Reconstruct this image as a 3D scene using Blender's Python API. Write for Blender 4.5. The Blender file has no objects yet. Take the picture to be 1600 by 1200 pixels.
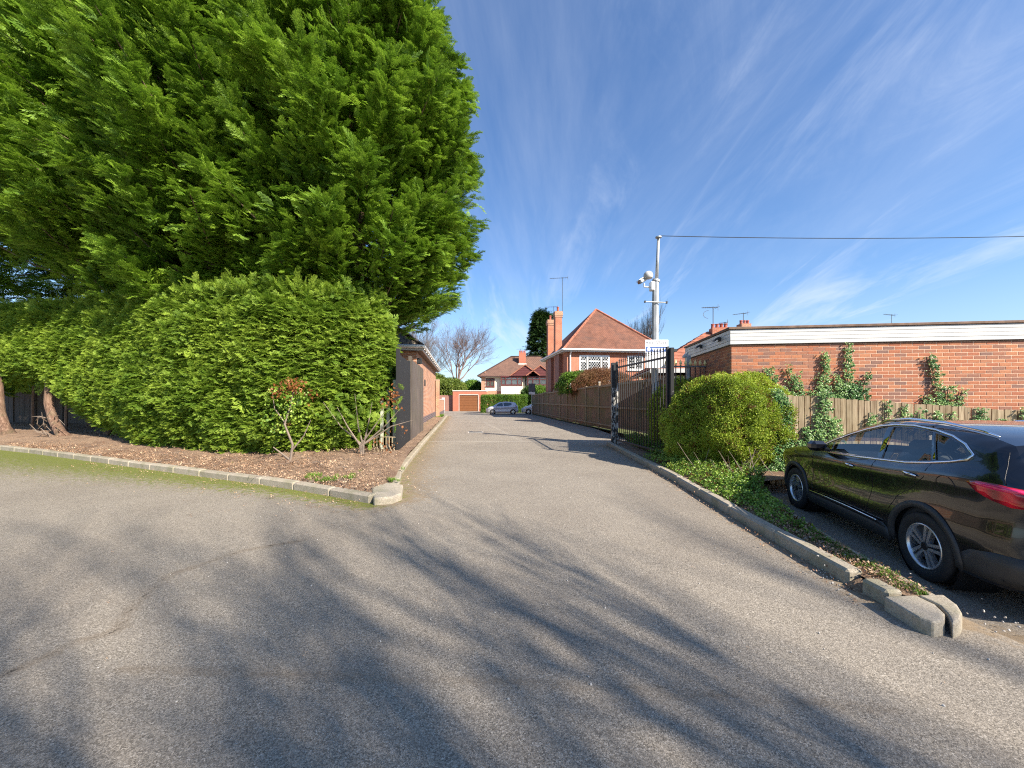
import bpy, bmesh, math, random
import numpy as np
from mathutils import Vector, Matrix, Euler
from mathutils.geometry import delaunay_2d_cdt

random.seed(7)
rng = np.random.default_rng(7)
scene = bpy.context.scene
COL = scene.collection
PI = math.pi

# ------------------------------------------------------------------ camera, sky, sun, exposure
CAM_H = 1.55
cd = bpy.data.cameras.new("camera"); cam = bpy.data.objects.new("camera", cd); COL.objects.link(cam)
cam.location = (0, 0, CAM_H); cam.rotation_euler = (math.radians(90), 0, 0)
cd.sensor_width = 36; cd.lens = 597 / 1600 * 36; cd.shift_y = 24 / 1600
cd.clip_start = 0.05; cd.clip_end = 3000
scene.camera = cam
SUN_EL = math.radians(36); SUN_AZ = (0.722, -0.692)      # horizontal direction towards the sun
world = bpy.data.worlds.new("World"); scene.world = world; world.use_nodes = True
wn = world.node_tree.nodes; wl = world.node_tree.links; wn.clear()
def wnode(t, **k):
    n = wn.new(t)
    for a, b in k.items(): setattr(n, a, b)
    return n
sky = wnode('ShaderNodeTexSky', sky_type='NISHITA', sun_disc=False, sun_elevation=SUN_EL,
            sun_rotation=math.atan2(SUN_AZ[0], SUN_AZ[1]), altitude=50, air_density=1.15, dust_density=0.6, ozone_density=2.2)
tcw = wnode('ShaderNodeTexCoord'); sepw = wnode('ShaderNodeSeparateXYZ'); wl.new(tcw.outputs['Generated'], sepw.inputs[0])
def wmath(op, a, b=None, c=None, clamp=False):
    n = wnode('ShaderNodeMath', operation=op, use_clamp=clamp)
    for i, v in enumerate((a, b, c)):
        if v is None: continue
        if isinstance(v, (int, float)): n.inputs[i].default_value = v
        else: wl.new(v, n.inputs[i])
    return n.outputs[0]
zz = wmath('MAXIMUM', sepw.outputs[2], 0.03)
zz = wmath('ADD', zz, 0.22)
u = wmath('DIVIDE', sepw.outputs[0], zz); v = wmath('DIVIDE', sepw.outputs[1], zz)
comb = wnode('ShaderNodeCombineXYZ'); wl.new(u, comb.inputs[0]); wl.new(v, comb.inputs[1])
def wnoise(rot, sx, sy, scale, detail, rough, dist=0.0, off=(0, 0, 0)):
    m = wnode('ShaderNodeMapping'); m.inputs['Rotation'].default_value = (0, 0, rot); m.inputs['Scale'].default_value = (sx, sy, 1); m.inputs['Location'].default_value = off
    wl.new(comb.outputs[0], m.inputs[0])
    n = wnode('ShaderNodeTexNoise'); n.inputs['Scale'].default_value = scale; n.inputs['Detail'].default_value = detail
    n.inputs['Roughness'].default_value = rough; n.inputs['Distortion'].default_value = dist
    wl.new(m.outputs[0], n.inputs['Vector']); return n.outputs['Fac']
def wramp(x, lo, hi, a, b):
    n = wnode('ShaderNodeMapRange', interpolation_type='SMOOTHSTEP'); wl.new(x, n.inputs['Value'])
    for k, q in zip(('From Min', 'From Max', 'To Min', 'To Max'), (lo, hi, a, b)): n.inputs[k].default_value = q
    return n.outputs[0]
veil = wramp(wnoise(-0.45, 1.1, 0.42, 1.0, 9, 0.62, 0.9, (3.1, 0.4, 0)), 0.40, 0.85, 0.0, 0.36)
wisp = wramp(wnoise(-0.75, 2.4, 0.55, 1.1, 10, 0.66, 1.3, (1.3, 5.2, 0)), 0.50, 0.86, 0, 0.36)
cross = wramp(wnoise(0.9, 4.2, 0.6, 0.7, 9, 0.6, 0.8, (7.7, 1.6, 0)), 0.56, 0.84, 0, 0.6)
big = wramp(wnoise(0.2, 1, 1, 0.35, 3, 0.5, 0.0, (0.6, 2.2, 0)), 0.35, 0.65, 0.25, 1.0)
cl = wmath('MULTIPLY', wmath('ADD', wmath('ADD', veil, wisp), cross), big, clamp=True)
low = wnoise(1.45, 1.0, 0.30, 2.6, 9, 0.62, 1.0, (2.3, 4.1, 0)); lowm = wmath('MULTIPLY', wramp(sepw.outputs[2], 0.05, 0.14, 0.3, 1.0), wramp(sepw.outputs[2], 0.22, 0.42, 1.0, 0.0))
cl = wmath('MAXIMUM', cl, wmath('MULTIPLY', wramp(low, 0.45, 0.78, 0, 0.6), lowm))
horz = wramp(sepw.outputs[2], 0.0, 0.32, 0.30, 0.0)
cl = wmath('MAXIMUM', cl, horz)
tint = wnode('ShaderNodeMix', data_type='RGBA', blend_type='MULTIPLY'); tint.inputs['Factor'].default_value = 1
wl.new(sky.outputs[0], tint.inputs['A']); tint.inputs['B'].default_value = (0.68, 0.89, 1.15, 1)
mixw = wnode('ShaderNodeMix', data_type='RGBA'); wl.new(cl, mixw.inputs['Factor']); wl.new(tint.outputs['Result'], mixw.inputs['A'])
mixw.inputs['B'].default_value = (5.2, 5.7, 6.6, 1)
bg = wnode('ShaderNodeBackground'); bg.inputs['Strength'].default_value = 0.084
wl.new(mixw.outputs['Result'], bg.inputs['Color'])
wo = wnode('ShaderNodeOutputWorld'); wl.new(bg.outputs[0], wo.inputs['Surface'])
sd = bpy.data.lights.new("sun", 'SUN'); so = bpy.data.objects.new("sun", sd); COL.objects.link(so)
sd.energy = 5.0; sd.angle = math.radians(0.53); sd.color = (1.0, 0.91, 0.78)
sdir = Vector((-SUN_AZ[0] * math.cos(SUN_EL), -SUN_AZ[1] * math.cos(SUN_EL), -math.sin(SUN_EL)))
so.rotation_euler = sdir.to_track_quat('-Z', 'Y').to_euler(); so.location = (8, -8, 20)
vs = scene.view_settings; vs.view_transform = 'Standard'; vs.look = 'None'; vs.exposure = 1.12; vs.gamma = 1; vs.use_curve_mapping = False
scene.cycles.max_bounces = 6; scene.cycles.diffuse_bounces = 3; scene.cycles.glossy_bounces = 3
scene.cycles.transmission_bounces = 4; scene.cycles.transparent_max_bounces = 10
scene.cycles.use_adaptive_sampling = True; scene.cycles.adaptive_threshold = 0.006
scene.cycles.use_denoising = False; scene.cycles.filter_width = 1.15
scene.cycles.sample_clamp_indirect = 6

# ------------------------------------------------------------------ materials
def NT(name):
    m = bpy.data.materials.new(name); m.use_nodes = True
    nt = m.node_tree; nt.nodes.clear(); return m, nt
class N:
    """tiny node-graph helper"""
    def __init__(s, name):
        s.m, s.t = NT(name)
        s.out = s.t.nodes.new('ShaderNodeOutputMaterial')
    def n(s, typ, ins=None, **k):
        n = s.t.nodes.new(typ)
        for a, b in k.items(): setattr(n, a, b)
        for a, b in (ins or {}).items(): s.set(n.inputs[a], b)
        return n
    def set(s, inp, v):
        if isinstance(v, bpy.types.NodeSocket): s.t.links.new(v, inp)
        elif isinstance(v, tuple) and len(v) == 3 and inp.type == 'RGBA': inp.default_value = (*v, 1)
        else: inp.default_value = v
    def math(s, op, a, b=0.0, clamp=False):
        n = s.n('ShaderNodeMath', operation=op, use_clamp=clamp); s.set(n.inputs[0], a); s.set(n.inputs[1], b); return n.outputs[0]
    def noise(s, scale, detail=4, rough=0.55, vec=None, dist=0.0):
        n = s.n('ShaderNodeTexNoise', {'Scale': scale, 'Detail': detail, 'Roughness': rough, 'Distortion': dist})
        if vec is not None: s.set(n.inputs['Vector'], vec)
        return n.outputs['Fac']
    def voronoi(s, scale, vec=None, feature='F1', out='Distance', rnd=1.0):
        n = s.n('ShaderNodeTexVoronoi', {'Scale': scale, 'Randomness': rnd}, feature=feature)
        if vec is not None: s.set(n.inputs['Vector'], vec)
        return n.outputs[out]
    def pos(s): return s.n('ShaderNodeNewGeometry').outputs['Position']
    def obj(s): return s.n('ShaderNodeTexCoord').outputs['Object']
    def uv(s): return s.n('ShaderNodeTexCoord').outputs['UV']
    def scale(s, vec, sc, rot=(0, 0, 0)):
        n = s.n('ShaderNodeMapping', {'Vector': vec, 'Scale': sc, 'Rotation': rot}); return n.outputs[0]
    def rng(s, x, lo, hi, a=0.0, b=1.0, smooth=True):
        n = s.n('ShaderNodeMapRange', {'Value': x, 'From Min': lo, 'From Max': hi, 'To Min': a, 'To Max': b})
        if smooth: n.interpolation_type = 'SMOOTHSTEP'
        return n.outputs[0]
    def mix(s, f, a, b, mode='MIX'):
        n = s.n('ShaderNodeMix', data_type='RGBA', blend_type=mode)
        s.set(n.inputs['Factor'], f)
        for key, v in (('A', a), ('B', b)):
            s.set(n.inputs[key], v)
        return n.outputs['Result']
    def ramp(s, x, stops):
        n = s.n('ShaderNodeValToRGB', {'Fac': x}); r = n.color_ramp
        while len(r.elements) < len(stops): r.elements.new(0.5)
        for e, (p, c) in zip(r.elements, stops): e.position = p; e.color = (*c, 1)
        return n.outputs['Color']
    def attr(s, name, out='Fac'): return s.n('ShaderNodeAttribute', attribute_name=name).outputs[out]
    def rand(s):
        a = s.n('ShaderNodeObjectInfo').outputs['Random']; b = s.n('ShaderNodeNewGeometry').outputs['Random Per Island']
        return s.math('FRACT', s.math('ADD', s.math('MULTIPLY', a, 7.31), s.math('MULTIPLY', b, 5.17)))
    def bump(s, h, strength=0.3, dist=0.01, normal=None):
        n = s.n('ShaderNodeBump', {'Height': h, 'Strength': strength, 'Distance': dist})
        if normal is not None: s.set(n.inputs['Normal'], normal)
        return n.outputs[0]
    def pbr(s, col, rough=0.7, metal=0.0, normal=None, **k):
        b = s.n('ShaderNodeBsdfPrincipled', {'Base Color': col, 'Roughness': rough, 'Metallic': metal})
        if normal is not None: s.set(b.inputs['Normal'], normal)
        for a, v in k.items(): s.set(b.inputs[a.replace('_', ' ')], v)
        s.t.links.new(b.outputs[0], s.out.inputs['Surface']); return s.m

M = {}
def simple(name, col, rough=0.6, metal=0.0, var=0.25, nscale=6.0, bump=0.0, bscale=60, **k):
    g = N(name); o = g.obj()
    f = g.noise(nscale, 6, 0.6, o)
    c = g.mix(g.rng(f, 0.3, 0.7), tuple(x * (1 - var) for x in col), tuple(min(1, x * (1 + var)) for x in col))
    nm = g.bump(g.noise(bscale, 4, 0.6, o), bump, 0.01) if bump else None
    M[name] = g.pbr(c, rough, metal, nm, **k); return M[name]

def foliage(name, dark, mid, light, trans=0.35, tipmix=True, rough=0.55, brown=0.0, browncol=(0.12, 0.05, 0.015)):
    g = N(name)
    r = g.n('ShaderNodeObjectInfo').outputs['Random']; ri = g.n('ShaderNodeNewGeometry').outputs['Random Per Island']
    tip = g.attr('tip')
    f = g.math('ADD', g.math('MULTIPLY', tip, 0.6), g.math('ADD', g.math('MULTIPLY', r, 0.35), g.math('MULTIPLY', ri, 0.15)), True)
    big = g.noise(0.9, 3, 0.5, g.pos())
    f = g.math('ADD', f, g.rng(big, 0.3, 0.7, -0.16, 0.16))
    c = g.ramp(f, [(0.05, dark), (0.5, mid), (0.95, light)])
    if brown:
        c = g.mix(g.rng(g.math('FRACT', g.math('MULTIPLY', r, 13.7)), 1 - brown, 1 - brown + 0.03), c, browncol)
    b = g.n('ShaderNodeBsdfPrincipled', {'Base Color': c, 'Roughness': rough})
    b.inputs['Specular IOR Level'].default_value = 0.35
    tr = g.n('ShaderNodeBsdfTranslucent', {'Color': g.mix(0.5, c, (0.5, 0.75, 0.08), 'MULTIPLY') if False else c})
    mx = g.n('ShaderNodeMixShader', {0: trans}); g.t.links.new(b.outputs[0], mx.inputs[1]); g.t.links.new(tr.outputs[0], mx.inputs[2])
    g.t.links.new(mx.outputs[0], g.out.inputs['Surface'])
    M[name] = g.m; return g.m

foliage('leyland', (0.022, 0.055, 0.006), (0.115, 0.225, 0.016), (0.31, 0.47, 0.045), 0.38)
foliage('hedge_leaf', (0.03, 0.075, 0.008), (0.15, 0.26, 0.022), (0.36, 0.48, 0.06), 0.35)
foliage('box_leaf', (0.06, 0.10, 0.01), (0.28, 0.38, 0.03), (0.58, 0.66, 0.09), 0.38, brown=0.13, browncol=(0.18, 0.09, 0.03))
foliage('ivy_leaf', (0.02, 0.07, 0.02), (0.09, 0.21, 0.055), (0.32, 0.45, 0.14), 0.15, rough=0.32)
foliage('ground_ivy_leaf', (0.035, 0.09, 0.015), (0.14, 0.26, 0.03), (0.36, 0.46, 0.08), 0.2, rough=0.4, brown=0.12)
foliage('far_conifer', (0.006, 0.025, 0.006), (0.02, 0.055, 0.012), (0.055, 0.11, 0.02), 0.15)
foliage('far_hedge', (0.02, 0.06, 0.006), (0.08, 0.17, 0.015), (0.2, 0.32, 0.03), 0.2)
foliage('garden_shrub_leaf', (0.03, 0.06, 0.006), (0.12, 0.17, 0.02), (0.24, 0.28, 0.05), 0.2)
foliage('red_leaf', (0.09, 0.035, 0.012), (0.22, 0.075, 0.02), (0.36, 0.16, 0.05), 0.25)
foliage('twig_red', (0.10, 0.035, 0.02), (0.20, 0.08, 0.04), (0.26, 0.15, 0.06), 0.1)
foliage('grass_blade', (0.04, 0.08, 0.012), (0.11, 0.2, 0.02), (0.22, 0.32, 0.05), 0.25)
foliage('litter_leaf', (0.07, 0.035, 0.02), (0.26, 0.14, 0.08), (0.52, 0.37, 0.24), 0.05, rough=0.8)

simple('bark', (0.16, 0.105, 0.07), 0.9, var=0.4, nscale=9, bump=0.8, bscale=40)
g = N('bark_red'); p = g.pos()
fb_ = g.noise(16, 7, 0.7, g.scale(p, (1, 1, 0.09)), 0.4)
c = g.ramp(fb_, [(0.3, (0.045, 0.028, 0.02)), (0.48, (0.15, 0.085, 0.055)), (0.62, (0.25, 0.16, 0.11)), (0.8, (0.36, 0.27, 0.20))])
M['bark_red'] = g.pbr(g.mix(g.rng(g.noise(2.5, 5, 0.6, p), 0.45, 0.7, 0, 0.5), c, (0.12, 0.11, 0.06)), 0.95, normal=g.bump(fb_, 1.0, 0.05))
simple('twig', (0.20, 0.155, 0.12), 0.9, var=0.3)
simple('far_twig', (0.15, 0.12, 0.10), 0.9, var=0.25, nscale=0.5)
simple('far_twig_red', (0.17, 0.11, 0.09), 0.9, var=0.25, nscale=0.5)
simple('white_paint', (0.52, 0.51, 0.49), 0.45, var=0.05)
simple('render_cream', (0.72, 0.67, 0.52), 0.85, var=0.05, bump=0.2)
simple('pvc', (0.8, 0.8, 0.78), 0.3, var=0.04)
simple('maroon', (0.12, 0.03, 0.028), 0.5, var=0.2)
simple('dark_brown', (0.06, 0.03, 0.022), 0.6, var=0.3)
simple('garage_brown', (0.20, 0.075, 0.025), 0.5, var=0.12)
simple('chimney_pot', (0.34, 0.09, 0.06), 0.8, var=0.2)
simple('aerial_metal', (0.12, 0.13, 0.14), 0.5, 0.6)
simple('lead', (0.75, 0.75, 0.75), 0.6, var=0.15)
simple('galv', (0.40, 0.41, 0.41), 0.5, 0.35, var=0.18, nscale=3)
simple('gold', (0.85, 0.70, 0.32), 0.5, 0.0, var=0.1)
simple('rail_black', (0.022, 0.024, 0.027), 0.45, var=0.3)
simple('rail_grey', (0.16, 0.17, 0.18), 0.5, 0.2, var=0.2)
simple('tyre', (0.018, 0.018, 0.019), 0.75, var=0.25, nscale=20)
simple('alloy', (0.72, 0.73, 0.75), 0.28, 0.85, var=0.05)
simple('alloy_dark', (0.03, 0.03, 0.033), 0.4, 0.5)
simple('cladding', (0.035, 0.035, 0.036), 0.55, var=0.1, bump=0.08, bscale=400)
simple('seat_cloth', (0.03, 0.032, 0.036), 0.75)
simple('chrome', (0.85, 0.86, 0.88), 0.12, 1.0, var=0.02)
simple('stone_grey', (0.45, 0.42, 0.38), 0.85, var=0.3)
simple('sign_white', (0.82, 0.82, 0.82), 0.4, var=0.03)
simple('sign_blue', (0.03, 0.09, 0.30), 0.4, var=0.1)
simple('sign_black', (0.02, 0.02, 0.03), 0.5)
simple('sign_back', (0.10, 0.105, 0.12), 0.6)
simple('door_grey', (0.36, 0.38, 0.42), 0.5, var=0.08)
simple('curtain_or_room_dark', (0.8, 0.8, 0.76), 0.9, var=0.1, nscale=3)
simple('pale_green', (0.42, 0.44, 0.33), 0.8, var=0.2)
simple('room_dark', (0.03, 0.03, 0.035), 0.9)
simple('felt', (0.16, 0.10, 0.07), 0.9, var=0.3, bump=0.3)
simple('coping_white', (0.6, 0.57, 0.52), 0.8, var=0.1)

def car_paint(name, col, metal=0.0, rough=0.25):
    g = N(name)
    b = g.n('ShaderNodeBsdfPrincipled', {'Base Color': col, 'Roughness': rough, 'Metallic': metal})
    b.inputs['Coat Weight'].default_value = 1.0; b.inputs['Coat Roughness'].default_value = 0.02
    b.inputs['Coat IOR'].default_value = 1.5
    g.t.links.new(b.outputs[0], g.out.inputs['Surface']); M[name] = g.m
car_paint('paint_black', (0.003, 0.003, 0.0045))
car_paint('paint_silver', (0.55, 0.55, 0.60), 0.15, 0.4)
car_paint('paint_white', (0.8, 0.8, 0.8), 0, 0.35)
def glass(name, tint, refl=1.0):
    g = N(name)
    fr = g.n('ShaderNodeFresnel', {'IOR': 1.5})
    t = g.n('ShaderNodeBsdfTransparent', {'Color': tint}); s = g.n('ShaderNodeBsdfGlossy', {'Color': (1, 1, 1), 'Roughness': 0.01})
    mx = g.n('ShaderNodeMixShader', {0: g.math('MULTIPLY', g.math('ADD', fr.outputs[0], 0.03), refl, True)})
    g.t.links.new(t.outputs[0], mx.inputs[1]); g.t.links.new(s.outputs[0], mx.inputs[2]); g.t.links.new(mx.outputs[0], g.out.inputs['Surface'])
    M[name] = g.m
glass('leaded_glass', (0.30, 0.32, 0.34), 0.5); glass('car_glass', (0.70, 0.75, 0.75), 0.85); glass('dark_glass', (0.05, 0.05, 0.055), 1.4); glass('house_glass', (0.75, 0.77, 0.78), 0.7)
g = N('lamp_red'); o = g.obj()
w = g.n('ShaderNodeTexWave', {'Scale': 9.0, 'Distortion': 1.0, 'Vector': g.scale(o, (0.2, 0.2, 1.0))}).outputs['Fac']
M['lamp_red'] = g.pbr(g.mix(w, (0.22, 0.004, 0.01), (0.75, 0.012, 0.03)), 0.12, Coat_Weight=1.0)
simple('lamp_clear', (0.7, 0.7, 0.72), 0.15, 0.3)
simple('lamp_pink', (0.75, 0.03, 0.14), 0.12, Coat_Weight=1.0)

# bricks: real ones (per brick colour) and the far wall material
def brickcol(g, r):
    return g.ramp(r, [(0.0, (0.44, 0.165, 0.078)), (0.2, (0.40, 0.14, 0.07)), (0.45, (0.50, 0.21, 0.10)), (0.66, (0.36, 0.15, 0.085)), (0.86, (0.23, 0.13, 0.10)), (1.0, (0.47, 0.18, 0.085))])
g = N('brick_red'); r = g.rand(); o = g.obj()
c = brickcol(g, r); c = g.mix(g.rng(g.noise(30, 5, 0.7, o), 0.3, 0.75), g.mix(1.0, c, (0.72, 0.68, 0.68), 'MULTIPLY'), c)
wv = g.noise(55, 3, 0.6, g.scale(o, (1.0, 1.0, 9.0)))
M['brick_red'] = g.pbr(c, 0.9, normal=g.bump(wv, 0.5, 0.006))
simple('mortar', (0.66, 0.46, 0.33), 0.95, var=0.15, bump=0.4, bscale=80)
def farbrick(name, c1, c2, c3, mort, bw=0.225, bh=0.075, msize=0.011, bump=0.5, blotch=0.3):
    g = N(name); uvv = g.uv()
    b = g.n('ShaderNodeTexBrick', {'Vector': uvv, 'Color1': c1, 'Color2': c2, 'Mortar': mort, 'Scale': 1.0, 'Mortar Size': msize, 'Mortar Smooth': 0.1, 'Brick Width': bw, 'Row Height': bh, 'Bias': 0.0})
    b.offset = 0.5
    c = g.mix(g.rng(g.noise(1.7, 6, 0.7, g.pos()), 0.4, 0.75), b.outputs['Color'], g.mix(1.0, b.outputs['Color'], c3, 'MULTIPLY'))
    c = g.mix(g.math('MULTIPLY', g.rng(g.noise(0.6, 8, 0.75, g.pos()), 0.45, 0.8), blotch), c, (0.05, 0.045, 0.04))
    M[name] = g.pbr(c, 0.9, normal=g.bump(b.outputs['Fac'], -bump, 0.01)); return M[name]
farbrick('brick_orange', (0.46, 0.15, 0.075), (0.38, 0.115, 0.06), (0.75, 0.7, 0.7), (0.44, 0.27, 0.19), blotch=0.08)
farbrick('brick_old', (0.52, 0.22, 0.105), (0.36, 0.14, 0.08), (0.7, 0.7, 0.75), (0.52, 0.39, 0.28), blotch=0.35)
farbrick('brick_garage', (0.48, 0.13, 0.07), (0.42, 0.11, 0.06), (0.85, 0.8, 0.8), (0.42, 0.22, 0.15), blotch=0.05)
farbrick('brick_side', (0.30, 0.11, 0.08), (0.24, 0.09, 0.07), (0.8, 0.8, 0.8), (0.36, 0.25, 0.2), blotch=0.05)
farbrick('plinth_blue', (0.085, 0.065, 0.075), (0.12, 0.075, 0.08), (0.8, 0.8, 0.8), (0.26, 0.22, 0.21), bw=0.3, bh=0.1, blotch=0.05)
farbrick('roof_red', (0.26, 0.105, 0.06), (0.19, 0.078, 0.05), (0.6, 0.55, 0.5), (0.07, 0.035, 0.025), bw=0.17, bh=0.11, msize=0.012, bump=0.8, blotch=0.62)
farbrick('roof_brown', (0.25, 0.13, 0.085), (0.20, 0.105, 0.07), (0.7, 0.7, 0.7), (0.05, 0.03, 0.025), bw=0.3, bh=0.28, msize=0.03, bump=0.8, blotch=0.3)
farbrick('roof_grey', (0.20, 0.165, 0.12), (0.15, 0.125, 0.10), (0.8, 0.8, 0.8), (0.05, 0.045, 0.04), bw=0.3, bh=0.3, msize=0.03, blotch=0.3)
simple('tile_red', (0.33, 0.12, 0.07), 0.85, var=0.3, nscale=4, bump=0.3)

# timber
def timber(name, c1, c2, green=0.0, zscale=0.08):
    g = N(name); o = g.pos(); r = g.rand()
    gr = g.noise(26, 6, 0.65, g.scale(o, (1, 1, zscale)))
    c = g.mix(g.rng(gr, 0.25, 0.75), c1, c2)
    c = g.mix(g.math('MULTIPLY', r, 0.5), c, g.mix(1.0, c, (0.5, 0.48, 0.45), 'MULTIPLY'))
    if green:
        c = g.mix(g.math('MULTIPLY', g.rng(g.noise(1.3, 5, 0.6, o), 0.4, 0.7), green), c, (0.10, 0.12, 0.03))
    M[name] = g.pbr(c, 0.88, normal=g.bump(gr, 0.5, 0.006)); return M[name]
timber('timber_dark', (0.15, 0.08, 0.05), (0.30, 0.20, 0.125), 0.6)
timber('timber_pale', (0.17, 0.105, 0.055), (0.46, 0.36, 0.235), 0.15)
timber('timber_rail', (0.24, 0.17, 0.11), (0.40, 0.31, 0.21), 0.35)
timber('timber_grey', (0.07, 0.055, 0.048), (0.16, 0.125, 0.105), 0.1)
def peeling(name, base, under, amt):
    g = N(name); o = g.obj()
    k = g.rng(g.noise(9, 7, 0.72, g.scale(o, (1, 1, 0.55))), amt, amt + 0.03)
    M[name] = g.pbr(g.mix(k, base, under), 0.8, normal=g.bump(k, -0.5, 0.004)); return M[name]
peeling('black_peel', (0.011, 0.011, 0.012), (0.40, 0.40, 0.38), 0.66)
peeling('black_peel_heavy', (0.03, 0.03, 0.03), (0.42, 0.41, 0.38), 0.50)

# ground
def asphalt(name):
    g = N(name); p = g.pos()
    v = g.voronoi(150, p, out='Color'); sep = g.n('ShaderNodeSeparateColor', {'Color': v})
    st = sep.outputs[0]
    fine = g.noise(190, 3, 0.7, p)
    mid = g.noise(6.5, 8, 0.72, p)
    big = g.noise(0.55, 6, 0.6, p)
    c = g.ramp(st, [(0.0, (0.14, 0.118, 0.09)), (0.35, (0.275, 0.237, 0.187)), (0.7, (0.385, 0.335, 0.268)), (0.93, (0.47, 0.41, 0.33)), (1.0, (0.58, 0.52, 0.44))])
    c = g.mix(g.rng(fine, 0.30, 0.62), g.mix(1.0, c, (0.42, 0.41, 0.40), 'MULTIPLY'), c)
    c = g.mix(g.rng(mid, 0.35, 0.7, 0.0, 0.4), c, (0.24, 0.205, 0.165))
    c = g.mix(g.rng(big, 0.35, 0.65, 0.0, 0.5), c, g.mix(1.0, c, (0.72, 0.70, 0.70), 'MULTIPLY'))
    # distance blend: far asphalt reads as its mean colour
    dirt = g.attr('dirt'); dn = g.rng(g.math('ADD', dirt, g.rng(g.noise(11, 7, 0.7, p), 0.2, 0.8, -0.5, 0.5)), 0.35, 0.95, 0, 0.8)
    c = g.mix(dn, c, g.mix(g.noise(45, 5, 0.7, p), (0.13, 0.085, 0.045), (0.34, 0.25, 0.15)))
    moss = g.attr('moss'); mn = g.rng(g.math('ADD', moss, g.math('ADD', g.rng(g.noise(9, 8, 0.75, p), 0.25, 0.75, -0.5, 0.3), g.rng(g.noise(60, 4, 0.7, p), 0.3, 0.7, -0.35, 0.25))), 0.30, 0.72, 0, 0.95)
    c = g.mix(mn, c, g.mix(g.rng(g.noise(40, 6, 0.75, p), 0.3, 0.7), (0.04, 0.05, 0.004), (0.21, 0.24, 0.02)))
    line = g.attr('seam'); jag = g.math('ADD', line, g.math('ADD', g.rng(g.noise(14, 6, 0.75, p), 0.3, 0.7, -.22, .22, False), g.rng(g.noise(70, 3, 0.7, p), 0.3, 0.7, -.08, .08, False)))
    halo = g.math('MULTIPLY', g.rng(jag, 0.35, 0.95, 0, 0.42), g.rng(g.noise(3, 4, 0.6, p), 0.35, 0.6, 0.35, 1)); c = g.mix(halo, c, (0.15, 0.105, 0.062))
    crack = g.rng(jag, 0.93, 1.02); c = g.mix(g.math('MULTIPLY', crack, g.rng(g.noise(7, 4, 0.6, p), 0.38, 0.46, 0.2, 1.0)), c, (0.035, 0.026, 0.018))
    pale = g.attr('pale'); c = g.mix(g.math('MULTIPLY', pale, 0.55), c, (0.42, 0.38, 0.32))
    h = g.math('ADD', g.math('MULTIPLY', st, 0.6), g.math('MULTIPLY', fine, 0.6))
    nm = g.bump(h, 0.65, 0.007); nm = g.bump(mid, 0.35, 0.02, nm)
    M[name] = g.pbr(c, 0.86, normal=nm); return M[name]
asphalt('asphalt')
g = N('soil'); p = g.pos()
n1 = g.noise(38, 7, 0.75, p); n2 = g.noise(2.2, 5, 0.6, p); n3 = g.noise(140, 3, 0.7, g.scale(p, (1, 0.4, 1)))
c = g.ramp(n1, [(0.28, (0.08, 0.05, 0.03)), (0.45, (0.25, 0.155, 0.095)), (0.6, (0.39, 0.265, 0.17)), (0.8, (0.53, 0.41, 0.29))])
c = g.mix(g.rng(n2, 0.45, 0.65, 0, 0.55), c, (0.11, 0.055, 0.035)); c = g.mix(g.rng(n3, 0.6, 0.75, 0, 0.7), c, (0.56, 0.42, 0.27))
M['soil'] = g.pbr(c, 0.95, normal=g.bump(g.math('ADD', n1, n3), 0.9, 0.03))
g = N('kerb_concrete'); p = g.pos(); r = g.n('ShaderNodeObjectInfo').outputs['Random']
n1 = g.noise(70, 5, 0.75, p); n2 = g.noise(3.5, 6, 0.7, p)
c = g.ramp(n1, [(0.3, (0.20, 0.165, 0.125)), (0.5, (0.38, 0.325, 0.25)), (0.72, (0.50, 0.44, 0.35))])
c = g.mix(g.rng(n2, 0.42, 0.68, 0, 0.55), c, (0.20, 0.19, 0.10)); c = g.mix(g.math('MULTIPLY', r, 0.35), c, g.mix(1.0, c, (0.6, 0.6, 0.6), 'MULTIPLY'))
M['kerb_concrete'] = g.pbr(c, 0.9, normal=g.bump(n1, 0.6, 0.008))
g = N('grass_ground'); p = g.pos()
M['grass_ground'] = g.pbr(g.ramp(g.noise(9, 8, 0.8, p), [(0.3, (0.04, 0.06, 0.015)), (0.6, (0.10, 0.12, 0.03)), (0.8, (0.18, 0.15, 0.07))]), 0.95)

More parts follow.
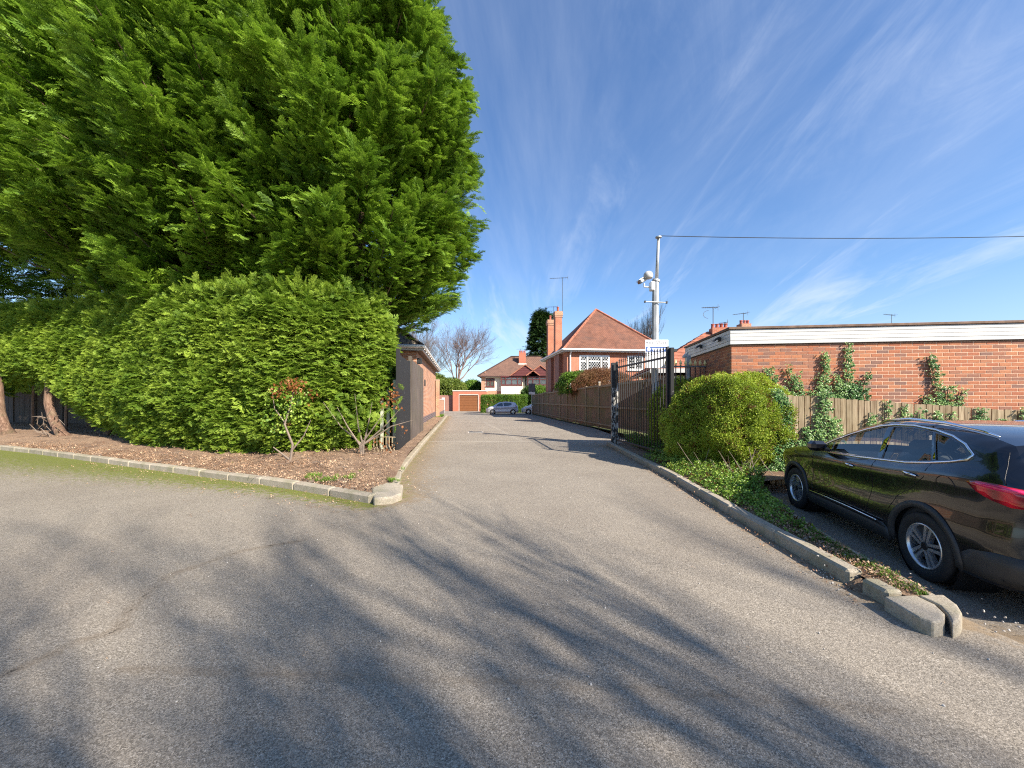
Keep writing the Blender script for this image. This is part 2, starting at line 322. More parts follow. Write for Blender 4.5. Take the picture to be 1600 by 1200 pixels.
# ------------------------------------------------------------------ object helpers
ROOTM = {}
def tag(o, label=None, cat=None, group=None, kind=None):
    if label: o['label'] = label
    if cat: o['category'] = cat
    if group: o['group'] = group
    if kind: o['kind'] = kind
    return o
def thing(name, loc, label, cat, group=None, rz=0.0, scale=1.0):
    o = bpy.data.objects.new(name, None); COL.objects.link(o); o.location = loc; o.rotation_euler = (0, 0, rz); o.scale = (scale,) * 3
    o.empty_display_size = 0.2
    ROOTM[o] = Matrix.Translation(Vector(loc)) @ Matrix.Rotation(rz, 4, 'Z') @ Matrix.Scale(scale, 4)
    return tag(o, label, cat, group)
def rootm(p):
    while p is not None:
        if p in ROOTM: return ROOTM[p]
        p = p.parent
    return Matrix.Identity(4)
def box_uv(me):
    uvl = me.uv_layers.new(name='UVMap')
    nl = len(me.loops); co = np.empty(len(me.vertices) * 3); me.vertices.foreach_get('co', co); co = co.reshape(-1, 3)
    vi = np.empty(nl, dtype=np.int32); me.loops.foreach_get('vertex_index', vi)
    npoly = len(me.polygons); no = np.empty(npoly * 3); me.polygons.foreach_get('normal', no); no = no.reshape(-1, 3)
    lt = np.empty(npoly, dtype=np.int32); me.polygons.foreach_get('loop_total', lt)
    n = np.repeat(no, lt, axis=0); p = co[vi]
    ua = np.cross(np.array([0, 0, 1.0]), n); l = np.linalg.norm(ua, axis=1); bad = l < 1e-3; ua[bad] = (1, 0, 0); l[bad] = 1; ua /= l[:, None]
    va = np.cross(n, ua)
    uv = np.stack([(p * ua).sum(1), (p * va).sum(1)], 1)
    uvl.data.foreach_set('uv', uv.ravel())
def mk(name, verts, faces, mat, parent=None, smooth=False, uv=False, local=False, attrs=None, kind=None):
    """link ONE mesh object; verts are world coordinates unless local"""
    me = bpy.data.meshes.new(name)
    V = np.asarray(verts, dtype=float).reshape(-1, 3)
    if parent is not None and not local:
        im = np.array(rootm(parent).inverted()); V = V @ im[:3, :3].T + im[:3, 3]
    if isinstance(faces, np.ndarray):
        nf, k = faces.shape; me.vertices.add(len(V)); me.vertices.foreach_set('co', V.ravel())
        me.loops.add(nf * k); me.loops.foreach_set('vertex_index', faces.astype(np.int32).ravel())
        me.polygons.add(nf); me.polygons.foreach_set('loop_start', np.arange(0, nf * k, k, dtype=np.int32))
        me.update(calc_edges=True)
    else:
        me.from_pydata(V.tolist(), [], faces); me.update()
    if smooth: me.polygons.foreach_set('use_smooth', [True] * len(me.polygons))
    for a, vals in (attrs or {}).items():
        at = me.attributes.new(a, 'FLOAT', 'POINT'); at.data.foreach_set('value', np.asarray(vals, dtype=np.float32))
    if uv: box_uv(me)
    if mat is not None: me.materials.append(M[mat] if isinstance(mat, str) else mat)
    o = bpy.data.objects.new(name, me); COL.objects.link(o)
    if parent is not None: o.parent = parent
    if kind: o['kind'] = kind
    return o
def inst(name, me_obj, parent, loc=(0, 0, 0), rot=(0, 0, 0), scale=(1, 1, 1), matrix=None):
    """another object on the same mesh (loc in the parent's space)"""
    o = bpy.data.objects.new(name, me_obj.data); COL.objects.link(o); o.parent = parent
    if matrix is not None: o.matrix_local = matrix
    else: o.location = loc; o.rotation_euler = rot; o.scale = scale
    return o
def copy_tree(o, parent=None):
    c = o.copy(); COL.objects.link(c); c.parent = parent
    if o in ROOTM: ROOTM[c] = ROOTM[o].copy()
    for ch in list(o.children): copy_tree(ch, c)
    return c

class MB:
    def __init__(s, fr=None): s.v = []; s.f = []; s.fr = fr
    def add(s, vs, fs):
        b = len(s.v)
        for p in vs:
            p = Vector(p); s.v.append(tuple(s.fr @ p) if s.fr is not None else tuple(p))
        s.f += [tuple(b + i for i in f) for f in fs]; return s
    def box(s, x0, x1, y0, y1, z0, z1, bev=0.0):
        if bev <= 0:
            vs = [(x, y, z) for x in (x0, x1) for y in (y0, y1) for z in (z0, z1)]
            return s.add(vs, [(0, 1, 3, 2), (4, 6, 7, 5), (0, 4, 5, 1), (2, 3, 7, 6), (0, 2, 6, 4), (1, 5, 7, 3)])
        b = min(bev, (x1 - x0) * .45, (y1 - y0) * .45, (z1 - z0) * .45); vs = []
        cx, cy, cz = (x0 + x1) / 2, (y0 + y1) / 2, (z0 + z1) / 2; hx, hy, hz = (x1 - x0) / 2, (y1 - y0) / 2, (z1 - z0) / 2
        idx = {}
        for sx in (-1, 1):
            for sy in (-1, 1):
                for sz in (-1, 1):
                    for ax in range(3):
                        h = [hx - b, hy - b, hz - b]; h[ax] += b
                        idx[(sx, sy, sz, ax)] = len(vs); vs.append((cx + sx * h[0], cy + sy * h[1], cz + sz * h[2]))
        fs = []
        S = (-1, 1)
        for sx in S: q = [idx[(sx, a, c, 0)] for a, c in ((-1, -1), (1, -1), (1, 1), (-1, 1))]; fs.append(tuple(q if sx > 0 else q[::-1]))
        for sy in S: q = [idx[(a, sy, c, 1)] for a, c in ((-1, -1), (-1, 1), (1, 1), (1, -1))]; fs.append(tuple(q if sy > 0 else q[::-1]))
        for sz in S: q = [idx[(a, c, sz, 2)] for a, c in ((-1, -1), (1, -1), (1, 1), (-1, 1))]; fs.append(tuple(q if sz > 0 else q[::-1]))
        for a in S:
            for c in S:
                q = [idx[(a, c, -1, 0)], idx[(a, c, -1, 1)], idx[(a, c, 1, 1)], idx[(a, c, 1, 0)]]; fs.append(tuple(q if a * c > 0 else q[::-1]))
                q = [idx[(-1, a, c, 1)], idx[(-1, a, c, 2)], idx[(1, a, c, 2)], idx[(1, a, c, 1)]]; fs.append(tuple(q if a * c > 0 else q[::-1]))
                q = [idx[(a, -1, c, 2)], idx[(a, -1, c, 0)], idx[(a, 1, c, 0)], idx[(a, 1, c, 2)]]; fs.append(tuple(q if a * c > 0 else q[::-1]))
                for d in S:
                    q = [idx[(a, c, d, k)] for k in range(3)]; fs.append(tuple(q if a * c * d > 0 else q[::-1]))
        return s.add(vs, fs)
    def tube(s, pts, rad, n=8, caps=True, close=False):
        pts = [Vector(p) for p in pts]; m = len(pts)
        if isinstance(rad, (int, float)): rad = [rad] * m
        ref = None; vs = []
        for i, p in enumerate(pts):
            if close: t = pts[(i + 1) % m] - pts[i - 1]
            else: t = pts[min(i + 1, m - 1)] - pts[max(i - 1, 0)]
            t.normalize()
            if ref is None: ref = t.orthogonal().normalized()
            a = (ref - t * ref.dot(t)); a = a.normalized() if a.length > 1e-6 else t.orthogonal().normalized(); ref = a; b = t.cross(a)
            for k in range(n):
                an = 2 * PI * k / n; vs.append(p + (a * math.cos(an) + b * math.sin(an)) * rad[i])
        fs = []
        for i in range(m if close else m - 1):
            j = (i + 1) % m
            for k in range(n): fs.append((i * n + k, i * n + (k + 1) % n, j * n + (k + 1) % n, j * n + k))
        if caps and not close: fs += [tuple(range(n))[::-1], tuple((m - 1) * n + k for k in range(n))]
        return s.add(vs, fs)
    def cyl(s, p0, p1, r0, r1=None, n=12): return s.tube([p0, p1], [r0, r0 if r1 is None else r1], n)
    def lathe(s, prof, c=(0, 0, 0), axis='Z', n=24, close=False):
        vs = []; m = len(prof)
        for r, h in prof:
            for k in range(n):
                a = 2 * PI * k / n; x, y = r * math.cos(a), r * math.sin(a)
                q = (x, y, h) if axis == 'Z' else ((x, h, y) if axis == 'Y' else (h, x, y))
                vs.append((q[0] + c[0], q[1] + c[1], q[2] + c[2]))
        fs = []
        for i in range(m if close else m - 1):
            j = (i + 1) % m
            for k in range(n):
                q = (i * n + k, i * n + (k + 1) % n, j * n + (k + 1) % n, j * n + k); fs.append(q if axis != 'Y' else q[::-1])
        if not close: fs += [tuple(range(n))[::-1], tuple((m - 1) * n + k for k in range(n))]
        return s.add(vs, fs)
    def poly(s, pts, back=None):
        """polygon; with back=(dx,dy,dz) an extruded prism"""
        n = len(pts); b = list(pts)
        if back is None: return s.add(b, [tuple(range(n))])
        q = [tuple(Vector(p) + Vector(back)) for p in pts]
        fs = [tuple(range(n)), tuple(range(n, 2 * n))[::-1]] + [(i, i + n, (i + 1) % n + n, (i + 1) % n) for i in range(n)]
        return s.add(b + q, fs)
    def build(s, name, mat, parent=None, **k): return mk(name, s.v, s.f, mat, parent, **k)

def frame(ox, oy, dx, dy, oz=0.0):
    """local x along (dx,dy), local y to its left (away from the camera for walls facing it)"""
    l = math.hypot(dx, dy); c, sn = dx / l, dy / l
    return Matrix(((c, -sn, 0, ox), (sn, c, 0, oy), (0, 0, 1, oz), (0, 0, 0, 1)))
def G(px, py, z=0.0):
    Y = (CAM_H - z) * 597 / (py - 624); return Vector(((px - 800) / 597 * Y, Y, z))
def W(px, py, Y): return Vector(((px - 800) / 597 * Y, Y, CAM_H + (624 - py) * Y / 597))

# ------------------------------------------------------------------ scattering of foliage by geometry nodes (uncountable stuff only)
_gn = {}
def gn_group(protos):
    key = tuple(p.name for p in protos)
    if key in _gn: return _gn[key]
    t = bpy.data.node_groups.new('scatter_' + protos[0].name, 'GeometryNodeTree')
    t.interface.new_socket('Geometry', in_out='INPUT', socket_type='NodeSocketGeometry')
    t.interface.new_socket('Geometry', in_out='OUTPUT', socket_type='NodeSocketGeometry')
    a = t.nodes.new('NodeGroupInput'); z = t.nodes.new('NodeGroupOutput')
    ip = t.nodes.new('GeometryNodeInstanceOnPoints'); gi = t.nodes.new('GeometryNodeGeometryToInstance')
    for p in reversed(protos):
        oi = t.nodes.new('GeometryNodeObjectInfo'); oi.inputs['Object'].default_value = p; oi.inputs['As Instance'].default_value = True
        t.links.new(oi.outputs['Geometry'], gi.inputs[0])
    def na(n, ty):
        q = t.nodes.new('GeometryNodeInputNamedAttribute'); q.data_type = ty; q.inputs['Name'].default_value = n; return q.outputs['Attribute']
    er = t.nodes.new('FunctionNodeEulerToRotation'); t.links.new(na('rot', 'FLOAT_VECTOR'), er.inputs[0])
    t.links.new(a.outputs[0], ip.inputs['Points']); 
    if len(protos) > 1:
        jn = t.nodes.new('GeometryNodeJoinGeometry')
        for n in list(t.nodes):
            if n.bl_idname == 'GeometryNodeObjectInfo':
                for l in list(n.outputs['Geometry'].links): t.links.remove(l)
                t.links.new(n.outputs['Geometry'], jn.inputs[0])
        t.nodes.remove(gi); t.links.new(jn.outputs[0], ip.inputs['Instance']); ip.inputs['Pick Instance'].default_value = True
        t.links.new(na('idx', 'INT'), ip.inputs['Instance Index'])
    else:
        t.links.new(gi.outputs[0], ip.inputs['Instance'])
    t.links.new(er.outputs[0], ip.inputs['Rotation']); t.links.new(na('scl', 'FLOAT'), ip.inputs['Scale'])
    t.links.new(ip.outputs[0], z.inputs[0])
    _gn[key] = t; return t
def euler_from(d, up):
    """arrays d (stem direction) and up (approx. normal) -> XYZ eulers of the frame x=d, z~up"""
    d = d / np.linalg.norm(d, axis=1)[:, None]
    y = np.cross(up, d); y /= np.maximum(np.linalg.norm(y, axis=1), 1e-6)[:, None]; z = np.cross(d, y)
    r00, r10, r20 = d[:, 0], d[:, 1], d[:, 2]; r21, r22 = y[:, 2], z[:, 2]
    return np.stack([np.arctan2(r21, r22), np.arcsin(np.clip(-r20, -1, 1)), np.arctan2(r10, r00)], 1)
def scatter(name, pts, rot, scl, protos, parent, kind='stuff'):
    me = bpy.data.meshes.new(name); n = len(pts)
    P = np.asarray(pts, float)
    if parent is not None:
        im = np.array(rootm(parent).inverted()); P = P @ im[:3, :3].T + im[:3, 3]
    me.vertices.add(n); me.vertices.foreach_set('co', P.ravel())
    a = me.attributes.new('rot', 'FLOAT_VECTOR', 'POINT'); a.data.foreach_set('vector', np.asarray(rot, np.float32).ravel())
    a = me.attributes.new('scl', 'FLOAT', 'POINT'); a.data.foreach_set('value', np.asarray(scl, np.float32))
    a = me.attributes.new('idx', 'INT', 'POINT'); a.data.foreach_set('value', rng.integers(0, len(protos), n).astype(np.int32))
    me.materials.append(protos[0].data.materials[0])
    o = bpy.data.objects.new(name, me); COL.objects.link(o); o.parent = parent
    md = o.modifiers.new('scatter', 'NODES'); md.node_group = gn_group(protos)
    if kind: o['kind'] = kind
    return o
def proto(name, vs, fs, tips, mat):
    me = bpy.data.meshes.new(name); me.from_pydata([tuple(v) for v in vs], [], fs)
    at = me.attributes.new('tip', 'FLOAT', 'POINT'); at.data.foreach_set('value', np.asarray(tips, np.float32))
    me.materials.append(M[mat]); return bpy.data.objects.new(name, me)      # not linked: only a source for the scatter
def spray(name, mat, seed, nb=10, droop=0.32, width=0.42):
    """a flat fan of conifer foliage, stem along +x, length about 1"""
    r = random.Random(seed); vs = []; fs = []; tp = []
    def leaflet(p, d, L, w, t0, t1, nrm):
        d = d.normalized(); s = d.cross(nrm).normalized()
        b = len(vs); k = 0.55
        vs.extend([p, p + d * L * k + s * w - nrm * L * 0.05, p + d * L - nrm * L * 0.16, p + d * L * k - s * w - nrm * L * 0.05]); fs.append((b, b + 1, b + 2)); fs.append((b, b + 2, b + 3)); tp.extend([t0, (t0 + t1) / 2, t1, (t0 + t1) / 2])
    up = Vector((0, 0, 1))
    for i in range(nb):
        t = (i + 0.5) / nb; c = Vector((t, 0, -droop * t * t + r.uniform(-.02, .02)))
        for sgn in (-1, 1):
            L = width * (1 - t) ** 0.6 * (0.5 + 0.5 * min(1, t * 4)) * r.uniform(.6, 1.2) + 0.07
            ang = r.uniform(0.5, 0.8); nrm = Vector((r.uniform(-.3, .3), r.uniform(-.5, .5), 1)).normalized()
            d = Vector((math.cos(ang), sgn * math.sin(ang), r.uniform(-.45, .1)))
            m = 4
            for j in range(m):
                q = c + d * L * (j / m); k = 1 - 0.5 * j / m
                for s2 in (-1, 1):
                    a2 = r.uniform(0.45, 0.8) * s2; ca, sa = math.cos(a2), math.sin(a2)
                    d2 = Vector((d.x * ca - d.y * sa, d.x * sa + d.y * ca, d.z - 0.15)); leaflet(q, d2, L * 0.42 * k + .025, L * 0.035 + .0085, 0.25 + t * .4, 0.6 + t * .4, nrm)
            leaflet(c + d * L * .5, d, L * 0.65, L * 0.03 + .009, 0.5 + t * .2, 1.0, nrm)
    leaflet(Vector((.8, 0, -droop * .64)), Vector((1, 0, -.3)), 0.28, 0.03, .7, 1, up)
    b = len(vs); vs.extend([Vector((0, -.008, 0)), Vector((.5, 0, -droop * .25)), Vector((0, .008, 0))]); fs.append((b, b + 1, b + 2)); tp.extend([0, 0, 0])
    return proto(name, vs, fs, tp, mat)
def leafball(name, mat, seed, n=14, L=0.30, w=0.13, R=0.5, fold=0.2):
    r = random.Random(seed); vs = []; fs = []; tp = []
    for i in range(n):
        p = Vector((r.uniform(-R, R), r.uniform(-R, R), r.uniform(-R, R)))
        d = Vector((r.uniform(-1, 1), r.uniform(-1, 1), r.uniform(-.4, 1))).normalized(); nr = Vector((r.uniform(-1, 1), r.uniform(-1, 1), r.uniform(0, 1.4))).normalized()
        s = d.cross(nr).normalized(); nr = s.cross(d); b = len(vs); k = r.uniform(.7, 1.2)
        vs.extend([p, p + d * L * k * .45 + s * w * k + nr * L * fold * .3, p + d * L * k, p + d * L * k * .45 - s * w * k + nr * L * fold * .3]); fs += [(b, b + 1, b + 2), (b, b + 2, b + 3)]
        t = r.random(); tp.extend([t * .7, t, min(1, t + .3), t])
    return proto(name, vs, fs, tp, mat)
def ivyleaf(name, mat, seed, n=7, R=0.5):
    """lobed ivy leaves hanging, facing +x"""
    r = random.Random(seed); vs = []; fs = []; tp = []
    shape = [(0, -.5), (.22, -.16), (.5, -.1), (.3, .12), (.33, .42), (0, .28), (-.33, .42), (-.3, .12), (-.5, -.1), (-.22, -.16)]
    for i in range(n):
        p = Vector((r.uniform(-.06, .22), r.uniform(-R, R), r.uniform(-R, R))); sz = r.uniform(.28, .46)
        tilt = r.uniform(-.1, 0.9); yaw = r.uniform(-.6, .6); roll = r.uniform(-.7, .7)
        Rm = Euler((roll, 0, 0)).to_matrix(); Rm = Matrix.Rotation(yaw, 3, 'Z') @ Matrix.Rotation(-tilt, 3, 'Y') @ Rm
        b = len(vs); t = r.random(); vs.append(p + Rm @ Vector((.03, 0, 0))); tp.append(t)
        for (y, z) in shape: vs.append(p + Rm @ Vector((-.02, y * sz, z * sz))); tp.append(t * .85)
        for k in range(10): fs.append((b, b + 1 + k, b + 1 + (k + 1) % 10))
    return proto(name, vs, fs, tp, mat)
P_LEY = [spray(f'leyland_spray', 'leyland', s, droop=dr, width=wd) for s, dr, wd in ((1, .2, .36), (2, .4, .42), (3, .3, .32), (4, .5, .38))]
P_HED = [spray(f'hedge_spray', 'hedge_leaf', s, nb=7, droop=.15, width=.55) for s in (4, 5, 6)]
P_BOX = [leafball('box_sprig', 'box_leaf', s, n=16) for s in (1, 2, 3)]
P_IVY = [ivyleaf('ivy_sprig', 'ivy_leaf', s) for s in (1, 2, 3)]
P_GIV = [leafball('ground_ivy_sprig', 'ground_ivy_leaf', s, n=12, L=.34, w=.19, R=.45) for s in (4, 5)]
P_CON = [spray('far_conifer_spray', 'far_conifer', s, nb=5) for s in (8, 9)]
P_FHE = [leafball('far_hedge_sprig', 'far_hedge', 3, n=14)]
P_GSH = [leafball('garden_shrub_sprig', 'garden_shrub_leaf', 3, n=14)]
P_RED = [leafball('red_sprig', 'red_leaf', 5, n=8, L=.42, w=.16)]
P_TWG = [leafball('red_twig_sprig', 'twig_red', 6, n=16, L=.5, w=.035)]
# ================================================================== ground
def polydist(P, line):
    """distance of points (n,2) to a polyline"""
    best = np.full(len(P), 1e9)
    for a, b in zip(line[:-1], line[1:]):
        a = np.array(a, float); b = np.array(b, float); d = b - a
        t = np.clip(((P - a) @ d) / (d @ d), 0, 1); best = np.minimum(best, np.linalg.norm(P - (a + t[:, None] * d), axis=1))
    return best
def sstep(x, a, b): t = np.clip((x - a) / (b - a), 0, 1); return t * t * (3 - 2 * t)
KL = [(-30, 15.2), (-22, 13.6), (-17.5, 12.4), (-13.9, 11.0), (-10.3, 9.44), (-7.6, 8.25), (-5.6, 7.38), (-4.2, 6.78), (-2.93, 6.12), (-2.12, 5.68)]   # front kerb of the left bed
KR = [(-1.84, 6.15), (-2.3, 8.0), (-2.95, 12.6), (-4.65, 25.7), (-5.9, 35.0)]                         # its kerb along the driveway
RA = [(3.19, 12.9), (3.07, 7.34), (2.93, 5.5), (2.86, 4.4), (2.83, 3.79), (2.80, 3.19)]     # right bed, road side
RA2 = [(2.80, 3.08), (2.80, 2.86)]
RB = [(4.05, 6.55), (3.9, 6.0), (3.49, 4.53), (3.27, 3.59), (3.19, 3.03), (3.14, 2.80)]                # right bed, car side
def axis(*seg):
    out = []
    for a, b, st in seg: out += list(np.arange(a, b - 1e-6, st))
    out.append(seg[-1][1]); return np.array(out)
gx = axis((-90, -24, 6), (-24, -16, .8), (-16, -5, .2), (-5, 5, .05), (5, 10, .25), (10, 90, 8)); gy = axis((-60, -4, 4), (-4, 1.2, .4), (1.2, 5, .05), (5, 16, .13), (16, 52, .6), (52, 70, 6))
XX, YY = np.meshgrid(gx, gy); P2 = np.stack([XX.ravel(), YY.ravel()], 1)
xb = np.interp(P2[:, 1], [2.7, 3.03, 3.59, 4.53, 6.0, 8], [3.2, 3.22, 3.3, 3.55, 3.95, 4.4])
park_z = -0.145
ZZ = park_z * sstep(P2[:, 0] - xb, 0.0, 0.16) * sstep(P2[:, 1], 2.1, 3.1)
dK = polydist(P2, KL); wK = np.interp(P2[:, 0], [-20, -14, -8, -5, -2.5], [2.8, 2.4, 1.2, .7, .35])
moss = np.exp(-(dK / wK) ** 1.6) * 1.05
kr = polydist(P2, KR); moss += 0.55 * np.exp(-(kr / .35) ** 2)
dirt = 0.95 * np.exp(-(kr / np.interp(P2[:, 1], [5, 8, 20], [.6, .9, .6])) ** 1.5) + 0.6 * np.exp(-(dK / (wK * 1.5)) ** 2)
dirt += 0.9 * np.exp(-(polydist(P2, RA + RA2) / .22) ** 1.6) + 0.9 * np.exp(-(np.hypot(P2[:, 0] - 3.35, P2[:, 1] - 2.65) / .35) ** 2)
dirt += 0.9 * np.exp(-(polydist(P2, RB) / .16) ** 2) + .7 * np.exp(-(np.hypot(P2[:, 0] - 2.9, P2[:, 1] - 12.9) / 1.1) ** 2)
def pxline(*p): return [tuple(G(a, b)[:2]) for a, b in p]
s1 = pxline((190, 1046), (420, 1052), (600, 1060), (800, 1066), (1000, 1078), (1400, 1110))
s2 = pxline((-60, 1085), (40, 1040), (130, 1000), (185, 985), (205, 950), (260, 900), (380, 860), (470, 845))
s3 = pxline((470, 845), (600, 800)); s4 = pxline((480, 790), (560, 808), (600, 795))
wob = lambda sc: 1.0
seam = np.zeros(len(P2))
for ln, w, a in ((s1, .10, .93), (s2, .12, 1.0), (s3, .12, .7), (s4, .13, .95)): seam = np.maximum(seam, a * np.clip(1 - polydist(P2, ln) / w, 0, 1))
pale = 0.9 * np.exp(-(polydist(P2, [(-3.0, 14.0), (4.2, 14.3)]) / .09) ** 2) + .5 * np.exp(-(polydist(P2, [(-1.9, 26), (0.35, 14.2)]) / .09) ** 2)
nx, ny = len(gx), len(gy); I = np.arange(nx * ny).reshape(ny, nx)
F = np.stack([I[:-1, :-1], I[:-1, 1:], I[1:, 1:], I[1:, :-1]], -1).reshape(-1, 4)
road = mk('road_asphalt', np.column_stack([P2, ZZ]), F, 'asphalt', smooth=True, attrs={'moss': moss, 'dirt': dirt, 'seam': seam, 'pale': pale})
tag(road, kind='structure')
# crumbled asphalt and soil filling the broken gap in the kerb
for cx_, cy_, rx_, ry_ in ((2.89, 3.13, .13, .10),):
    V_ = [(cx_, cy_, .075)]; F_c = []
    for j in range(1, 5):
        for k in range(16):
            a = 2 * PI * k / 16; q = j / 4; V_.append((cx_ + rx_ * q * math.cos(a) * random.uniform(.9, 1.1), cy_ + ry_ * q * math.sin(a) * random.uniform(.9, 1.1), .075 * (1 - q ** 2) - .004 + random.uniform(-.012, .012)))
    for k in range(16): F_c.append((0, 1 + k, 1 + (k + 1) % 16))
    for j in range(3):
        for k in range(16): F_c.append((1 + j * 16 + k, 1 + (j + 1) * 16 + k, 1 + (j + 1) * 16 + (k + 1) % 16, 1 + j * 16 + (k + 1) % 16))
    tag(mk('crumbled_soil', V_, F_c, 'soil', smooth=True), kind='structure')
gr = MB().add([(-1500, -1500, -.4), (1500, -1500, -.4), (1500, 1500, -.4), (-1500, 1500, -.4)], [(0, 1, 2, 3)]).build('ground', 'grass_ground'); tag(gr, kind='structure')

# garden ground behind the fences (hidden low strips of lawn and earth)
for (nm, pts) in (('garden_ground', [(5.2, 13.9), (60, 13.0), (60, 68), (-1.6, 68)]),):
    tag(MB().add([(x, y, 0.05) for x, y in pts], [(0, 1, 2, 3)]).build(nm, 'grass_ground'), kind='structure')

def resample(line, step):
    L = [np.array(p, float) for p in line]; seg = [np.linalg.norm(b - a) for a, b in zip(L[:-1], L[1:])]; T = sum(seg); n = max(1, round(T / step)); out = []
    for k in range(n + 1):
        s = T * k / n; i = 0
        while i < len(seg) - 1 and s > seg[i]: s -= seg[i]; i += 1
        out.append(L[i] + (L[i + 1] - L[i]) * (s / seg[i]))
    return out
def kerb(nm, line, side, label, w=.14, top=.115, bot=-.2, step=.915, bev=.022, gap=.006, jit=.006, mat='kerb_concrete'):
    """kerb stones laid along a line: side +1 = the stone lies left of the walking direction"""
    root = thing(nm, (line[0][0], line[0][1], 0), None, None); root['kind'] = 'structure'
    pts = resample(line, step)
    for a, b in zip(pts[:-1], pts[1:]):
        d = b - a; L = np.linalg.norm(d); fr = frame(a[0], a[1], d[0], d[1], random.uniform(-jit, jit))
        mb = MB(fr); y0, y1 = (0, w) if side > 0 else (-w, 0); mb.box(gap / 2, L - gap / 2, y0 + random.uniform(-jit, jit), y1, bot, top, bev)
        mb.build('kerb_stone', mat, root)
    return root
kerb('kerb', KL[::-1], -1, None, w=.16, top=.125)
kerb('kerb_beside_driveway', KR, +1, None, top=.10)
kerb('kerb_of_planting_strip', RA[::-1], -1, None, top=.125, step=1.0)
kerb('kerb_of_planting_strip', RA2, +1, None, top=.12, step=.6, bev=.02)
kerb('parking_edging', RB[::-1], +1, None, w=.055, top=.10, bot=-.3, bev=.006)
def stone(nm, px, z, mat, parent, bot=-.15, bev=.02):
    pts = [G(a, b, z) for a, b in px]
    bm = bmesh.new(); vs = [bm.verts.new(p) for p in pts]; f = bm.faces.new(vs)
    if f.normal.z < 0 or True:
        f.normal_update()
        if f.normal.z < 0: f.normal_flip()
    r = bmesh.ops.extrude_face_region(bm, geom=[f]); low = [e for e in r['geom'] if isinstance(e, bmesh.types.BMVert)]
    for v in low: v.co.z = bot
    bmesh.ops.recalc_face_normals(bm, faces=bm.faces[:])
    te = [e for e in bm.edges if (e.verts[0].co.z > bot + .01) or (e.verts[1].co.z > bot + .01)]
    bmesh.ops.bevel(bm, geom=te, offset=bev, segments=3, affect='EDGES', profile=.6)
    vsn = [tuple(v.co) for v in bm.verts]; bm.verts.index_update(); fs = [tuple(v.index for v in f.verts) for f in bm.faces]; bm.free()
    return mk(nm, vsn, fs, mat, parent, smooth=False)
kn = thing('kerb_nose', (3.0, 2.75, 0), None, None); kn['kind'] = 'structure'
stone('kerb_stone', [(1380, 931), (1430, 929), (1462, 944), (1477, 958), (1476, 969), (1458, 972), (1436, 964)], .10, 'kerb_concrete', kn)
stone('kerb_stone', [(1434, 929), (1474, 928), (1496, 944), (1504, 957), (1500, 968), (1488, 973), (1481, 958), (1467, 944)], .105, 'kerb_concrete', kn)
kl = thing('kerb_corner', (-2.0, 5.8, 0), None, None); kl['kind'] = 'structure'
stone('kerb_stone', [(580, 762), (604, 752), (630, 757), (628, 770), (612, 776), (584, 778)], .11, 'kerb_concrete', kl, bev=.035)

# beds
def noise2(P, sc, seed=0):
    from mathutils import noise
    return np.array([noise.noise(Vector((p[0] * sc + seed, p[1] * sc, seed * 1.7))) for p in P])
def bed(nm, F1, B1, nu, nt, z0, mound, tpow=1.6):
    Fp = np.array(resample(F1, 1e9 if False else sum(math.dist(a, b) for a, b in zip(F1[:-1], F1[1:])) / nu)); Bp = np.array(resample(B1, sum(math.dist(a, b) for a, b in zip(B1[:-1], B1[1:])) / nu))
    m = min(len(Fp), len(Bp)); Fp = Fp[:m]; Bp = Bp[:m]; V = []
    for j in range(nt + 1):
        t = (j / nt) ** tpow; V.append(Fp * (1 - t) + Bp * t)
    V = np.array(V); P = V.reshape(-1, 2)
    dist = np.linalg.norm(P - np.tile(Fp, (nt + 1, 1)), axis=1)
    z = z0 + mound * sstep(dist, 0, 3.0) + .035 * noise2(P, 1.7, 3) * sstep(dist, 0, .5) + .02 * noise2(P, 6, 5) * sstep(dist, 0, .2)
    I = np.arange((nt + 1) * m).reshape(nt + 1, m); Fc = np.stack([I[:-1, :-1], I[:-1, 1:], I[1:, 1:], I[1:, :-1]], -1).reshape(-1, 4)
    return mk(nm, np.column_stack([P, z]), Fc, 'soil', smooth=True)
KLin = [(x + .03, y + .10) for x, y in KL[:-1]] + [(-2.12, 5.82), (-2.02, 6.15)]
# fallen twigs on the bed
tag(bed('planting_bed', KLin, [(-60, 30), (-22, 28), (-4.9, 27)], 220, 60, .085, .22), kind='structure')
RAi = [(x + .09, y) for x, y in (RA + RA2)[::-1]]
RAi[0] = (2.93, 2.84)
tag(bed('planting_strip', [(x, y) for x, y in RAi], [(3.13, 2.80), (3.2, 3.03), (3.28, 3.59), (3.5, 4.53), (3.91, 6.0), (4.2, 6.75), (7.0, 7.1), (7.2, 13.0)], 90, 14, .09, .05, 1.0), kind='structure')
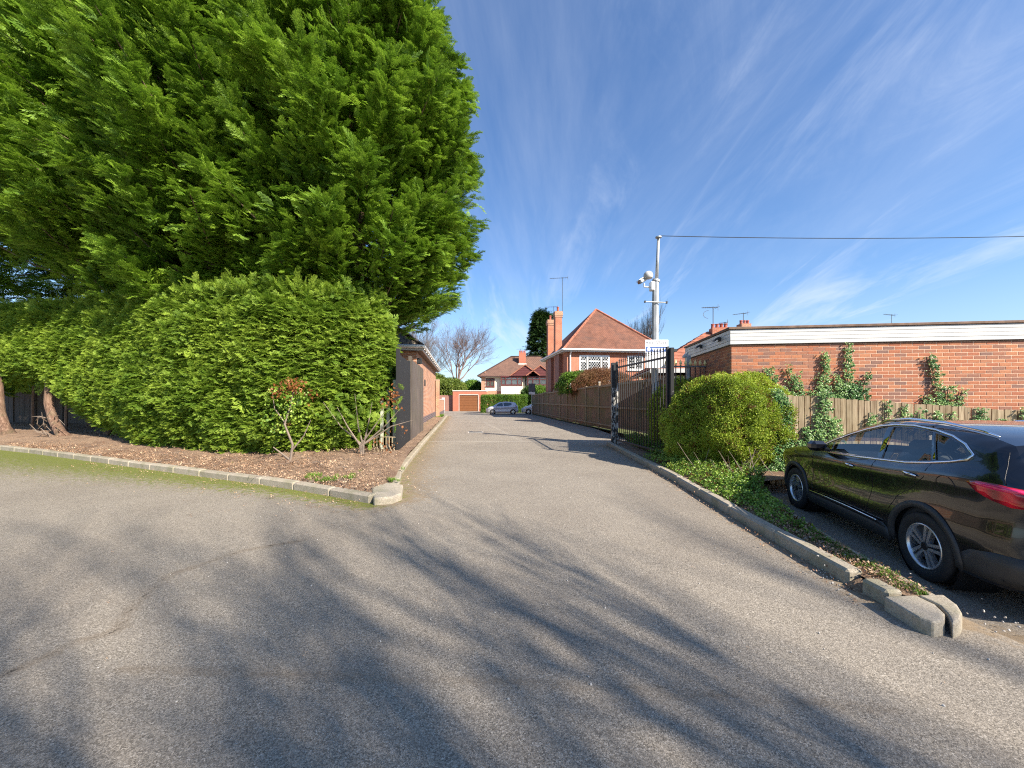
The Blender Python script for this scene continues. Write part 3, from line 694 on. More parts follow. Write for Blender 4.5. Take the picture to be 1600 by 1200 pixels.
# litter, pebbles and weeds
def litter(nm, n, reg, zf, protos, smin, smax, kind='stuff', flat=.5):
    pts = []
    while len(pts) < n:
        p = reg()
        if p is None: continue
        pts.append((p[0], p[1], zf(p)))
    pts = np.array(pts); d = rng.normal(size=(n, 3)); d[:, 2] *= flat; up = rng.normal(size=(n, 3)) * flat + np.array([0, 0, 1])
    o = scatter(nm, pts, euler_from(d, up), rng.uniform(smin, smax, n) , protos, None, kind); return o
def leafproto(name, mat, seed, k=5):
    r = random.Random(seed); vs, fs, tp = [], [], []
    for i in range(k):
        p = Vector((r.uniform(-1, 1), r.uniform(-1, 1), r.uniform(.0, .1))); a = r.uniform(0, 6.3); L = r.uniform(.25, .6); w = L * r.uniform(.12, .4); d = Vector((math.cos(a), math.sin(a), r.uniform(-.1, .5))); s = Vector((-d.y, d.x, r.uniform(-.3, .3)))
        b = len(vs); vs += [p, p + d * L * .5 + s * w, p + d * L, p + d * L * .5 - s * w]; fs += [(b, b + 1, b + 2), (b, b + 2, b + 3)]; t = r.random(); tp += [t] * 4
    return proto(name, vs, fs, tp, mat)
P_LIT = [leafproto('litter_bits', 'litter_leaf', s) for s in (1, 2, 3)]
def tuftproto(name, seed, n=16):
    r = random.Random(seed); vs, fs, tp = [], [], []
    for i in range(n):
        a = r.uniform(0, 6.3); p = Vector((r.uniform(-.3, .3), r.uniform(-.3, .3), 0)); d = Vector((math.cos(a) * r.uniform(.1, .7), math.sin(a) * r.uniform(.1, .7), 1)).normalized(); L = r.uniform(.4, 1); s = d.cross(Vector((0, 0, 1))).normalized() * .035
        b = len(vs); m = p + d * L * .6; e = p + d * L + Vector((d.x, d.y, -.3)) * .25 * L; vs += [p - s, p + s, m + s, m - s, e]; fs += [(b, b + 1, b + 2, b + 3), (b + 3, b + 2, b + 4)]; tp += [0, 0, .5, .5, 1]
    return proto(name, vs, fs, tp, 'grass_blade')
P_TUF = [tuftproto('grass_tuft_source', s) for s in (1, 2)]
def near(line, w, side=0):
    pts = resample(line, .05)
    def f():
        i = random.randrange(len(pts) - 1); a, b = pts[i], pts[i + 1]; d = (b - a) / np.linalg.norm(b - a); n = np.array([-d[1], d[0]]); q = random.gauss(0, w) if side == 0 else abs(random.gauss(0, w)) * side
        return a + n * q
    return f
def inbed():
    x = random.uniform(-16, -2.2); y0 = np.interp(x, [p[0] for p in KL], [p[1] for p in KL]); y = y0 + .15 + abs(random.gauss(0, 1.6))
    return (x, y) if x < -2.3 - .133 * (y - 8) - .1 else None
litter('leaf_litter_on_bed', 9500, inbed, lambda p: .10 + .22 * sstep(p[1] - np.interp(p[0], [q[0] for q in KL], [q[1] for q in KL]), 0, 3) + .01, P_LIT, .03, .075)
litter('leaf_litter_beside_kerb', 700, near(KR, .30, -1), lambda p: .006, P_LIT, .02, .05)
litter('leaf_litter_under_front_kerb', 500, near(KL[4:], .45, -1), lambda p: .006, P_LIT, .02, .05)
litter('leaf_litter_on_driveway', 260, lambda: (random.uniform(-4, 3), random.uniform(2, 12)), lambda p: .004, P_LIT, .008, .022)
def instrip():
    y = random.uniform(2.85, 7.0); x0 = np.interp(y, [2.86, 3.79, 5.5, 7.34], [2.92, 2.95, 3.05, 3.2]); x1 = np.interp(y, [2.8, 3.59, 4.53, 6.0, 7], [3.12, 3.2, 3.42, 3.8, 4.2]); return (random.uniform(x0, x1), y)
litter('leaf_litter_on_strip', 1500, instrip, lambda p: .115, P_LIT, .02, .055)
litter('litter_along_right_kerb', 500, near(RA + RA2, .12, -1), lambda p: .006, P_LIT, .02, .05)
litter('grass_on_strip', 420, lambda: (lambda p: p if random.random() < .5 else (np.interp(p[1], [2.8, 3.59, 4.53], [3.1, 3.2, 3.4]) - abs(random.gauss(0, .05)), p[1]))(instrip()) , lambda p: .10, P_TUF, .03, .07, flat=.12) if False else None
def tufts(nm, pts, smin, smax):
    n = len(pts); d = np.stack([np.cos(a := rng.uniform(0, 6.3, n)), np.sin(a), np.zeros(n)], 1); up = np.tile([0, 0, 1.0], (n, 1)) + rng.normal(size=(n, 3)) * .12
    return scatter(nm, np.array(pts), euler_from(d, up), rng.uniform(smin, smax, n), P_TUF, None)
tp = []
for k in range(260):
    y = random.uniform(2.85, 4.6); tp.append((np.interp(y, [2.8, 3.59, 4.53], [3.1, 3.2, 3.4]) - abs(random.gauss(0, .06)), y, .09))
for k in range(60): q = instrip(); tp.append((q[0], q[1], .09))
tufts('grass_on_planting_strip', tp, .03, .08)
tp = [(-2.3 - .133 * (y - 8) - .35 - abs(random.gauss(0, .3)), y, .1) for y in np.linspace(17, 34, 500)]
tufts('grass_beside_outbuilding', tp, .12, .3)
tp = []
for cx, cy, r, n in ((-2.75, 7.7, .22, 60), (-3.3, 6.75, .15, 25), (-2.9, 6.9, .12, 20), (-3.6, 7.1, .1, 20), (-13.3, 12.9, .35, 40), (-11.5, 11.5, .2, 20), (-9.5, 10.4, .15, 15), (-2.1, 6.7, .05, 20), (-6.0, 9.4, .3, 20)):
    for k in range(n): tp.append((cx + random.gauss(0, r), cy + random.gauss(0, r), .13))
tufts('grass_tufts_on_bed', tp, .04, .11)
mb = MB()
for k in range(240):
    q = None
    while q is None: q = inbed()
    a = random.uniform(0, 6.3); L = random.uniform(.06, .3); z = .10 + .22 * float(sstep(np.array(q[1] - np.interp(q[0], [w[0] for w in KL], [w[1] for w in KL])), 0, 3)) + .025
    mb.tube([(q[0], q[1], z), (q[0] + L * .5 * math.cos(a), q[1] + L * .5 * math.sin(a), z + random.uniform(-.01, .03)), (q[0] + L * math.cos(a + .4), q[1] + L * math.sin(a + .4), z)], [.006, .005, .003], 4)
mb.build('fallen_twigs', 'twig', kind='stuff')
# pebbles
pb = []
r_ = random.Random(3)
def pebble(s):
    bm = bmesh.new(); bmesh.ops.create_icosphere(bm, subdivisions=1, radius=1); rr = random.Random(s)
    for v in bm.verts: v.co *= rr.uniform(.75, 1.15); v.co.z *= .6
    me = bpy.data.meshes.new('pebble_source'); bm.to_mesh(me); bm.free(); me.materials.append(M['stone_grey']); return bpy.data.objects.new('pebble_source', me)
P_PEB = [pebble(1), pebble(2)]
pts = [(random.uniform(-3.5, 3), random.uniform(1.8, 8), .004) for k in range(160)] + [(2.8 + random.gauss(0, .1), 3.3 + random.gauss(0, .12), .01) for k in range(50)] + [(3.05 + random.gauss(0, .13), random.uniform(3, 4.4), .11) for k in range(60)] + [(3.4 + random.gauss(0, .2), 2.65 + random.gauss(0, .12), .01) for k in range(30)]
n = len(pts); sc = rng.uniform(.003, .009, n); sc[160:] *= 1.2
scatter('pebbles', np.array(pts), rng.uniform(0, 6, (n, 3)), sc, P_PEB, None)
# manhole cover
mh = thing('manhole_cover', (-1.72, 18.0, 0), 'worn pale iron manhole cover set in the driveway', 'manhole cover', rz=.12)
MB().box(-.36, .36, -.27, .27, -.02, .006).build('frame', 'stone_grey', mh, local=True)
mb = MB().box(-.30, .30, -.21, .21, -.01, .012)
for i in range(5): mb.box(-.27, .27, -.18 + i * .085, -.15 + i * .085, .012, .016)
mb.build('lid', 'aerial_metal', mh, local=True)

# ================================================================== trees and hedges on the left
def bough_tree(nm, base, top, prof, label, nb, per, seed, smin=.22, smax=.43, protos=P_LEY, elev=(.1, .7), trunk_r=.22, cat='tree', lean=(0, 0), group=None, trunks=1, inner=260, barkm='bark_red', open_side=None):
    """conifer: boughs run from the trunk out to the crown envelope; sprays sit along their outer part"""
    r = np.random.default_rng(seed); root = thing(nm, base, label, cat, group)
    zs, Rs = zip(*prof); pts, dirs, ups, scl = [], [], [], []
    bm_ = MB(); twigs = MB()
    bx_, by_, bz_ = base
    tm = MB(); H = top - bz_
    tp_ = [(bx_ + lean[0] * t * t + .12 * math.sin(5 * t + seed), by_ + lean[1] * t * t, bz_ - .2 + (H * .96 + .2) * t) for t in np.linspace(0, 1, 12)]
    tm.tube(tp_, [trunk_r * (1.25 if i == 0 else 1) * (1 - .9 * i / 11) + .015 for i in range(12)], 10)
    tm.build('trunk', barkm, root, smooth=True)
    for i in range(nb):
        z1 = zs[0] + (zs[-1] - zs[0]) * r.random() ** 0.9
        th = r.uniform(0, 2 * PI); R = np.interp(z1, zs, Rs) * (1 + .10 * math.sin(3 * th + seed) + .07 * math.sin(7 * th + z1 * 1.3)) * (r.uniform(.70, 1.0) + (.13 if r.random() < .14 else 0))
        if R < .15: continue
        z0 = max(bz_ + .3, z1 - R * math.tan(r.uniform(*elev)))
        A = np.array([bx_ + lean[0] * ((z0 - bz_) / H) ** 2, by_ + lean[1] * ((z0 - bz_) / H) ** 2, z0]); B = np.array([bx_ + R * math.cos(th), by_ + R * math.sin(th), z1])
        bd = (B - A); L = np.linalg.norm(bd); bd /= L; sag = r.uniform(.03, .10) * L
        side = np.cross(bd, [0, 0, 1.]); side /= max(np.linalg.norm(side), 1e-3)
        if i % 3 == 0: bm_.tube([A + bd * L * t - np.array([0, 0, sag * 4 * t * (1 - t)]) for t in (0, .35, .7, 1)], [.05, .035, .02, .008], 4, False)
        m = per
        t = 1 - np.abs(r.normal(0, .26, m)); t = np.clip(t, .25, 1.04)
        lat = r.normal(0, 1, m) * (.10 + .38 * (1.05 - t)) ; ver = r.normal(0, .11, m)
        P = A + bd * (t * L)[:, None] + side * lat[:, None] + np.array([0, 0, 1.]) * (ver - sag * 4 * t * (1 - t))[:, None]
        spread = np.where(lat > 0, 1, -1) * r.uniform(.1, 1.0, m)
        D = bd + side * spread[:, None] * .9 + np.stack([r.normal(0, .22, m), r.normal(0, .22, m), r.normal(.05, .25, m)], 1)
        U = np.array([0, 0, 1.]) + r.normal(0, .38, (m, 3)) + np.array([math.cos(th), math.sin(th), 0]) * .25
        pts.append(P); dirs.append(D); ups.append(U); scl.append(r.uniform(smin, smax, m) * np.clip(1.1 - .25 * (t - .6), .8, 1.2))
    for i in range(inner):      # shaded inner foliage that closes the crown
        z1 = r.uniform(zs[0] + .3, zs[-1] - 1); th = r.uniform(0, 6.3); R = np.interp(z1, zs, Rs) * r.uniform(.25, .72)
        pts.append(np.array([[bx_ + R * math.cos(th), by_ + R * math.sin(th), z1]])); dirs.append(np.array([[math.cos(th) + r.normal(0, .4), math.sin(th) + r.normal(0, .4), r.normal(0, .5)]])); ups.append(r.normal(0, 1, (1, 3)) + [0, 0, 1]); scl.append(np.array([r.uniform(.9, 1.5)]))
    bm_.build('bough', 'bark', root, kind='stuff')
    P = np.concatenate(pts); scatter('crown', P, euler_from(np.concatenate(dirs), np.concatenate(ups)), np.concatenate(scl), protos, root)
    return root
gl = 'tall conifers behind the clipped hedge'
bough_tree('leyland_cypress', (-5.1, 12.6, .2), 16.5, [(4.4, 1.3), (5.0, 3.2), (5.8, 4.0), (8, 4.25), (10, 4.3), (11.6, 4.05), (13, 3.1), (14.5, 2.1), (16.4, .3)], 'tall bright green conifer at the driveway end of the row, its boughs overhanging the gate', 700, 84, 11, group=gl, trunk_r=.3)
bough_tree('leyland_cypress', (-9.6, 13.3, .2), 18.5, [(4.4, 2.2), (5.4, 3.7), (7, 4.3), (11, 4.3), (14, 3.2), (18, .4)], 'tall green conifer second from the driveway, above the middle of the clipped hedge', 580, 78, 12, group=gl, trunk_r=.3)
bough_tree('leyland_cypress', (-14.3, 14.6, .2), 18.5, [(6.0, 1.8), (7.2, 4.0), (10, 4.6), (14, 3.4), (18, .4)], 'tall green conifer third from the driveway with a dark hollow under its crown', 500, 70, 13, group=gl, trunk_r=.3)
bough_tree('leyland_cypress', (-18.6, 17.0, .2), 23, [(7.6, 1.6), (9.0, 4.4), (12, 4.9), (17, 3.8), (22.5, .4)], 'tall green conifer at the far left end of the row with bare brown lower trunk', 460, 66, 14, group=gl, trunk_r=.26)
bough_tree('leyland_cypress', (-25.6, 18.5, .2), 25, [(2.0, 1.6), (4.0, 4.1), (11, 5.2), (18, 4.4), (24.5, .4)], 'tall dark conifer at the left edge, standing behind the row', 300, 26, 15, smin=.5, smax=.9, group=gl, trunk_r=.26)
bough_tree('leyland_cypress', (-12.5, 19.5, .2), 15, [(1.5, 2.6), (4.0, 4.1), (8, 4.0), (11, 3.4), (14.5, .4)], 'dark conifer glimpsed through the hollow below the tall crowns', 260, 24, 16, smin=.5, smax=.9, group=gl, trunk_r=.26)
# dark boundary fence closing the view under the crowns
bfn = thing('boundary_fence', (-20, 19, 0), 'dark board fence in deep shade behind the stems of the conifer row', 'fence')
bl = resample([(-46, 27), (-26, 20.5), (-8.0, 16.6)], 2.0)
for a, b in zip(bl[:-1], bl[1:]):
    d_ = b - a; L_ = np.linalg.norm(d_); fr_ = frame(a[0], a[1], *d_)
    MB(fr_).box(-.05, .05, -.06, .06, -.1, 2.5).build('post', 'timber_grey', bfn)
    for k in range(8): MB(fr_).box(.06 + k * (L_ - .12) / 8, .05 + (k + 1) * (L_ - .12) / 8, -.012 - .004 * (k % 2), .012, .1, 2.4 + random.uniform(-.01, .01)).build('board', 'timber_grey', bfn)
# leaning lower trunks seen under the hedge at the left
tr = thing('tree_stem', (-16.2, 13.6, .1), 'curved reddish brown stem leaning out from under the left end of the hedge', 'tree stem')
MB().tube([(-15.5, 13.3, .1), (-15.75, 13.35, .35), (-16.2, 13.5, .8), (-16.5, 13.6, 1.4), (-16.6, 13.7, 2.3), (-16.55, 13.8, 4.0)], [.24, .15, .13, .12, .10, .08], 12).build('trunk', 'bark_red', tr, smooth=True)
mb = MB()
for k in range(16):
    a = random.uniform(0, 6.3); x, y, z = -15.9 + random.uniform(-.3, .5), 13.0, random.uniform(.2, 1.0); mb.tube([(x, y, z), (x + math.cos(a) * .25, y - .15, z + .1), (x + math.cos(a) * .5, y - .2, z + random.uniform(-.1, .4))], [.02, .012, .004], 5)
mb.build('twig', 'twig', tr, kind='stuff')
tr = thing('tree_stem', (-18.6, 14.1, .1), 'dark leaning stem at the left edge of the bed below the hedge', 'tree stem')
MB().tube([(-18.2, 13.9, .1), (-18.6, 14.0, .5), (-18.9, 14.1, 1.1), (-19.1, 14.2, 2.2), (-19.2, 14.3, 4)], [.22, .16, .14, .12, .1], 12).build('trunk', 'bark_red', tr, smooth=True)
for (x, y, lb) in ((-14.4, 13.6, 'straight grey brown stem in the shade under the hedge, beside the curved stem'), (-13.5, 13.3, 'thin brown stem in the shade under the hedge, nearest its leafy skirt'), (-12.6, 13.0, 'brown stem almost hidden behind the low skirt of the hedge')):
    tr = thing('tree_stem', (x, y, .1), lb, 'tree stem'); MB().tube([(x, y, 0), (x + .05, y, .8), (x - .05, y, 2.6)], [.14, .10, .08], 9).build('trunk', 'bark', tr, smooth=True)

# clipped hedge
HP = [(-4.0, 11.6), (-3.62, 10.6), (-3.45, 9.9), (-4.2, 9.4), (-5.8, 9.25), (-7.6, 9.75), (-9.4, 10.45), (-11.2, 11.35), (-13.2, 12.4), (-15.4, 13.4), (-17.5, 14.0), (-20.5, 14.8)]
def hedge(nm, path, zb, zt, label, dens, smin, smax, protos, seed, bulge=.25, cat='hedge', inner_mat='bark', thick=1.3, parent_tag=True):
    r = np.random.default_rng(seed); root = thing(nm, (path[4][0], path[4][1] + .8, .1), label, cat)
    pp = np.array(resample(path, .25)); d = np.gradient(pp, axis=0); d /= np.linalg.norm(d, axis=1)[:, None]; nrm = np.stack([-d[:, 1], d[:, 0]], 1)  # outward (towards camera) when walking right to left
    S = np.concatenate([[0], np.cumsum(np.linalg.norm(np.diff(pp, axis=0), axis=1))]); T = S[-1]
    n = int(dens * T * 4.2); s = r.uniform(0, T, n); v = r.random(n) ** .95
    X = np.interp(s, S, pp[:, 0]); Y = np.interp(s, S, pp[:, 1]); nx_ = np.interp(s, S, nrm[:, 0]); ny_ = np.interp(s, S, nrm[:, 1])
    Zb = zb(X, Y); Zt = zt(X, Y); Z = Zb + (Zt - Zb) * v
    from mathutils import noise
    lump = np.array([noise.noise(Vector((a * .9, b * .9 + seed, c * .9))) * .5 + noise.noise(Vector((a * 2.3, b * 2.3, c * 2.3))) * .28 for a, b, c in zip(X, Y, Z)])
    off = lump * .45 + bulge * np.sin(np.clip(v, 0, 1) * PI) - np.abs(r.normal(0, .13, n)) - .35 * sstep(v, .85, 1.0) - .12 * sstep(1 - v, .82, 1)
    X = X + nx_ * off; Y = Y + ny_ * off
    D = np.stack([nx_, ny_, np.full(n, .15)], 1) + r.normal(0, .42, (n, 3)); U = np.array([0, 0, 1.]) + np.stack([nx_, ny_, np.zeros(n)], 1) * .35 + r.normal(0, .35, (n, 3))
    P = np.stack([X, Y, Z], 1); sc = r.uniform(smin, smax, n)
    # top
    m = int(dens * T * thick * .9); s = r.uniform(0, T, m); q = r.uniform(0, thick, m); X = np.interp(s, S, pp[:, 0]) - np.interp(s, S, nrm[:, 0]) * q; Y = np.interp(s, S, pp[:, 1]) - np.interp(s, S, nrm[:, 1]) * q
    Pt = np.stack([X, Y, zt(X, Y) - .1 + r.normal(0, .12, m)], 1); Dt = r.normal(0, .6, (m, 3)) + [0, -.3, .5]; Ut = r.normal(0, .5, (m, 3)) + [0, 0, 1.]
    # inner, larger
    k = int(T * 60); s = r.uniform(0, T, k); v = r.random(k); q = r.uniform(.35, .9, k); X = np.interp(s, S, pp[:, 0]) - np.interp(s, S, nrm[:, 0]) * q; Y = np.interp(s, S, pp[:, 1]) - np.interp(s, S, nrm[:, 1]) * q
    Pi = np.stack([X, Y, zb(X, Y) + .2 + (zt(X, Y) - zb(X, Y) - .3) * v], 1); Di = r.normal(0, 1, (k, 3)); Ui = r.normal(0, 1, (k, 3))
    scatter('foliage', np.concatenate([P, Pt, Pi]), np.concatenate([euler_from(D, U), euler_from(Dt, Ut), euler_from(Di, Ui)]), np.concatenate([sc, r.uniform(smin, smax, m), r.uniform(.6, .9, k)]), protos, root)
    mb = MB()
    for i in range(0, len(pp), 3):
        if pp[i][0] < -12 and random.random() < .6: continue
        x, y = pp[i] - nrm[i] * random.uniform(.4, 1.1); zt_ = float(zt(x, y)); mb.tube([(x, y, .1), (x + random.uniform(-.15, .15), y, zt_ * .5), (x + random.uniform(-.3, .3), y, zt_ - .4)], [.05, .035, .01], 6)
    mb.build('stem', inner_mat, root, kind='stuff')
    return root
hb = lambda X, Y: np.interp(X, [-20.5, -17.5, -16.5, -15.4, -14.5, -13.2, -11.2, -9.6, -8, -4.2, -3.4], [2.2, 2.2, 1.9, 1.3, .9, .55, .25, .16, .12, .14, .6])
ht = lambda X, Y: np.interp(X, [-20, -15, -12, -9.5, -6, -2.7], [5.1, 4.9, 4.75, 4.55, 4.35, 4.15])
hedge('clipped_hedge', HP, hb, ht, 'long bright green clipped conifer hedge on the bare bed left of the gate', 520, .15, .28, P_HED, 21)
# small shrubs in front
def shrub(nm, base, label, stems, leafpos, protos, smin, smax, barkm='twig', cat='shrub', n=160, spread=.25):
    root = thing(nm, base, label, cat); mb = MB()
    for st in stems: mb.tube([tuple(Vector(base) + Vector(p)) for p in st[0]], st[1], 6)
    mb.build('stem', barkm, root, kind='stuff' if len(stems) > 2 else None)
    for key, (lp, pr, cnt) in enumerate(leafpos):
        pts = []
        for k in range(cnt):
            c, rad = random.choice(lp); pts.append(tuple(Vector(base) + Vector(c) + Vector((random.gauss(0, rad), random.gauss(0, rad), random.gauss(0, rad)))))
        scatter('leaves', np.array(pts), rng.uniform(0, 6, (cnt, 3)), rng.uniform(smin, smax, cnt), pr, root)
    return root
shrub('photinia_shrub', (-4.9, 8.45, .2), 'spindly shrub with red and green leaves standing in front of the clipped hedge',
      [([(0, 0, 0), (.05, 0, .35), (-.1, -.05, .8), (0, 0, 1.2), (.1, 0, 1.7)], [.03, .025, .02, .015, .006]), ([(0, 0, 0), (-.15, 0, .12), (-.35, -.05, .3)], [.03, .02, .01]), ([(.02, 0, .2), (.3, 0, .55), (.45, 0, .9)], [.018, .012, .005]), ([(-.1, 0, .8), (-.35, 0, 1.15), (-.4, 0, 1.5)], [.015, .01, .004])],
      [([((.05, 0, 1.7), .10), ((-.2, 0, 1.45), .14), ((.2, 0, 1.55), .12)], P_RED, 34), ([((-.1, 0, 1.2), .2), ((.1, 0, 1.4), .2), ((-.2, 0, .95), .15)], P_GIV, 46)], None, .11, .19)
shrub('bare_shrub', (-3.42, 8.75, .18), 'twiggy low shrub with pale stems at the end of the clipped hedge by the gate',
      [([(0, 0, 0), (random.uniform(-.08, .08), 0, .3), (dx, dy, .75), (dx * 1.8, dy, h)], [.03, .022, .014, .004]) for dx, dy, h in ((-.5, 0, 1.3), (-.3, -.1, 1.2), (-.1, 0, 1.5), (.12, 0, 1.3), (.3, -.1, 1.1), (.5, 0, 1.2), (.65, 0, .9))],
      [([((-.4, 0, 1.1), .2), ((0, 0, 1.2), .3), ((.4, 0, 1.0), .25)], P_HED, 90), ([((.75, -.1, 1.35), .12), ((.5, 0, .5), .25)], P_RED, 20)], None, .12, .22)
# ================================================================== flat-roofed brick building on the right
A8 = math.radians(7.8)
FB = frame(4.94, 8.6, math.cos(A8), -math.sin(A8))      # local x along the front, y away
BL = 13.0; BD = 3.1; WT = 2.76
fb = thing('brick_building', (4.94, 8.6, 0), 'low flat-roofed red brick building with white fascia boards behind the picket fence', 'building')
MB(FB).box(0.001, BL, 0.001, BD, -.3, WT).build('wall', 'mortar', fb)
def brick_shape(l, w=.10, h=.065):
    mb = MB().box(0, l, 0, w, 0, h, .0035); me = bpy.data.meshes.new('brick'); me.from_pydata(mb.v, [], mb.f); me.materials.append(M['brick_red']); return me
bricks = {l: brick_shape(l) for l in (.215, .1025)}
Rb = random.Random(5)
im = rootm(fb).inverted()
front = []
for c in range(int((WT + .1) / .075)):
    z = WT - .072 - c * .075
    if z < -.05: break
    x = 0.0 if c % 2 == 0 else 0.0
    first = .215 if c % 2 == 0 else .1025
    L = first
    while x < BL - .25:
        front.append((x, z, L)); x += L + .010; L = .215
shown = [b for b in front if b[1] > 1.28 + .0 and b[0] < 8.6]
rest = [b for b in front if b not in set(shown)]
shown.sort(key=lambda b: -b[0] * .35 - b[1] * 0)
mats = Matrix
def inview(b):
    p = FB @ Vector((b[0], 0, b[1])); py = 624 - (p.z - CAM_H) * 597 / p.y; px = 800 + 597 * p.x / p.y
    return px < 1600 and py < 617 + max(0, (px - 1225) * .09) + 8
vis = [b for b in shown if inview(b)]
vis.sort(key=lambda b: -b[0]); one = vis[:290]; oneset = set(one)
for (x, z, L) in one:
    o = bpy.data.objects.new('brick', bricks[L]); COL.objects.link(o); o.parent = fb
    o.matrix_local = im @ FB @ Matrix.Translation((x, -.0 + Rb.uniform(-.0012, .0012) - .0035, z)) @ Matrix.Rotation(Rb.uniform(-.003, .003), 4, 'Y')
mb = MB(FB)
for (x, z, L) in front:
    if (x, z, L) in oneset: continue
    if z < -.1: continue
    dy = Rb.uniform(-.0012, .0012); mb.box(x, x + L, -.0035 + dy, .09, z, z + .065)
# side wall courses facing the driveway
for c in range(int(WT / .075)):
    z = WT - .072 - c * .075; y = .0; L = .1025 if c % 2 == 0 else .215
    if z < -.1: break
    y = .10
    while y < BD - .1:
        mb.box(-.006 + Rb.uniform(-.0016, .0016), .08, y, min(y + L, BD), z, z + .065); y += L + .01; L = .215
mb.build('brickwork', 'brick_red', fb, kind='stuff')
for i in range(4):      # white shiplap fascia boards
    z0 = WT + .02 + i * .082
    MB(FB).box(-.05, BL, -.055 - .004 * (i % 2), -.02, z0, z0 + .078, .004).build('fascia_board', 'white_paint', fb)
    MB(FB).box(-.055 - .004 * (i % 2), -.021, -.05, BD + .05, z0, z0 + .078, .004).build('fascia_board', 'white_paint', fb)
MB(FB).box(-.018, BL, -.018, BD, WT + .005, WT + .35).build('roof_edge', 'dark_brown', fb)
mb = MB(FB).box(-.09, BL, -.09, .0, WT + .352, WT + .405, .006).box(-.09, 0, .003, BD + .05, WT + .352, WT + .405, .006); mb.build('roof_trim', 'felt', fb)
MB(FB).box(.003, BL, .003, BD, WT + .352, WT + .40).build('roof', 'felt', fb)
for yy in (.45, 1.7):
    sl = thing('security_light', FB @ Vector((-.08, yy, WT + .22)), 'small black security light on the shaded fascia, ' + ('nearer the corner' if yy < 1 else 'farther from the corner'), 'security light')
    MB(FB).box(-.11, -.06, yy - .04, yy + .04, WT + .16, WT + .26, .01).build('mount', 'rail_black', sl)
    MB(FB).poly([(-.11, yy - .07, WT + .27), (-.11, yy + .07, WT + .27), (-.22, yy + .07, WT + .20), (-.22, yy - .07, WT + .20)], (.0, 0, -.05)).build('lamp_head', 'rail_black', sl)
# grey door and dark post on the shaded side
MB(FB).box(-.045, -.004, 1.0, 1.9, .0, 2.08).build('door', 'door_grey', fb)
mb = MB(FB)
for k in range(5): mb.box(-.055, -.047, 1.04 + k * .17, 1.19 + k * .17, .1, 2.02)
mb.build('door_board', 'door_grey', fb)

# ================================================================== picket fence between parking bay and building
pf = thing('picket_fence', (5.0, 7.7, 0), 'weathered closeboard timber fence behind the parked black car', 'fence')
FP0, FP1 = np.array((5.15, 7.62)), np.array((10.6, 6.84)); fd = FP1 - FP0; fL = np.linalg.norm(fd); FF = frame(*FP0, *fd)
def ftop(s): return 1.67 - .078 * min(s, 6.0)
nbd = 78
for i in range(nbd):
    s = i * .105; t = ftop(s) + random.uniform(-.02, .012); h = t + .15; lean = random.uniform(-.006, .006)
    MB(FF).poly([(s, 0, -.14), (s + .092, .0, -.14), (s + .092 + lean, 0, t - .008), (s + .08 + lean, 0, t), (s + .012 + lean, .0, t + random.uniform(-.006, .004)), (s + lean, 0, t - .01)], (0, random.uniform(.016, .024), 0)).build('board', 'timber_pale', pf)
for zz_ in (.25, .95, 1.35):
    MB(FF).poly([(0, .03, zz_), (fL, .03, zz_ - .078 * fL * zz_ / 1.6), (fL, .03, zz_ + .07 - .078 * fL * zz_ / 1.6), (0, .03, zz_ + .07)], (0, .05, 0)).build('rail', 'timber_dark', pf)
for k in range(4): MB(FF).box(k * 1.9 + .1, k * 1.9 + .2, .085, .18, -.2, ftop(k * 1.9) - .03, .006).build('post', 'timber_dark', pf)

# ================================================================== timber fence along the driveway
tf = thing('timber_fence', (5, 18, 0), 'dark closeboard timber fence along the right side of the driveway', 'fence')
def fpt(px): Y = 4300 / (px - 724); return np.array(((px - 800) / 597 * Y, Y))
posts = [1042, 1000, 962.0, 936.5, 916.5, 900.5, 887, 875.5, 865.5, 856.5, 849, 843, 837.5, 832.5]
fz = lambda Y: np.interp(Y, [15, 18.1, 39.8], [2.38, 2.34, 2.08]); jj = [0, .05, -.03, .1, 0, .03, -.04, .0, .05, -.02, .0, .04, 0, 0]
for i, px in enumerate(posts):
    p = fpt(px); fr = frame(p[0], p[1], -.127, 1.0, 0)
    MB(fr).box(-.05, .05, -.05, .06, -.1, fz(p[1]) + .03 + jj[i], .012).build('post', 'timber_rail', tf)
    if i in (3, 6, 7, 8): MB(fr).box(-.055, .055, -.055, .065, fz(p[1]) + .035 + jj[i], fz(p[1]) + .065 + jj[i]).build('post_cap', 'coping_white', tf)
    if i == len(posts) - 1: break
    q = fpt(posts[i + 1]); L = np.linalg.norm(q - p); fr = frame(p[0], p[1], *(q - p)); z0, z1 = fz(p[1]) - .02, fz(q[1]) - .02; nb = max(8, int(L / .15)) if i < 9 else 8
    off = random.uniform(-.03, .03)
    for k in range(nb):
        s0 = .055 + (L - .11) * k / nb; s1 = .055 + (L - .11) * (k + 1) / nb - .006; za, zb = z0 + (z1 - z0) * s0 / L + off, z0 + (z1 - z0) * s1 / L + off
        y = random.uniform(-.004, .008); MB(fr).poly([(s0, y, .26), (s0, y, za), (s1, y, zb), (s1, y, .26)], (0, -.018, 0)).build('board', 'timber_dark', tf)
    for h, hh in ((.22, .07), (1.12, .09), (None, .10)):
        a = h if h is not None else z0 - .10 + off; b = h if h is not None else z1 - .10 + off
        MB(fr).poly([(.052, .065, a), (L - .052, .065, b), (L - .052, .065, b + hh), (.052, .065, a + hh)], (0, -.05, 0)).build('rail', 'timber_rail', tf)
    if i > 1: MB(fr).box(.052, L - .052, -.01, .02, .07, .24, .004).build('gravel_board', 'timber_dark', tf)

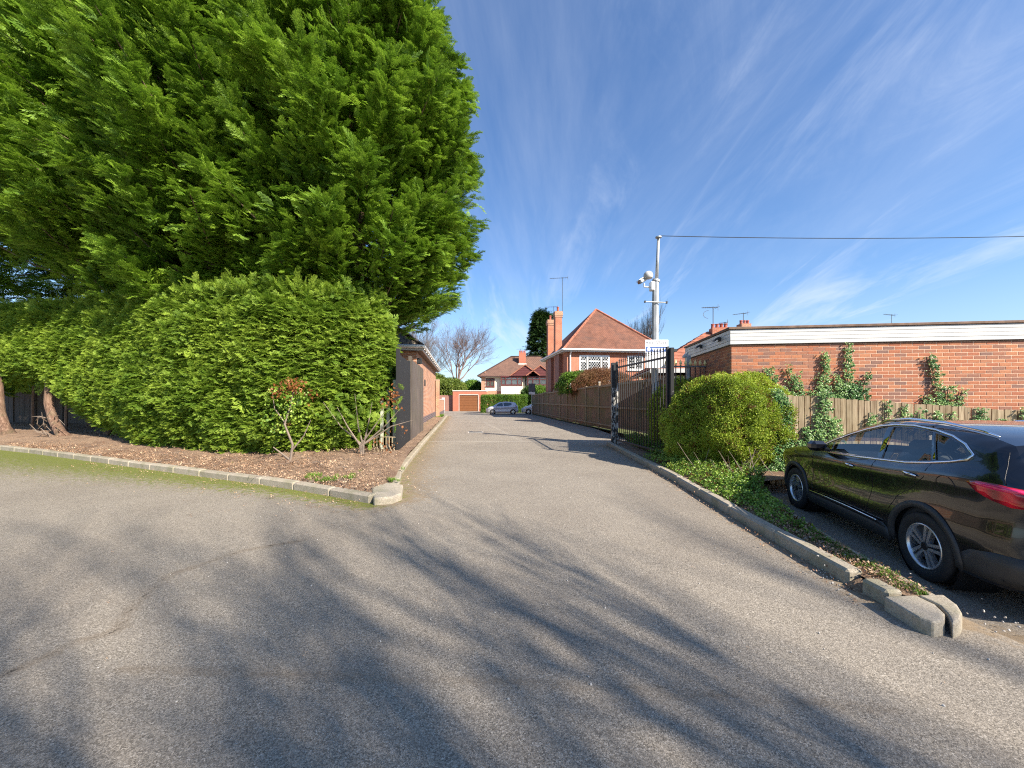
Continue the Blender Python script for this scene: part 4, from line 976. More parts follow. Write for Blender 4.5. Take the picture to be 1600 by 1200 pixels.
# ================================================================== right gate leaf and railings
def bar_gate(nm, A, B, zb, zt, nb, label, heavy_end, group=None, finial=True):
    root = thing(nm, (A[0], A[1], zb), label, 'gate', group); A = np.array(A); B = np.array(B); d = B - A; L = np.linalg.norm(d); fr = frame(*A, *d)
    MB(fr).box(-.04, .04, -.03, .03, zb, zt + .06, .004).build('stile', 'rail_black', root)
    MB(fr).box(L - .04, L + .04, -.03, .03, zb, zt, .004).build('stile', 'black_peel_heavy', root)
    for z in (zb + .10, zt - .22): MB(fr).box(.042, L - .042, -.022, .022, z, z + .05, .004).build('rail', 'rail_black', root)
    for i in range(nb):
        x = .04 + (L - .08) * (i + 1) / (nb + 1); MB(fr).box(x - .009, x + .009, -.009, .009, zb + .15, zt - .05).build('bar', 'rail_black', root)
        if finial:
            mb = MB(fr); mb.lathe([(.0, .14), (.006, .11), (.022, .05), (.010, .02), (.024, .0), (.012, -.02)][::-1], (x, 0, zt - .04), n=6); mb.build('finial', 'rail_black', root)
    return root, fr, L
g1, gf, gL = bar_gate('metal_gate', (3.80, 9.34), (3.42, 12.45), .10, 2.78, 19, 'open black metal bar gate with spear tops beside the box bush', 'far')
MB(gf).box(.30, gL - .1, -.02, .02, 2.02, 2.06).build('rail', 'rail_black', g1) if False else None
gp = thing('gate_post', (3.83, 9.22, 0), 'slim black gate post with a bracket at its top beside the box bush', 'gate post')
MB(frame(3.86, 9.24, 1, 0)).box(-.045, .045, -.045, .045, -.1, 2.80, .006).build('post', 'black_peel', gp)
MB(frame(3.86, 9.24, 1, 0)).box(.045, .13, -.02, .02, 2.70, 2.77, .008).build('bracket', 'rail_black', gp)
gp = thing('gate_post', (3.36, 12.7, 0), 'thick gate post with black paint peeling to white, beyond the open bar gate', 'gate post')
MB(frame(3.37, 12.66, 1, 0)).box(-.075, .075, -.075, .075, -.1, 2.74, .008).build('post', 'black_peel_heavy', gp)
MB(frame(3.37, 12.66, 1, 0)).box(-.079, .079, -.079, .079, 1.95, 2.76, .004).build('post_cap', 'rail_black', gp)
# railings with gold spears
RA0, RA1 = np.array((4.12, 10.1)), np.array((5.62, 10.15)); rf = frame(*RA0, *(RA1 - RA0)); rL = np.linalg.norm(RA1 - RA0)
rl = thing('railing', (RA0[0], RA0[1], 0), 'grey metal railing panel with pale gold spear tips behind the box bush', 'railing')
MB(rf).box(-.10, rL, -.02, .02, 2.40, 2.44, .004).build('rail', 'rail_grey', rl); MB(rf).box(-.10, rL, -.02, .02, .3, .34, .004).build('rail', 'rail_grey', rl)
for i in range(12):
    x = -.05 + i * .131
    MB(rf).box(x - .009, x + .009, -.009, .009, .25, 2.46).build('bar', 'rail_black', rl)
    MB(rf).lathe([(0, .18), (.012, .14), (.046, .05), (.014, .035), (.036, .015), (.016, 0)][::-1], (x, 0, 2.445), n=6).build('spear_tip', 'gold', rl)
MB(rf).box(rL + .0, rL + .07, -.035, .035, -.1, 2.60, .006).build('post', 'rail_grey', rl)
rp = thing('railing_post', (4.7, 10.3, 0), 'grey railing post with a small box bracket on top, amid the gold-tipped railing', 'post')
q = rf @ Vector((.58, .08, 0)); MB(frame(q.x, q.y, 1, 0)).box(-.055, .055, -.055, .055, -.1, 2.72, .006).build('post', 'galv', rp)
MB(frame(q.x, q.y, 1, 0)).box(-.14, .02, -.04, .04, 2.66, 2.70, .01).poly([(-.14, -.04, 2.70), (-.02, -.04, 2.70), (.0, -.04, 2.80), (-.05, -.04, 2.80)], (0, .08, 0)).build('bracket', 'galv', rp)

# ================================================================== CCTV pole, sign, wire
PX, PY_ = 4.52, 12.1
cp = thing('camera_pole', (PX, PY_, 0), 'tall galvanised pole with thin upper mast and short cross arm behind the gate', 'pole')
def zat(py, Y=PY_): return CAM_H + (624 - py) * Y / 597
MB().tube([(PX, PY_, -.1), (PX + .02, PY_, zat(470)), (PX + .035, PY_, zat(440))], [.115, .105, .10], 8).build('lower_pole', 'galv', cp, smooth=False)
MB().tube([(PX + .035, PY_, zat(440)), (PX + .05, PY_, zat(437))], [.12, .12], 12).build('collar', 'galv', cp)
MB().tube([(PX + .06, PY_, zat(438)), (PX + .12, PY_, zat(372))], [.052, .042], 12).build('mast', 'galv', cp, smooth=True)
MB().lathe([(.03, -.03), (.095, -.01), (.095, .02), (.02, .05)], (PX + .12, PY_, zat(371)), n=14).build('mast_cap', 'galv', cp)
x0, x1 = W(1005.5, 473, PY_).x, W(1039, 473, PY_).x
MB().cyl((x0, PY_ - .13, zat(473)), (x1, PY_ - .13, zat(474.5)), .018, n=8).build('cross_arm', 'galv', cp)
mb = MB(); mb.box(x0 - .02, x0 + .02, PY_ - .16, PY_ - .10, zat(474.5), zat(471.5)); mb.box(x1 - .02, x1 + .02, PY_ - .16, PY_ - .10, zat(476), zat(472.5)); mb.build('arm_end', 'rail_black', cp)
cc = thing('security_camera', W(1010, 440, PY_), 'white dome lamp and hooded camera on a bracket near the top of the tall pole', 'security camera')
def Wp(px, py, dy=0): return W(px, py, PY_ + dy)
MB().tube([Wp(1021, 448), Wp(1014, 448.5), Wp(1006.5, 448), Wp(1006.5, 443)], [.028] * 4, 8).build('bracket', 'pvc', cc)
mb = MB(); c = Wp(1018.5, 448); mb.box(c.x - .06, c.x + .06, PY_ - .10, PY_ + .1, c.z - .13, c.z + .15, .02); mb.build('mount', 'pvc', cc)
c = Wp(1012, 431.5); R_ = .145
mb = MB(); mb.lathe([(R_ * math.sin(a), R_ * math.cos(a)) for a in np.linspace(PI - .9, .02, 12)], (c.x, c.y - .05, c.z), n=20); mb.build('dome', 'white_paint', cc, smooth=True)
fr = Matrix.Translation(Wp(1004, 438.5)) @ Matrix.Rotation(math.radians(-32), 4, 'Y') @ Matrix.Rotation(.3, 4, 'Z')
MB(fr).box(-.13, .17, -.08, .08, -.05, .055, .02).build('camera_body', 'galv', cc)
MB(fr).box(-.17, .20, -.095, .095, .058, .075, .006).build('camera_hood', 'pvc', cc)
MB(fr).box(-.165, -.132, -.06, .06, -.035, .04).build('lens', 'dark_glass', cc)
wr = thing('overhead_wire', W(1031, 368, PY_), 'thin black overhead wire running right from the tall pole top', 'wire')
pa, pb_ = W(1031, 368.5, PY_ - .05), W(1700, 366.5, 12.6); MB().tube([tuple(pa.lerp(pb_, t) - Vector((0, 0, .10 * 4 * t * (1 - t) if t < 1 else 0))) for t in list(np.linspace(0, 1, 16)) + [1.8, 2.6]], .011, 6).build('wire', 'rail_black', wr)
MB().tube([tuple(W(1031, 368.5, PY_ - .05)), tuple(W(1028.5, 376, PY_ - .05))], .009, 6).build('stay', 'rail_black', wr)
sg = thing('parking_sign', W(1026, 552, 11.9), 'white parking permit sign with a blue band fixed to the tall pole', 'sign')
Ys = 11.75; a, b = W(1008, 531, Ys), W(1044, 575, Ys)
MB().box(a.x, b.x, Ys - .012, Ys, b.z, a.z, .004).build('panel', 'sign_white', sg)
a2, b2 = W(1009, 542, Ys), W(1043, 549.5, Ys); MB().box(a2.x, b2.x, Ys - .0155, Ys - .0125, b2.z, a2.z).build('blue_band', 'sign_blue', sg)
MB().box(PX - .02, PX + .1, Ys + .001, PY_ - .09, a.z - .3, a.z - .2).box(PX - .02, PX + .1, Ys + .001, PY_ - .09, b.z + .15, b.z + .22).build('clamp', 'galv', sg)
def text(body, size, loc, mat, parent, name='lettering', ext=.0012, rx=PI / 2, rz=0):
    cu = bpy.data.curves.new(name, 'FONT'); cu.body = body; cu.size = size; cu.align_x = 'CENTER'; cu.align_y = 'CENTER'; cu.extrude = ext
    o = bpy.data.objects.new(name, cu); COL.objects.link(o); o.parent = parent; cu.materials.append(M[mat])
    ml = rootm(parent).inverted() @ Matrix.Translation(loc) @ Euler((rx, 0, rz)).to_matrix().to_4x4()
    bpy.context.view_layer.update(); me = bpy.data.meshes.new_from_object(o.evaluated_get(bpy.context.evaluated_depsgraph_get())); bpy.data.objects.remove(o)
    me.materials.clear(); me.materials.append(M[mat]); o = bpy.data.objects.new(name, me); COL.objects.link(o); o.parent = parent; o.matrix_local = ml; return o
for s, py, sz in (('PERMIT HOLDERS', 536.2, .085), ('ONLY', 539.4, .045)):
    c = W(1026, py, Ys); text(s, sz, (c.x, Ys - .0145, c.z), 'sign_black', sg)
c = W(1027, 533.2, Ys); text('CAR PARK', .04, (c.x, Ys - .0145, c.z), 'sign_black', sg)
c = W(1013.5, 545.7, Ys); mb = MB(); mb.lathe([(0.001, -.002), (.058, -.002), (.058, .001), (.001, .001)], (c.x, Ys - .0170, c.z), axis='Y', n=20); mb.build('emblem', 'sign_white', sg)
for k in range(3):
    a3, b3 = W(1018 + k * 1.0, 544 + k * 1.8, Ys), W(1040 - k * 1.5, 544.8 + k * 1.8, Ys); MB().box(a3.x, b3.x, Ys - .0178, Ys - .0158, b3.z, a3.z).build('print', 'sign_white', sg)

# ================================================================== left: black gate, boards, outbuilding, low wall
gd = Vector((-.133, 1.0))
lg = thing('wooden_gate', (-2.78, 9.4, .1), 'open black painted gate leaf with peeling paint at the end of the hedge', 'gate')
lf = frame(-2.80, 9.38, -.133, 1.0)
for k in range(8): MB(lf).box(.10 + k * .245, .10 + k * .245 + .238, -.016 - .003 * (k % 2), .0, .12, 2.66 + random.uniform(-.01, .01), .002).build('board', 'black_peel', lg)
MB(lf).box(.0, .09, -.045, .05, .02, 2.80, .006).build('post', 'black_peel', lg); MB(lf).box(2.06, 2.10, -.03, .03, .1, 2.7).build('stile', 'rail_black', lg)
for z in (.3, 1.4, 2.45): MB(lf).box(.10, 2.05, .003, .045, z, z + .09).build('rail', 'rail_black', lg)
MB(lf).box(1.1, 1.2, -.021, -.0195, .35, .75).build('paint_patch', 'white_paint', lg) if False else None
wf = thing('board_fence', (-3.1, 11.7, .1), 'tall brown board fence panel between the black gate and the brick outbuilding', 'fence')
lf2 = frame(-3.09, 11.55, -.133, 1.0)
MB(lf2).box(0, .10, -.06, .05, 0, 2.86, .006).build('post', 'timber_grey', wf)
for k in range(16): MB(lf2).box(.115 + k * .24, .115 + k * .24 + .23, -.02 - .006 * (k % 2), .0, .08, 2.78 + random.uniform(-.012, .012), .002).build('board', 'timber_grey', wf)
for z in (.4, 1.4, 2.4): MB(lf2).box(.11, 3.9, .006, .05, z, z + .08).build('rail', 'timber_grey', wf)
# white palings and hoops just left of the gate post
wp = thing('paling', (-3.05, 9.6, .1), 'pair of pale upright palings between hedge end and black gate', 'paling')
for k in range(3): MB(frame(-3.0 - k * .16, 9.75, 1, 0)).box(-.04, .04, -.012, .012, .05, 2.05 - k * .15, .004).build('slat', 'pale_green', wp)
hp = thing('hoop_edging', (-2.95, 9.2, .1), 'low curved brown edging canes against the foot of the black gate', 'edging')
for k in range(7):
    x = -3.38 + k * .075; MB().tube([(x, 9.35, .62), (x + .02, 9.28, .42), (x + .10 + k * .01, 9.18, .22), (x + .25, 9.08, .08)], [.014] * 4, 6).build('cane', 'timber_rail', hp)
MB().tube([(-3.42, 9.36, .62), (-3.1, 9.36, .63), (-2.86, 9.36, .62)], [.014] * 3, 6).build('rail', 'timber_rail', hp)

ob = thing('brick_outbuilding', (-4.3, 17.2, 0), 'old orange brick outbuilding with white gutter left of the driveway', 'building')
of = frame(-4.29, 17.2, -.133, 1.0)     # local x = along driveway away, y = to the left
EZ = 3.86
MB(of).box(0, 12.9, 0, 6.0, .62, EZ - .15).build('wall', 'brick_old', ob, uv=True)
MB(of).box(-.03, 12.93, -.035, 6.0, -.1, .62).build('plinth', 'plinth_blue', ob, uv=True)
MB(of).box(12.4, 13.0, -.30, -.038, -.1, 3.0, .01).build('pier', 'brick_old', ob, uv=True)
MB(of).box(12.38, 13.02, -.32, -.02, 3.0, 3.08).build('pier_cap', 'brick_old', ob)
MB(of).box(-.25, 13.1, -.25, 6.1, EZ - .15, EZ - .02).build('soffit', 'dark_brown', ob)
MB(of).box(-.29, 13.1, -.29, -.252, EZ - .14, EZ + .02).box(-.29, -.252, -.25, 6.1, EZ - .14, EZ + .02).build('fascia', 'white_paint', ob)
mb = MB(of); mb.tube([(-.38, -.36, EZ + .03), (13.2, -.36, EZ + .03)], .07, 8); mb.tube([(-.38, -.36, EZ + .03), (-.38, 6.1, EZ + .03)], .07, 8); mb.build('gutter', 'pvc', ob)
mb = MB(of)
for k in range(14): mb.cyl((k * 1.0 - .2, -.36, EZ - .045), (k * 1.0 - .2, -.36, EZ - .1), .03, n=6)
mb.build('gutter_bracket', 'pvc', ob, kind='stuff')
mb = MB(of); rz = EZ + 2.6; mb.add([(-.33, -.33, EZ + .02), (13.2, -.33, EZ + .02), (13.2, 6.3, EZ + .02), (-.33, 6.3, EZ + .02), (3.2, 3.0, rz), (10, 3.0, rz)], [(0, 1, 5, 4), (1, 2, 5), (2, 3, 4, 5), (3, 0, 4)]); mb.build('roof', 'roof_grey', ob, uv=True)
mb = MB(of); mb.tube([(-.33, -.33, EZ + .06), (3.2, 3.0, rz + .04)], .08, 6); mb.tube([(3.2, 3.0, rz + .04), (10, 3.0, rz + .04)], .08, 6); mb.build('ridge_tile', 'roof_grey', ob)
MB(of).box(3.5, 4.2, -.02, .05, 2.30, 2.62).build('vent_opening', 'rail_black', ob); MB(of).box(3.82, 3.88, -.03, .0, 2.28, 2.64).build('vent_bar', 'timber_grey', ob)
MB(of).box(.05, .15, -.22, -.003, 3.15, 3.42).build('bracket', 'rail_black', ob)
lw = thing('garden_wall', (-6.0, 32, 0), 'low pale brick garden wall beyond the outbuilding, ending in a white post', 'wall')
lwf = frame(-6.05, 30.15, -.127, 1.0)
MB(lwf).box(.1, 14, .0, .25, 0.35, 1.50).build('wall', 'brick_old', lw, uv=True); MB(lwf).box(.1, 14, -.03, .28, -.1, .345).build('plinth', 'plinth_blue', lw, uv=True); MB(lwf).box(.1, 14, -.03, .28, 1.505, 1.57, .01).build('coping', 'coping_white', lw)
MB(lwf).box(14.02, 14.35, -.05, .28, -.1, 1.75, .01).build('end_post', 'white_paint', lw)

# ================================================================== house beyond the timber fence
def window(parent, fr, x0, x1, z0, z1, splits, transom=None, fmat='pvc', gmat='house_glass', fw=.07, proud=.03, lead=False, curtain_or_room_dark='room_dark', sill=True, depth=.07, head=None):
    """splits = inner mullion positions as fractions; wall plane is y=0, outside is -y"""
    w = MB(fr); xs = [x0] + [x0 + (x1 - x0) * s for s in splits] + [x1]
    f = MB(fr); f.box(x0, x1, -proud, depth - .01, z1 - fw, z1).box(x0, x1, -proud, depth - .01, z0, z0 + fw)
    f.box(x0, x0 + fw, -proud, depth - .01, z0 + fw, z1 - fw).box(x1 - fw, x1, -proud, depth - .01, z0 + fw, z1 - fw)
    for s in xs[1:-1]: f.box(s - fw * .5, s + fw * .5, -proud + .002, depth - .01, z0 + fw, z1 - fw)
    if transom is not None:
        for a, b in zip(xs[:-1], xs[1:]): f.box(a + fw, b - fw, -proud + .004, depth - .01, z0 + (z1 - z0) * transom - fw * .35, z0 + (z1 - z0) * transom + fw * .35)
    win = f.build('window', fmat, parent)
    MB(fr).box(x0 + fw * .8, x1 - fw * .8, -proud + .022, -proud + .027, z0 + fw * .8, z1 - fw * .8).build('pane', gmat, win)
    MB(fr).box(x0 + fw, x1 - fw, depth + .0, depth + .02, z0 + fw, z1 - fw).build('curtain_or_room_dark', curtain_or_room_dark, win)
    if sill: MB(fr).box(x0 - .05, x1 + .05, -proud - .06, .0, z0 - .07, z0 - .003).build('sill', fmat, win)
    if lead:
        m = MB(fr)
        for a, b in zip(xs[:-1], xs[1:]):
            a += fw; b -= fw; za, zb = z0 + fw, z1 - fw; st = .19
            k = -int((zb - za) / st) - 1
            while a + k * st < b:
                for sg_ in (1, -1):
                    p = []
                    for t in np.linspace(0, zb - za, 2): p.append(t)
                    X0 = a + k * st; X1 = X0 + (zb - za) / 1.25
                    ta, tb = 0.0, 1.0
                    if X0 < a: ta = (a - X0) / (X1 - X0)
                    if X1 > b: tb = (b - X0) / (X1 - X0)
                    if tb > ta:
                        xa, xb_ = X0 + (X1 - X0) * ta, X0 + (X1 - X0) * tb; q0, q1 = (za + (zb - za) * ta, za + (zb - za) * tb) if sg_ > 0 else (zb - (zb - za) * ta, zb - (zb - za) * tb)
                        m.cyl((xa, -proud + .012, q0), (xb_, -proud + .012, q1), .012, n=4)
                k += 1
        m.build('leading', 'lead', win, kind='stuff')
    return win
rh = thing('brick_house', (4.2, 29, 0), 'red brick house with hipped tiled roof and leaded white windows beyond the timber fence', 'house')
hf = frame(4.18, 29.0, 1.0, .127); HW, HD, HE = 7.7, 7.6, 5.15
def wallbox(fr, x0, x1, y0, y1, z0, z1, name, mat, parent, holes=()): 
    return MB(fr).box(x0, x1, y0, y1, z0, z1).build(name, mat, parent, uv=True)
# front wall built round its windows
wz0, wz1 = 2.62, 4.93; 
wx = [(.95, 3.35), (4.78, 6.1)]
segs = [(0, wx[0][0]), (wx[0][1], wx[1][0]), (wx[1][1], HW)]
mb = MB(hf)
for a, b in segs: mb.box(a, b, 0, .1, wz0 - .003, wz1)
mb.box(0, HW, 0, .1, 0, wz0 - .003); mb.box(0, HW, 0, .1, wz1, HE); mb.box(.0, .1, .102, HD, 0, HE); mb.box(HW - .1, HW, .102, HD, 0, HE); mb.box(.102, HW - .102, HD - .1, HD, 0, HE)
mb.build('wall', 'brick_orange', rh, uv=True)
window(rh, hf, wx[0][0] + .002, wx[0][1] - .002, wz0, wz1 - .003, (.27, .73), .80, lead=True, fw=.13, depth=.09, gmat='leaded_glass')
window(rh, hf, wx[1][0] + .002, wx[1][1] - .002, wz0 + 1.2, wz1 - .003, (.5,), None, lead=True, fw=.11, depth=.09, gmat='leaded_glass'); MB(hf).box(wx[1][0], wx[1][1], .005, .1, wz0, wz0 + 1.19).build('wall_panel', 'brick_orange', rh, uv=True)
MB(hf).box(-.35, HW + .35, -.35, HD + .35, HE + .003, HE + .05).build('soffit', 'white_paint', rh)
MB(hf).box(-.38, HW + .38, -.40, -.355, HE + .0, HE + .17).box(-.40, -.355, -.35, HD + .35, HE, HE + .17).build('fascia', 'white_paint', rh)
mb = MB(hf); mb.tube([(-.45, -.47, HE + .15), (HW + .4, -.47, HE + .15)], .07, 8); mb.tube([(-.46, -.47, HE + .15), (-.46, HD + .3, HE + .15)], .07, 8); mb.build('gutter', 'pvc', rh)
MB(hf).tube([(.22, -.42, HE + .1), (.22, -.1, HE - .25), (.22, -.1, 0)], .055, 8).build('downpipe', 'pvc', rh)
mb = MB(hf); rz = HE + 4.15; e = .42; mb.add([(-e, -e, HE + .1), (HW + e, -e, HE + .1), (HW + e, HD + e, HE + .1), (-e, HD + e, HE + .1), (HW / 2 - .3, HD / 2 - .2, rz), (HW / 2 - .3, HD / 2 + .8, rz)], [(0, 1, 4), (1, 2, 5, 4), (2, 3, 5), (3, 0, 4, 5)]); mb.build('roof', 'roof_red', rh, uv=True)
mb = MB(hf)
apx = (HW / 2 - .3, HD / 2 - .2, rz + .02)
for a in ((-e, -e, HE + .14), (HW + e, -e, HE + .14)):
    for k in range(20):
        t0, t1 = k / 20, (k + 1.08) / 20; p = Vector(a).lerp(Vector(apx), t0); q = Vector(a).lerp(Vector(apx), t1); mb.tube([p, q], [.10, .085], 6)
mb.build('hip_tile', 'tile_red', rh, kind='stuff')
def chimney(parent, fr, x0, x1, y0, y1, z0, z1, mat='brick_orange', pots=1, potmat='chimney_pot', cap=True, name='chimney', ph=.42, pr=.13):
    c = MB(fr).box(x0, x1, y0, y1, z0, z1).build(name, mat, parent, uv=True)
    if cap:
        mb = MB(fr); mb.box(x0 - .04, x1 + .04, y0 - .04, y1 + .04, z1 - .42, z1 - .28); mb.box(x0 - .07, x1 + .07, y0 - .07, y1 + .07, z1 - .278, z1 - .1); mb.box(x0 - .05, x1 + .05, y0 - .05, y1 + .05, z1 - .098, z1 + .06); mb.build('chimney_head', 'brick_old', c, uv=True)
    for k in range(pots):
        px_ = x0 + (x1 - x0) * (k + .5) / pots; mb = MB(fr); mb.lathe([(pr, 0), (pr * .92, ph * .3), (pr * .82, ph * .75), (pr * 1.05, ph * .8), (pr * 1.05, ph * .92), (pr * .85, ph), (pr * .6, ph * .98)], (px_, (y0 + y1) / 2, z1 + (.06 if cap else 0)), n=12); mb.build('chimney_pot', potmat, c)
    return c
chimney(rh, hf, -.24, .32, 2.7, 3.3, 0, 8.8, pr=.11); chimney(rh, hf, -.26, .26, 5.4, 5.95, 0, 8.65, pr=.11)
# external chimney breasts and recesses on the shaded side
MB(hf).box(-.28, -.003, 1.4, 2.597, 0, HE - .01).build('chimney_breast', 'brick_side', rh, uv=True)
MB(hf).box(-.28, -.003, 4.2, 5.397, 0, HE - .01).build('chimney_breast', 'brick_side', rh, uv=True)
def aerial(nm, base, h, boom, label, bd=(-1, .15), els=9, el=.45, tilt=0, frm=None):
    root = thing(nm, base, label, 'aerial'); b = Vector(base)
    MB().cyl(b, b + Vector((0, 0, h)), .022, n=6).build('mast', 'aerial_metal', root)
    d = Vector((bd[0], bd[1], tilt)).normalized(); c = b + Vector((0, 0, h - .05)); p0 = c - d * boom * .3; p1 = c + d * boom * .7
    MB().cyl(p0, p1, .016, n=6).build('boom', 'aerial_metal', root)
    s = Vector((-d.y, d.x, 0)); mb = MB()
    for k in range(els):
        q = p0.lerp(p1, (k + .3) / els); L = el * (1 - .45 * k / els) * (1.4 if k == 0 else 1); mb.cyl(q - s * L / 2 + Vector((0, 0, 0)), q + s * L / 2, .008, n=4)
    q = p0; mb.cyl(q - Vector((0, 0, .18)), q + Vector((0, 0, .18)), .012, n=4); mb.build('element', 'aerial_metal', root, kind='stuff')
    return root
c = hf @ Vector((.36, 2.75, 8.3)); aerial('television_aerial', (c.x, c.y, c.z), 3.4, 1.5, 'tall television aerial on the nearer chimney of the hipped brick house')
c = hf @ Vector((.28, 5.5, 8.2)); aerial('television_aerial', (c.x, c.y, c.z), 1.75, 1.2, 'shorter television aerial on the farther chimney of the hipped brick house')

# ================================================================== far end of the driveway: garage, semi-detached house, hedge
gg = thing('brick_garage', (-6, 50, 0), 'flat-roofed red brick garage with brown door at the end of the driveway', 'garage')
gf2 = frame(-7.75, 50.0, 1.0, .03); GW = 3.55; GD0, GD1 = .85, 3.3
GW = 4.3; mb = MB(gf2); mb.box(0, GD0, 0, .2, -.1, 2.62).box(GD1, GW, 0, .2, -.1, 2.62).box(GD0, GD1, 0, .2, 2.12, 2.62).box(0, .2, .202, 6, -.1, 2.62).box(GW - .2, GW, .202, 6, -.1, 2.62); mb.build('wall', 'brick_garage', gg, uv=True)
MB(gf2).box(-.05, GW + .05, -.05, 6, 2.625, 2.74).build('roof', 'coping_white', gg)
gd_ = MB(gf2).box(GD0 + .002, GD1 - .002, .08, .12, 0, 2.115).build('garage_door', 'garage_brown', gg)
for k in range(6): MB(gf2).box(GD0 + .05, GD1 - .05, .06, .078, .05 + k * .345, .05 + k * .345 + .31, .004).build('door_panel', 'garage_brown', gd_)
mb = MB(gf2).box(GD0 - .06, GD0, -.02, .1, 0, 2.18).box(GD1, GD1 + .06, -.02, .1, 0, 2.18).box(GD0, GD1, -.02, .1, 2.122, 2.2); mb.build('door_frame', 'coping_white', gg)
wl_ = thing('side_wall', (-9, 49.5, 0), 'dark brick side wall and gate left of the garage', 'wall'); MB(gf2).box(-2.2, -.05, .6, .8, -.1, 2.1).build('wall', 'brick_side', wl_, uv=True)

sh = thing('semi_detached_house', (-4.5, 55, 0), 'cream rendered semi-detached house with brown hipped roof and two red gables', 'house')
sf = frame(-4.42, 55.0, 1.0, .0); SW = 13.2; SE = 4.87; u_ = 55 / 597
def sx(px): return (px - 800) * u_ + 4.42
def szz(py): return CAM_H + (624 - py) * u_
zr = szz(611)
MB(sf).box(0, SW, 0, 8.5, 0, zr).build('lower_wall', 'brick_old', sh, uv=True)
MB(sf).box(.55, SW - .55, -.025, 8.4, zr + .002, SE).build('upper_wall', 'render_cream', sh); MB(sf).box(0.0, .545, 0, 8.5, zr + .002, SE).build('corner_brickwork', 'brick_old', sh, uv=True)
mb = MB(sf)
for k in range(7): mb.box(.50, .62 + .08 * (k % 2), -.035, -.027, zr + .1 + k * .42, zr + .3 + k * .42)
mb.build('quoin', 'brick_old', sh, uv=True, kind='stuff')
e = .5; zrg = szz(555) + .25; mb = MB(sf); mb.add([(-e, -e, SE), (SW + e, -e, SE), (SW + e, 9, SE), (-e, 9, SE), (4.3, 4.2, zrg), (SW - 4.3, 4.2, zrg)], [(0, 1, 5, 4), (1, 2, 5), (2, 3, 4, 5), (3, 0, 4)]); mb.build('roof', 'roof_brown', sh, uv=True)
mb = MB(sf); mb.tube([(-e, -e, SE + .06), (4.3, 4.2, zrg + .05), (SW - 4.3, 4.2, zrg + .05), (SW + e, -e, SE + .06)], .09, 6); mb.build('ridge_tile', 'roof_brown', sh)
mb = MB(sf); mb.box(-e, SW + e, -e - .06, -e, SE - .12, SE + .03); mb.build('gutter', 'dark_brown', sh)
def gable(c, hw, zb, zt_, face='maroon'):
    y0 = -.95; mb = MB(sf)
    mb.poly([(c - hw + .12, y0 + .12, zb), (c + hw - .12, y0 + .12, zb), (c, y0 + .12, zt_ - .18)], (0, .2, 0)); g_ = mb.build('gable', face, sh)
    mb = MB(sf); yb = 2.6
    mb.add([(c - hw, y0, zb), (c, y0, zt_), (c, yb + 1.5, zt_), (c - hw, yb - .8, zb), (c + hw, y0, zb), (c + hw, yb - .8, zb)], [(0, 1, 2, 3), (1, 4, 5, 2)]); mb.build('roof', 'roof_brown', g_, uv=True)
    mb = MB(sf)
    for s in (-1, 1): mb.poly([(c + s * hw, y0 - .04, zb - .02), (c + s * hw, y0 - .04, zb + .13), (c, y0 - .04, zt_ + .06), (c, y0 - .04, zt_ - .10)], (0, .1, 0))
    mb.build('bargeboard', 'tile_red', g_)
    for k in range(5):
        z = zb + .08 + k * .24; w_ = (hw - .2) * (1 - (z + .1 - zb) / (zt_ - zb)); 
        if w_ > .15: MB(sf).box(c - w_, c + w_, y0 + .095, y0 + .117, z, z + .20, .004).build('tile_row', face, g_)
gable(sx(820.3) - .0, 2.1, szz(588), szz(570.5)); 
gable(sx(843.5), 2.0, szz(588), szz(571.5))
gable(sx(843.5) + 5.2, 2.0, szz(588), szz(571.5)) if False else None
def bay(c, hw, z0, z1, fr, maroon=True):
    # projecting bay with render below and mullioned windows
    y0 = -.62
    MB(fr).box(c - hw, c + hw, y0, -.027, z0 - 1.45, z0 - .07).build('bay_wall', 'render_cream', sh)
    window(sh, frame(fr @ Vector((0, 0, 0)) [0] if False else (-4.42), 55 + y0, 1, 0), c - hw, c + hw, z0, z1, (.22, .5, .78), .70, fmat='maroon', fw=.11, proud=.02, depth=.06, curtain_or_room_dark='curtain_or_room_dark', gmat='house_glass')
    MB(fr).box(c - hw, c + hw, y0 + .09, -.027, z0 - .002, z1).build('bay_side', 'maroon', sh)
    MB(fr).box(c - hw - .08, c + hw + .08, y0 - .1, -.027, z1 + .003, z1 + .12).build('bay_head', 'maroon', sh)
bay(sx(799.5), (sx(816) - sx(783.3)) / 2, szz(602), szz(589.3), sf)
bay(sx(843), 1.75, szz(602), szz(589.3), sf)
window(sh, frame(-4.42, 55 - .0255, 1, 0), sx(759), sx(772.8), szz(604.3), szz(591), (.5,), .66, fmat='maroon', fw=.12, depth=.02, proud=.05, curtain_or_room_dark='curtain_or_room_dark')
window(sh, frame(-4.42, 55 - .62, 1, 0), sx(783), sx(816), szz(628), szz(616), (.22, .5, .78), .6, fmat='maroon', fw=.11, depth=.05, proud=.02, curtain_or_room_dark='curtain_or_room_dark'); MB(sf).box(sx(783), sx(816), -.55, -.003, .2, szz(616)).build('bay_base', 'dark_brown', sh)
MB(sf).tube([(sx(821), -.08, SE), (sx(821), -.08, 0)], .06, 6).build('downpipe', 'dark_brown', sh)
cx0, cx1 = sx(811.3), sx(822.5)
ch = chimney(sh, sf, cx0, cx1, 2.3, 3.2, SE + .5, szz(550.5) + .25, mat='brick_garage', pots=4, cap=False, ph=.35, pr=.11)
MB(sf).box(cx0 - .1, cx1 + .1, 2.2, 2.298, szz(568.5) + .05, szz(566) + .05).build('flashing', 'coping_white', ch)
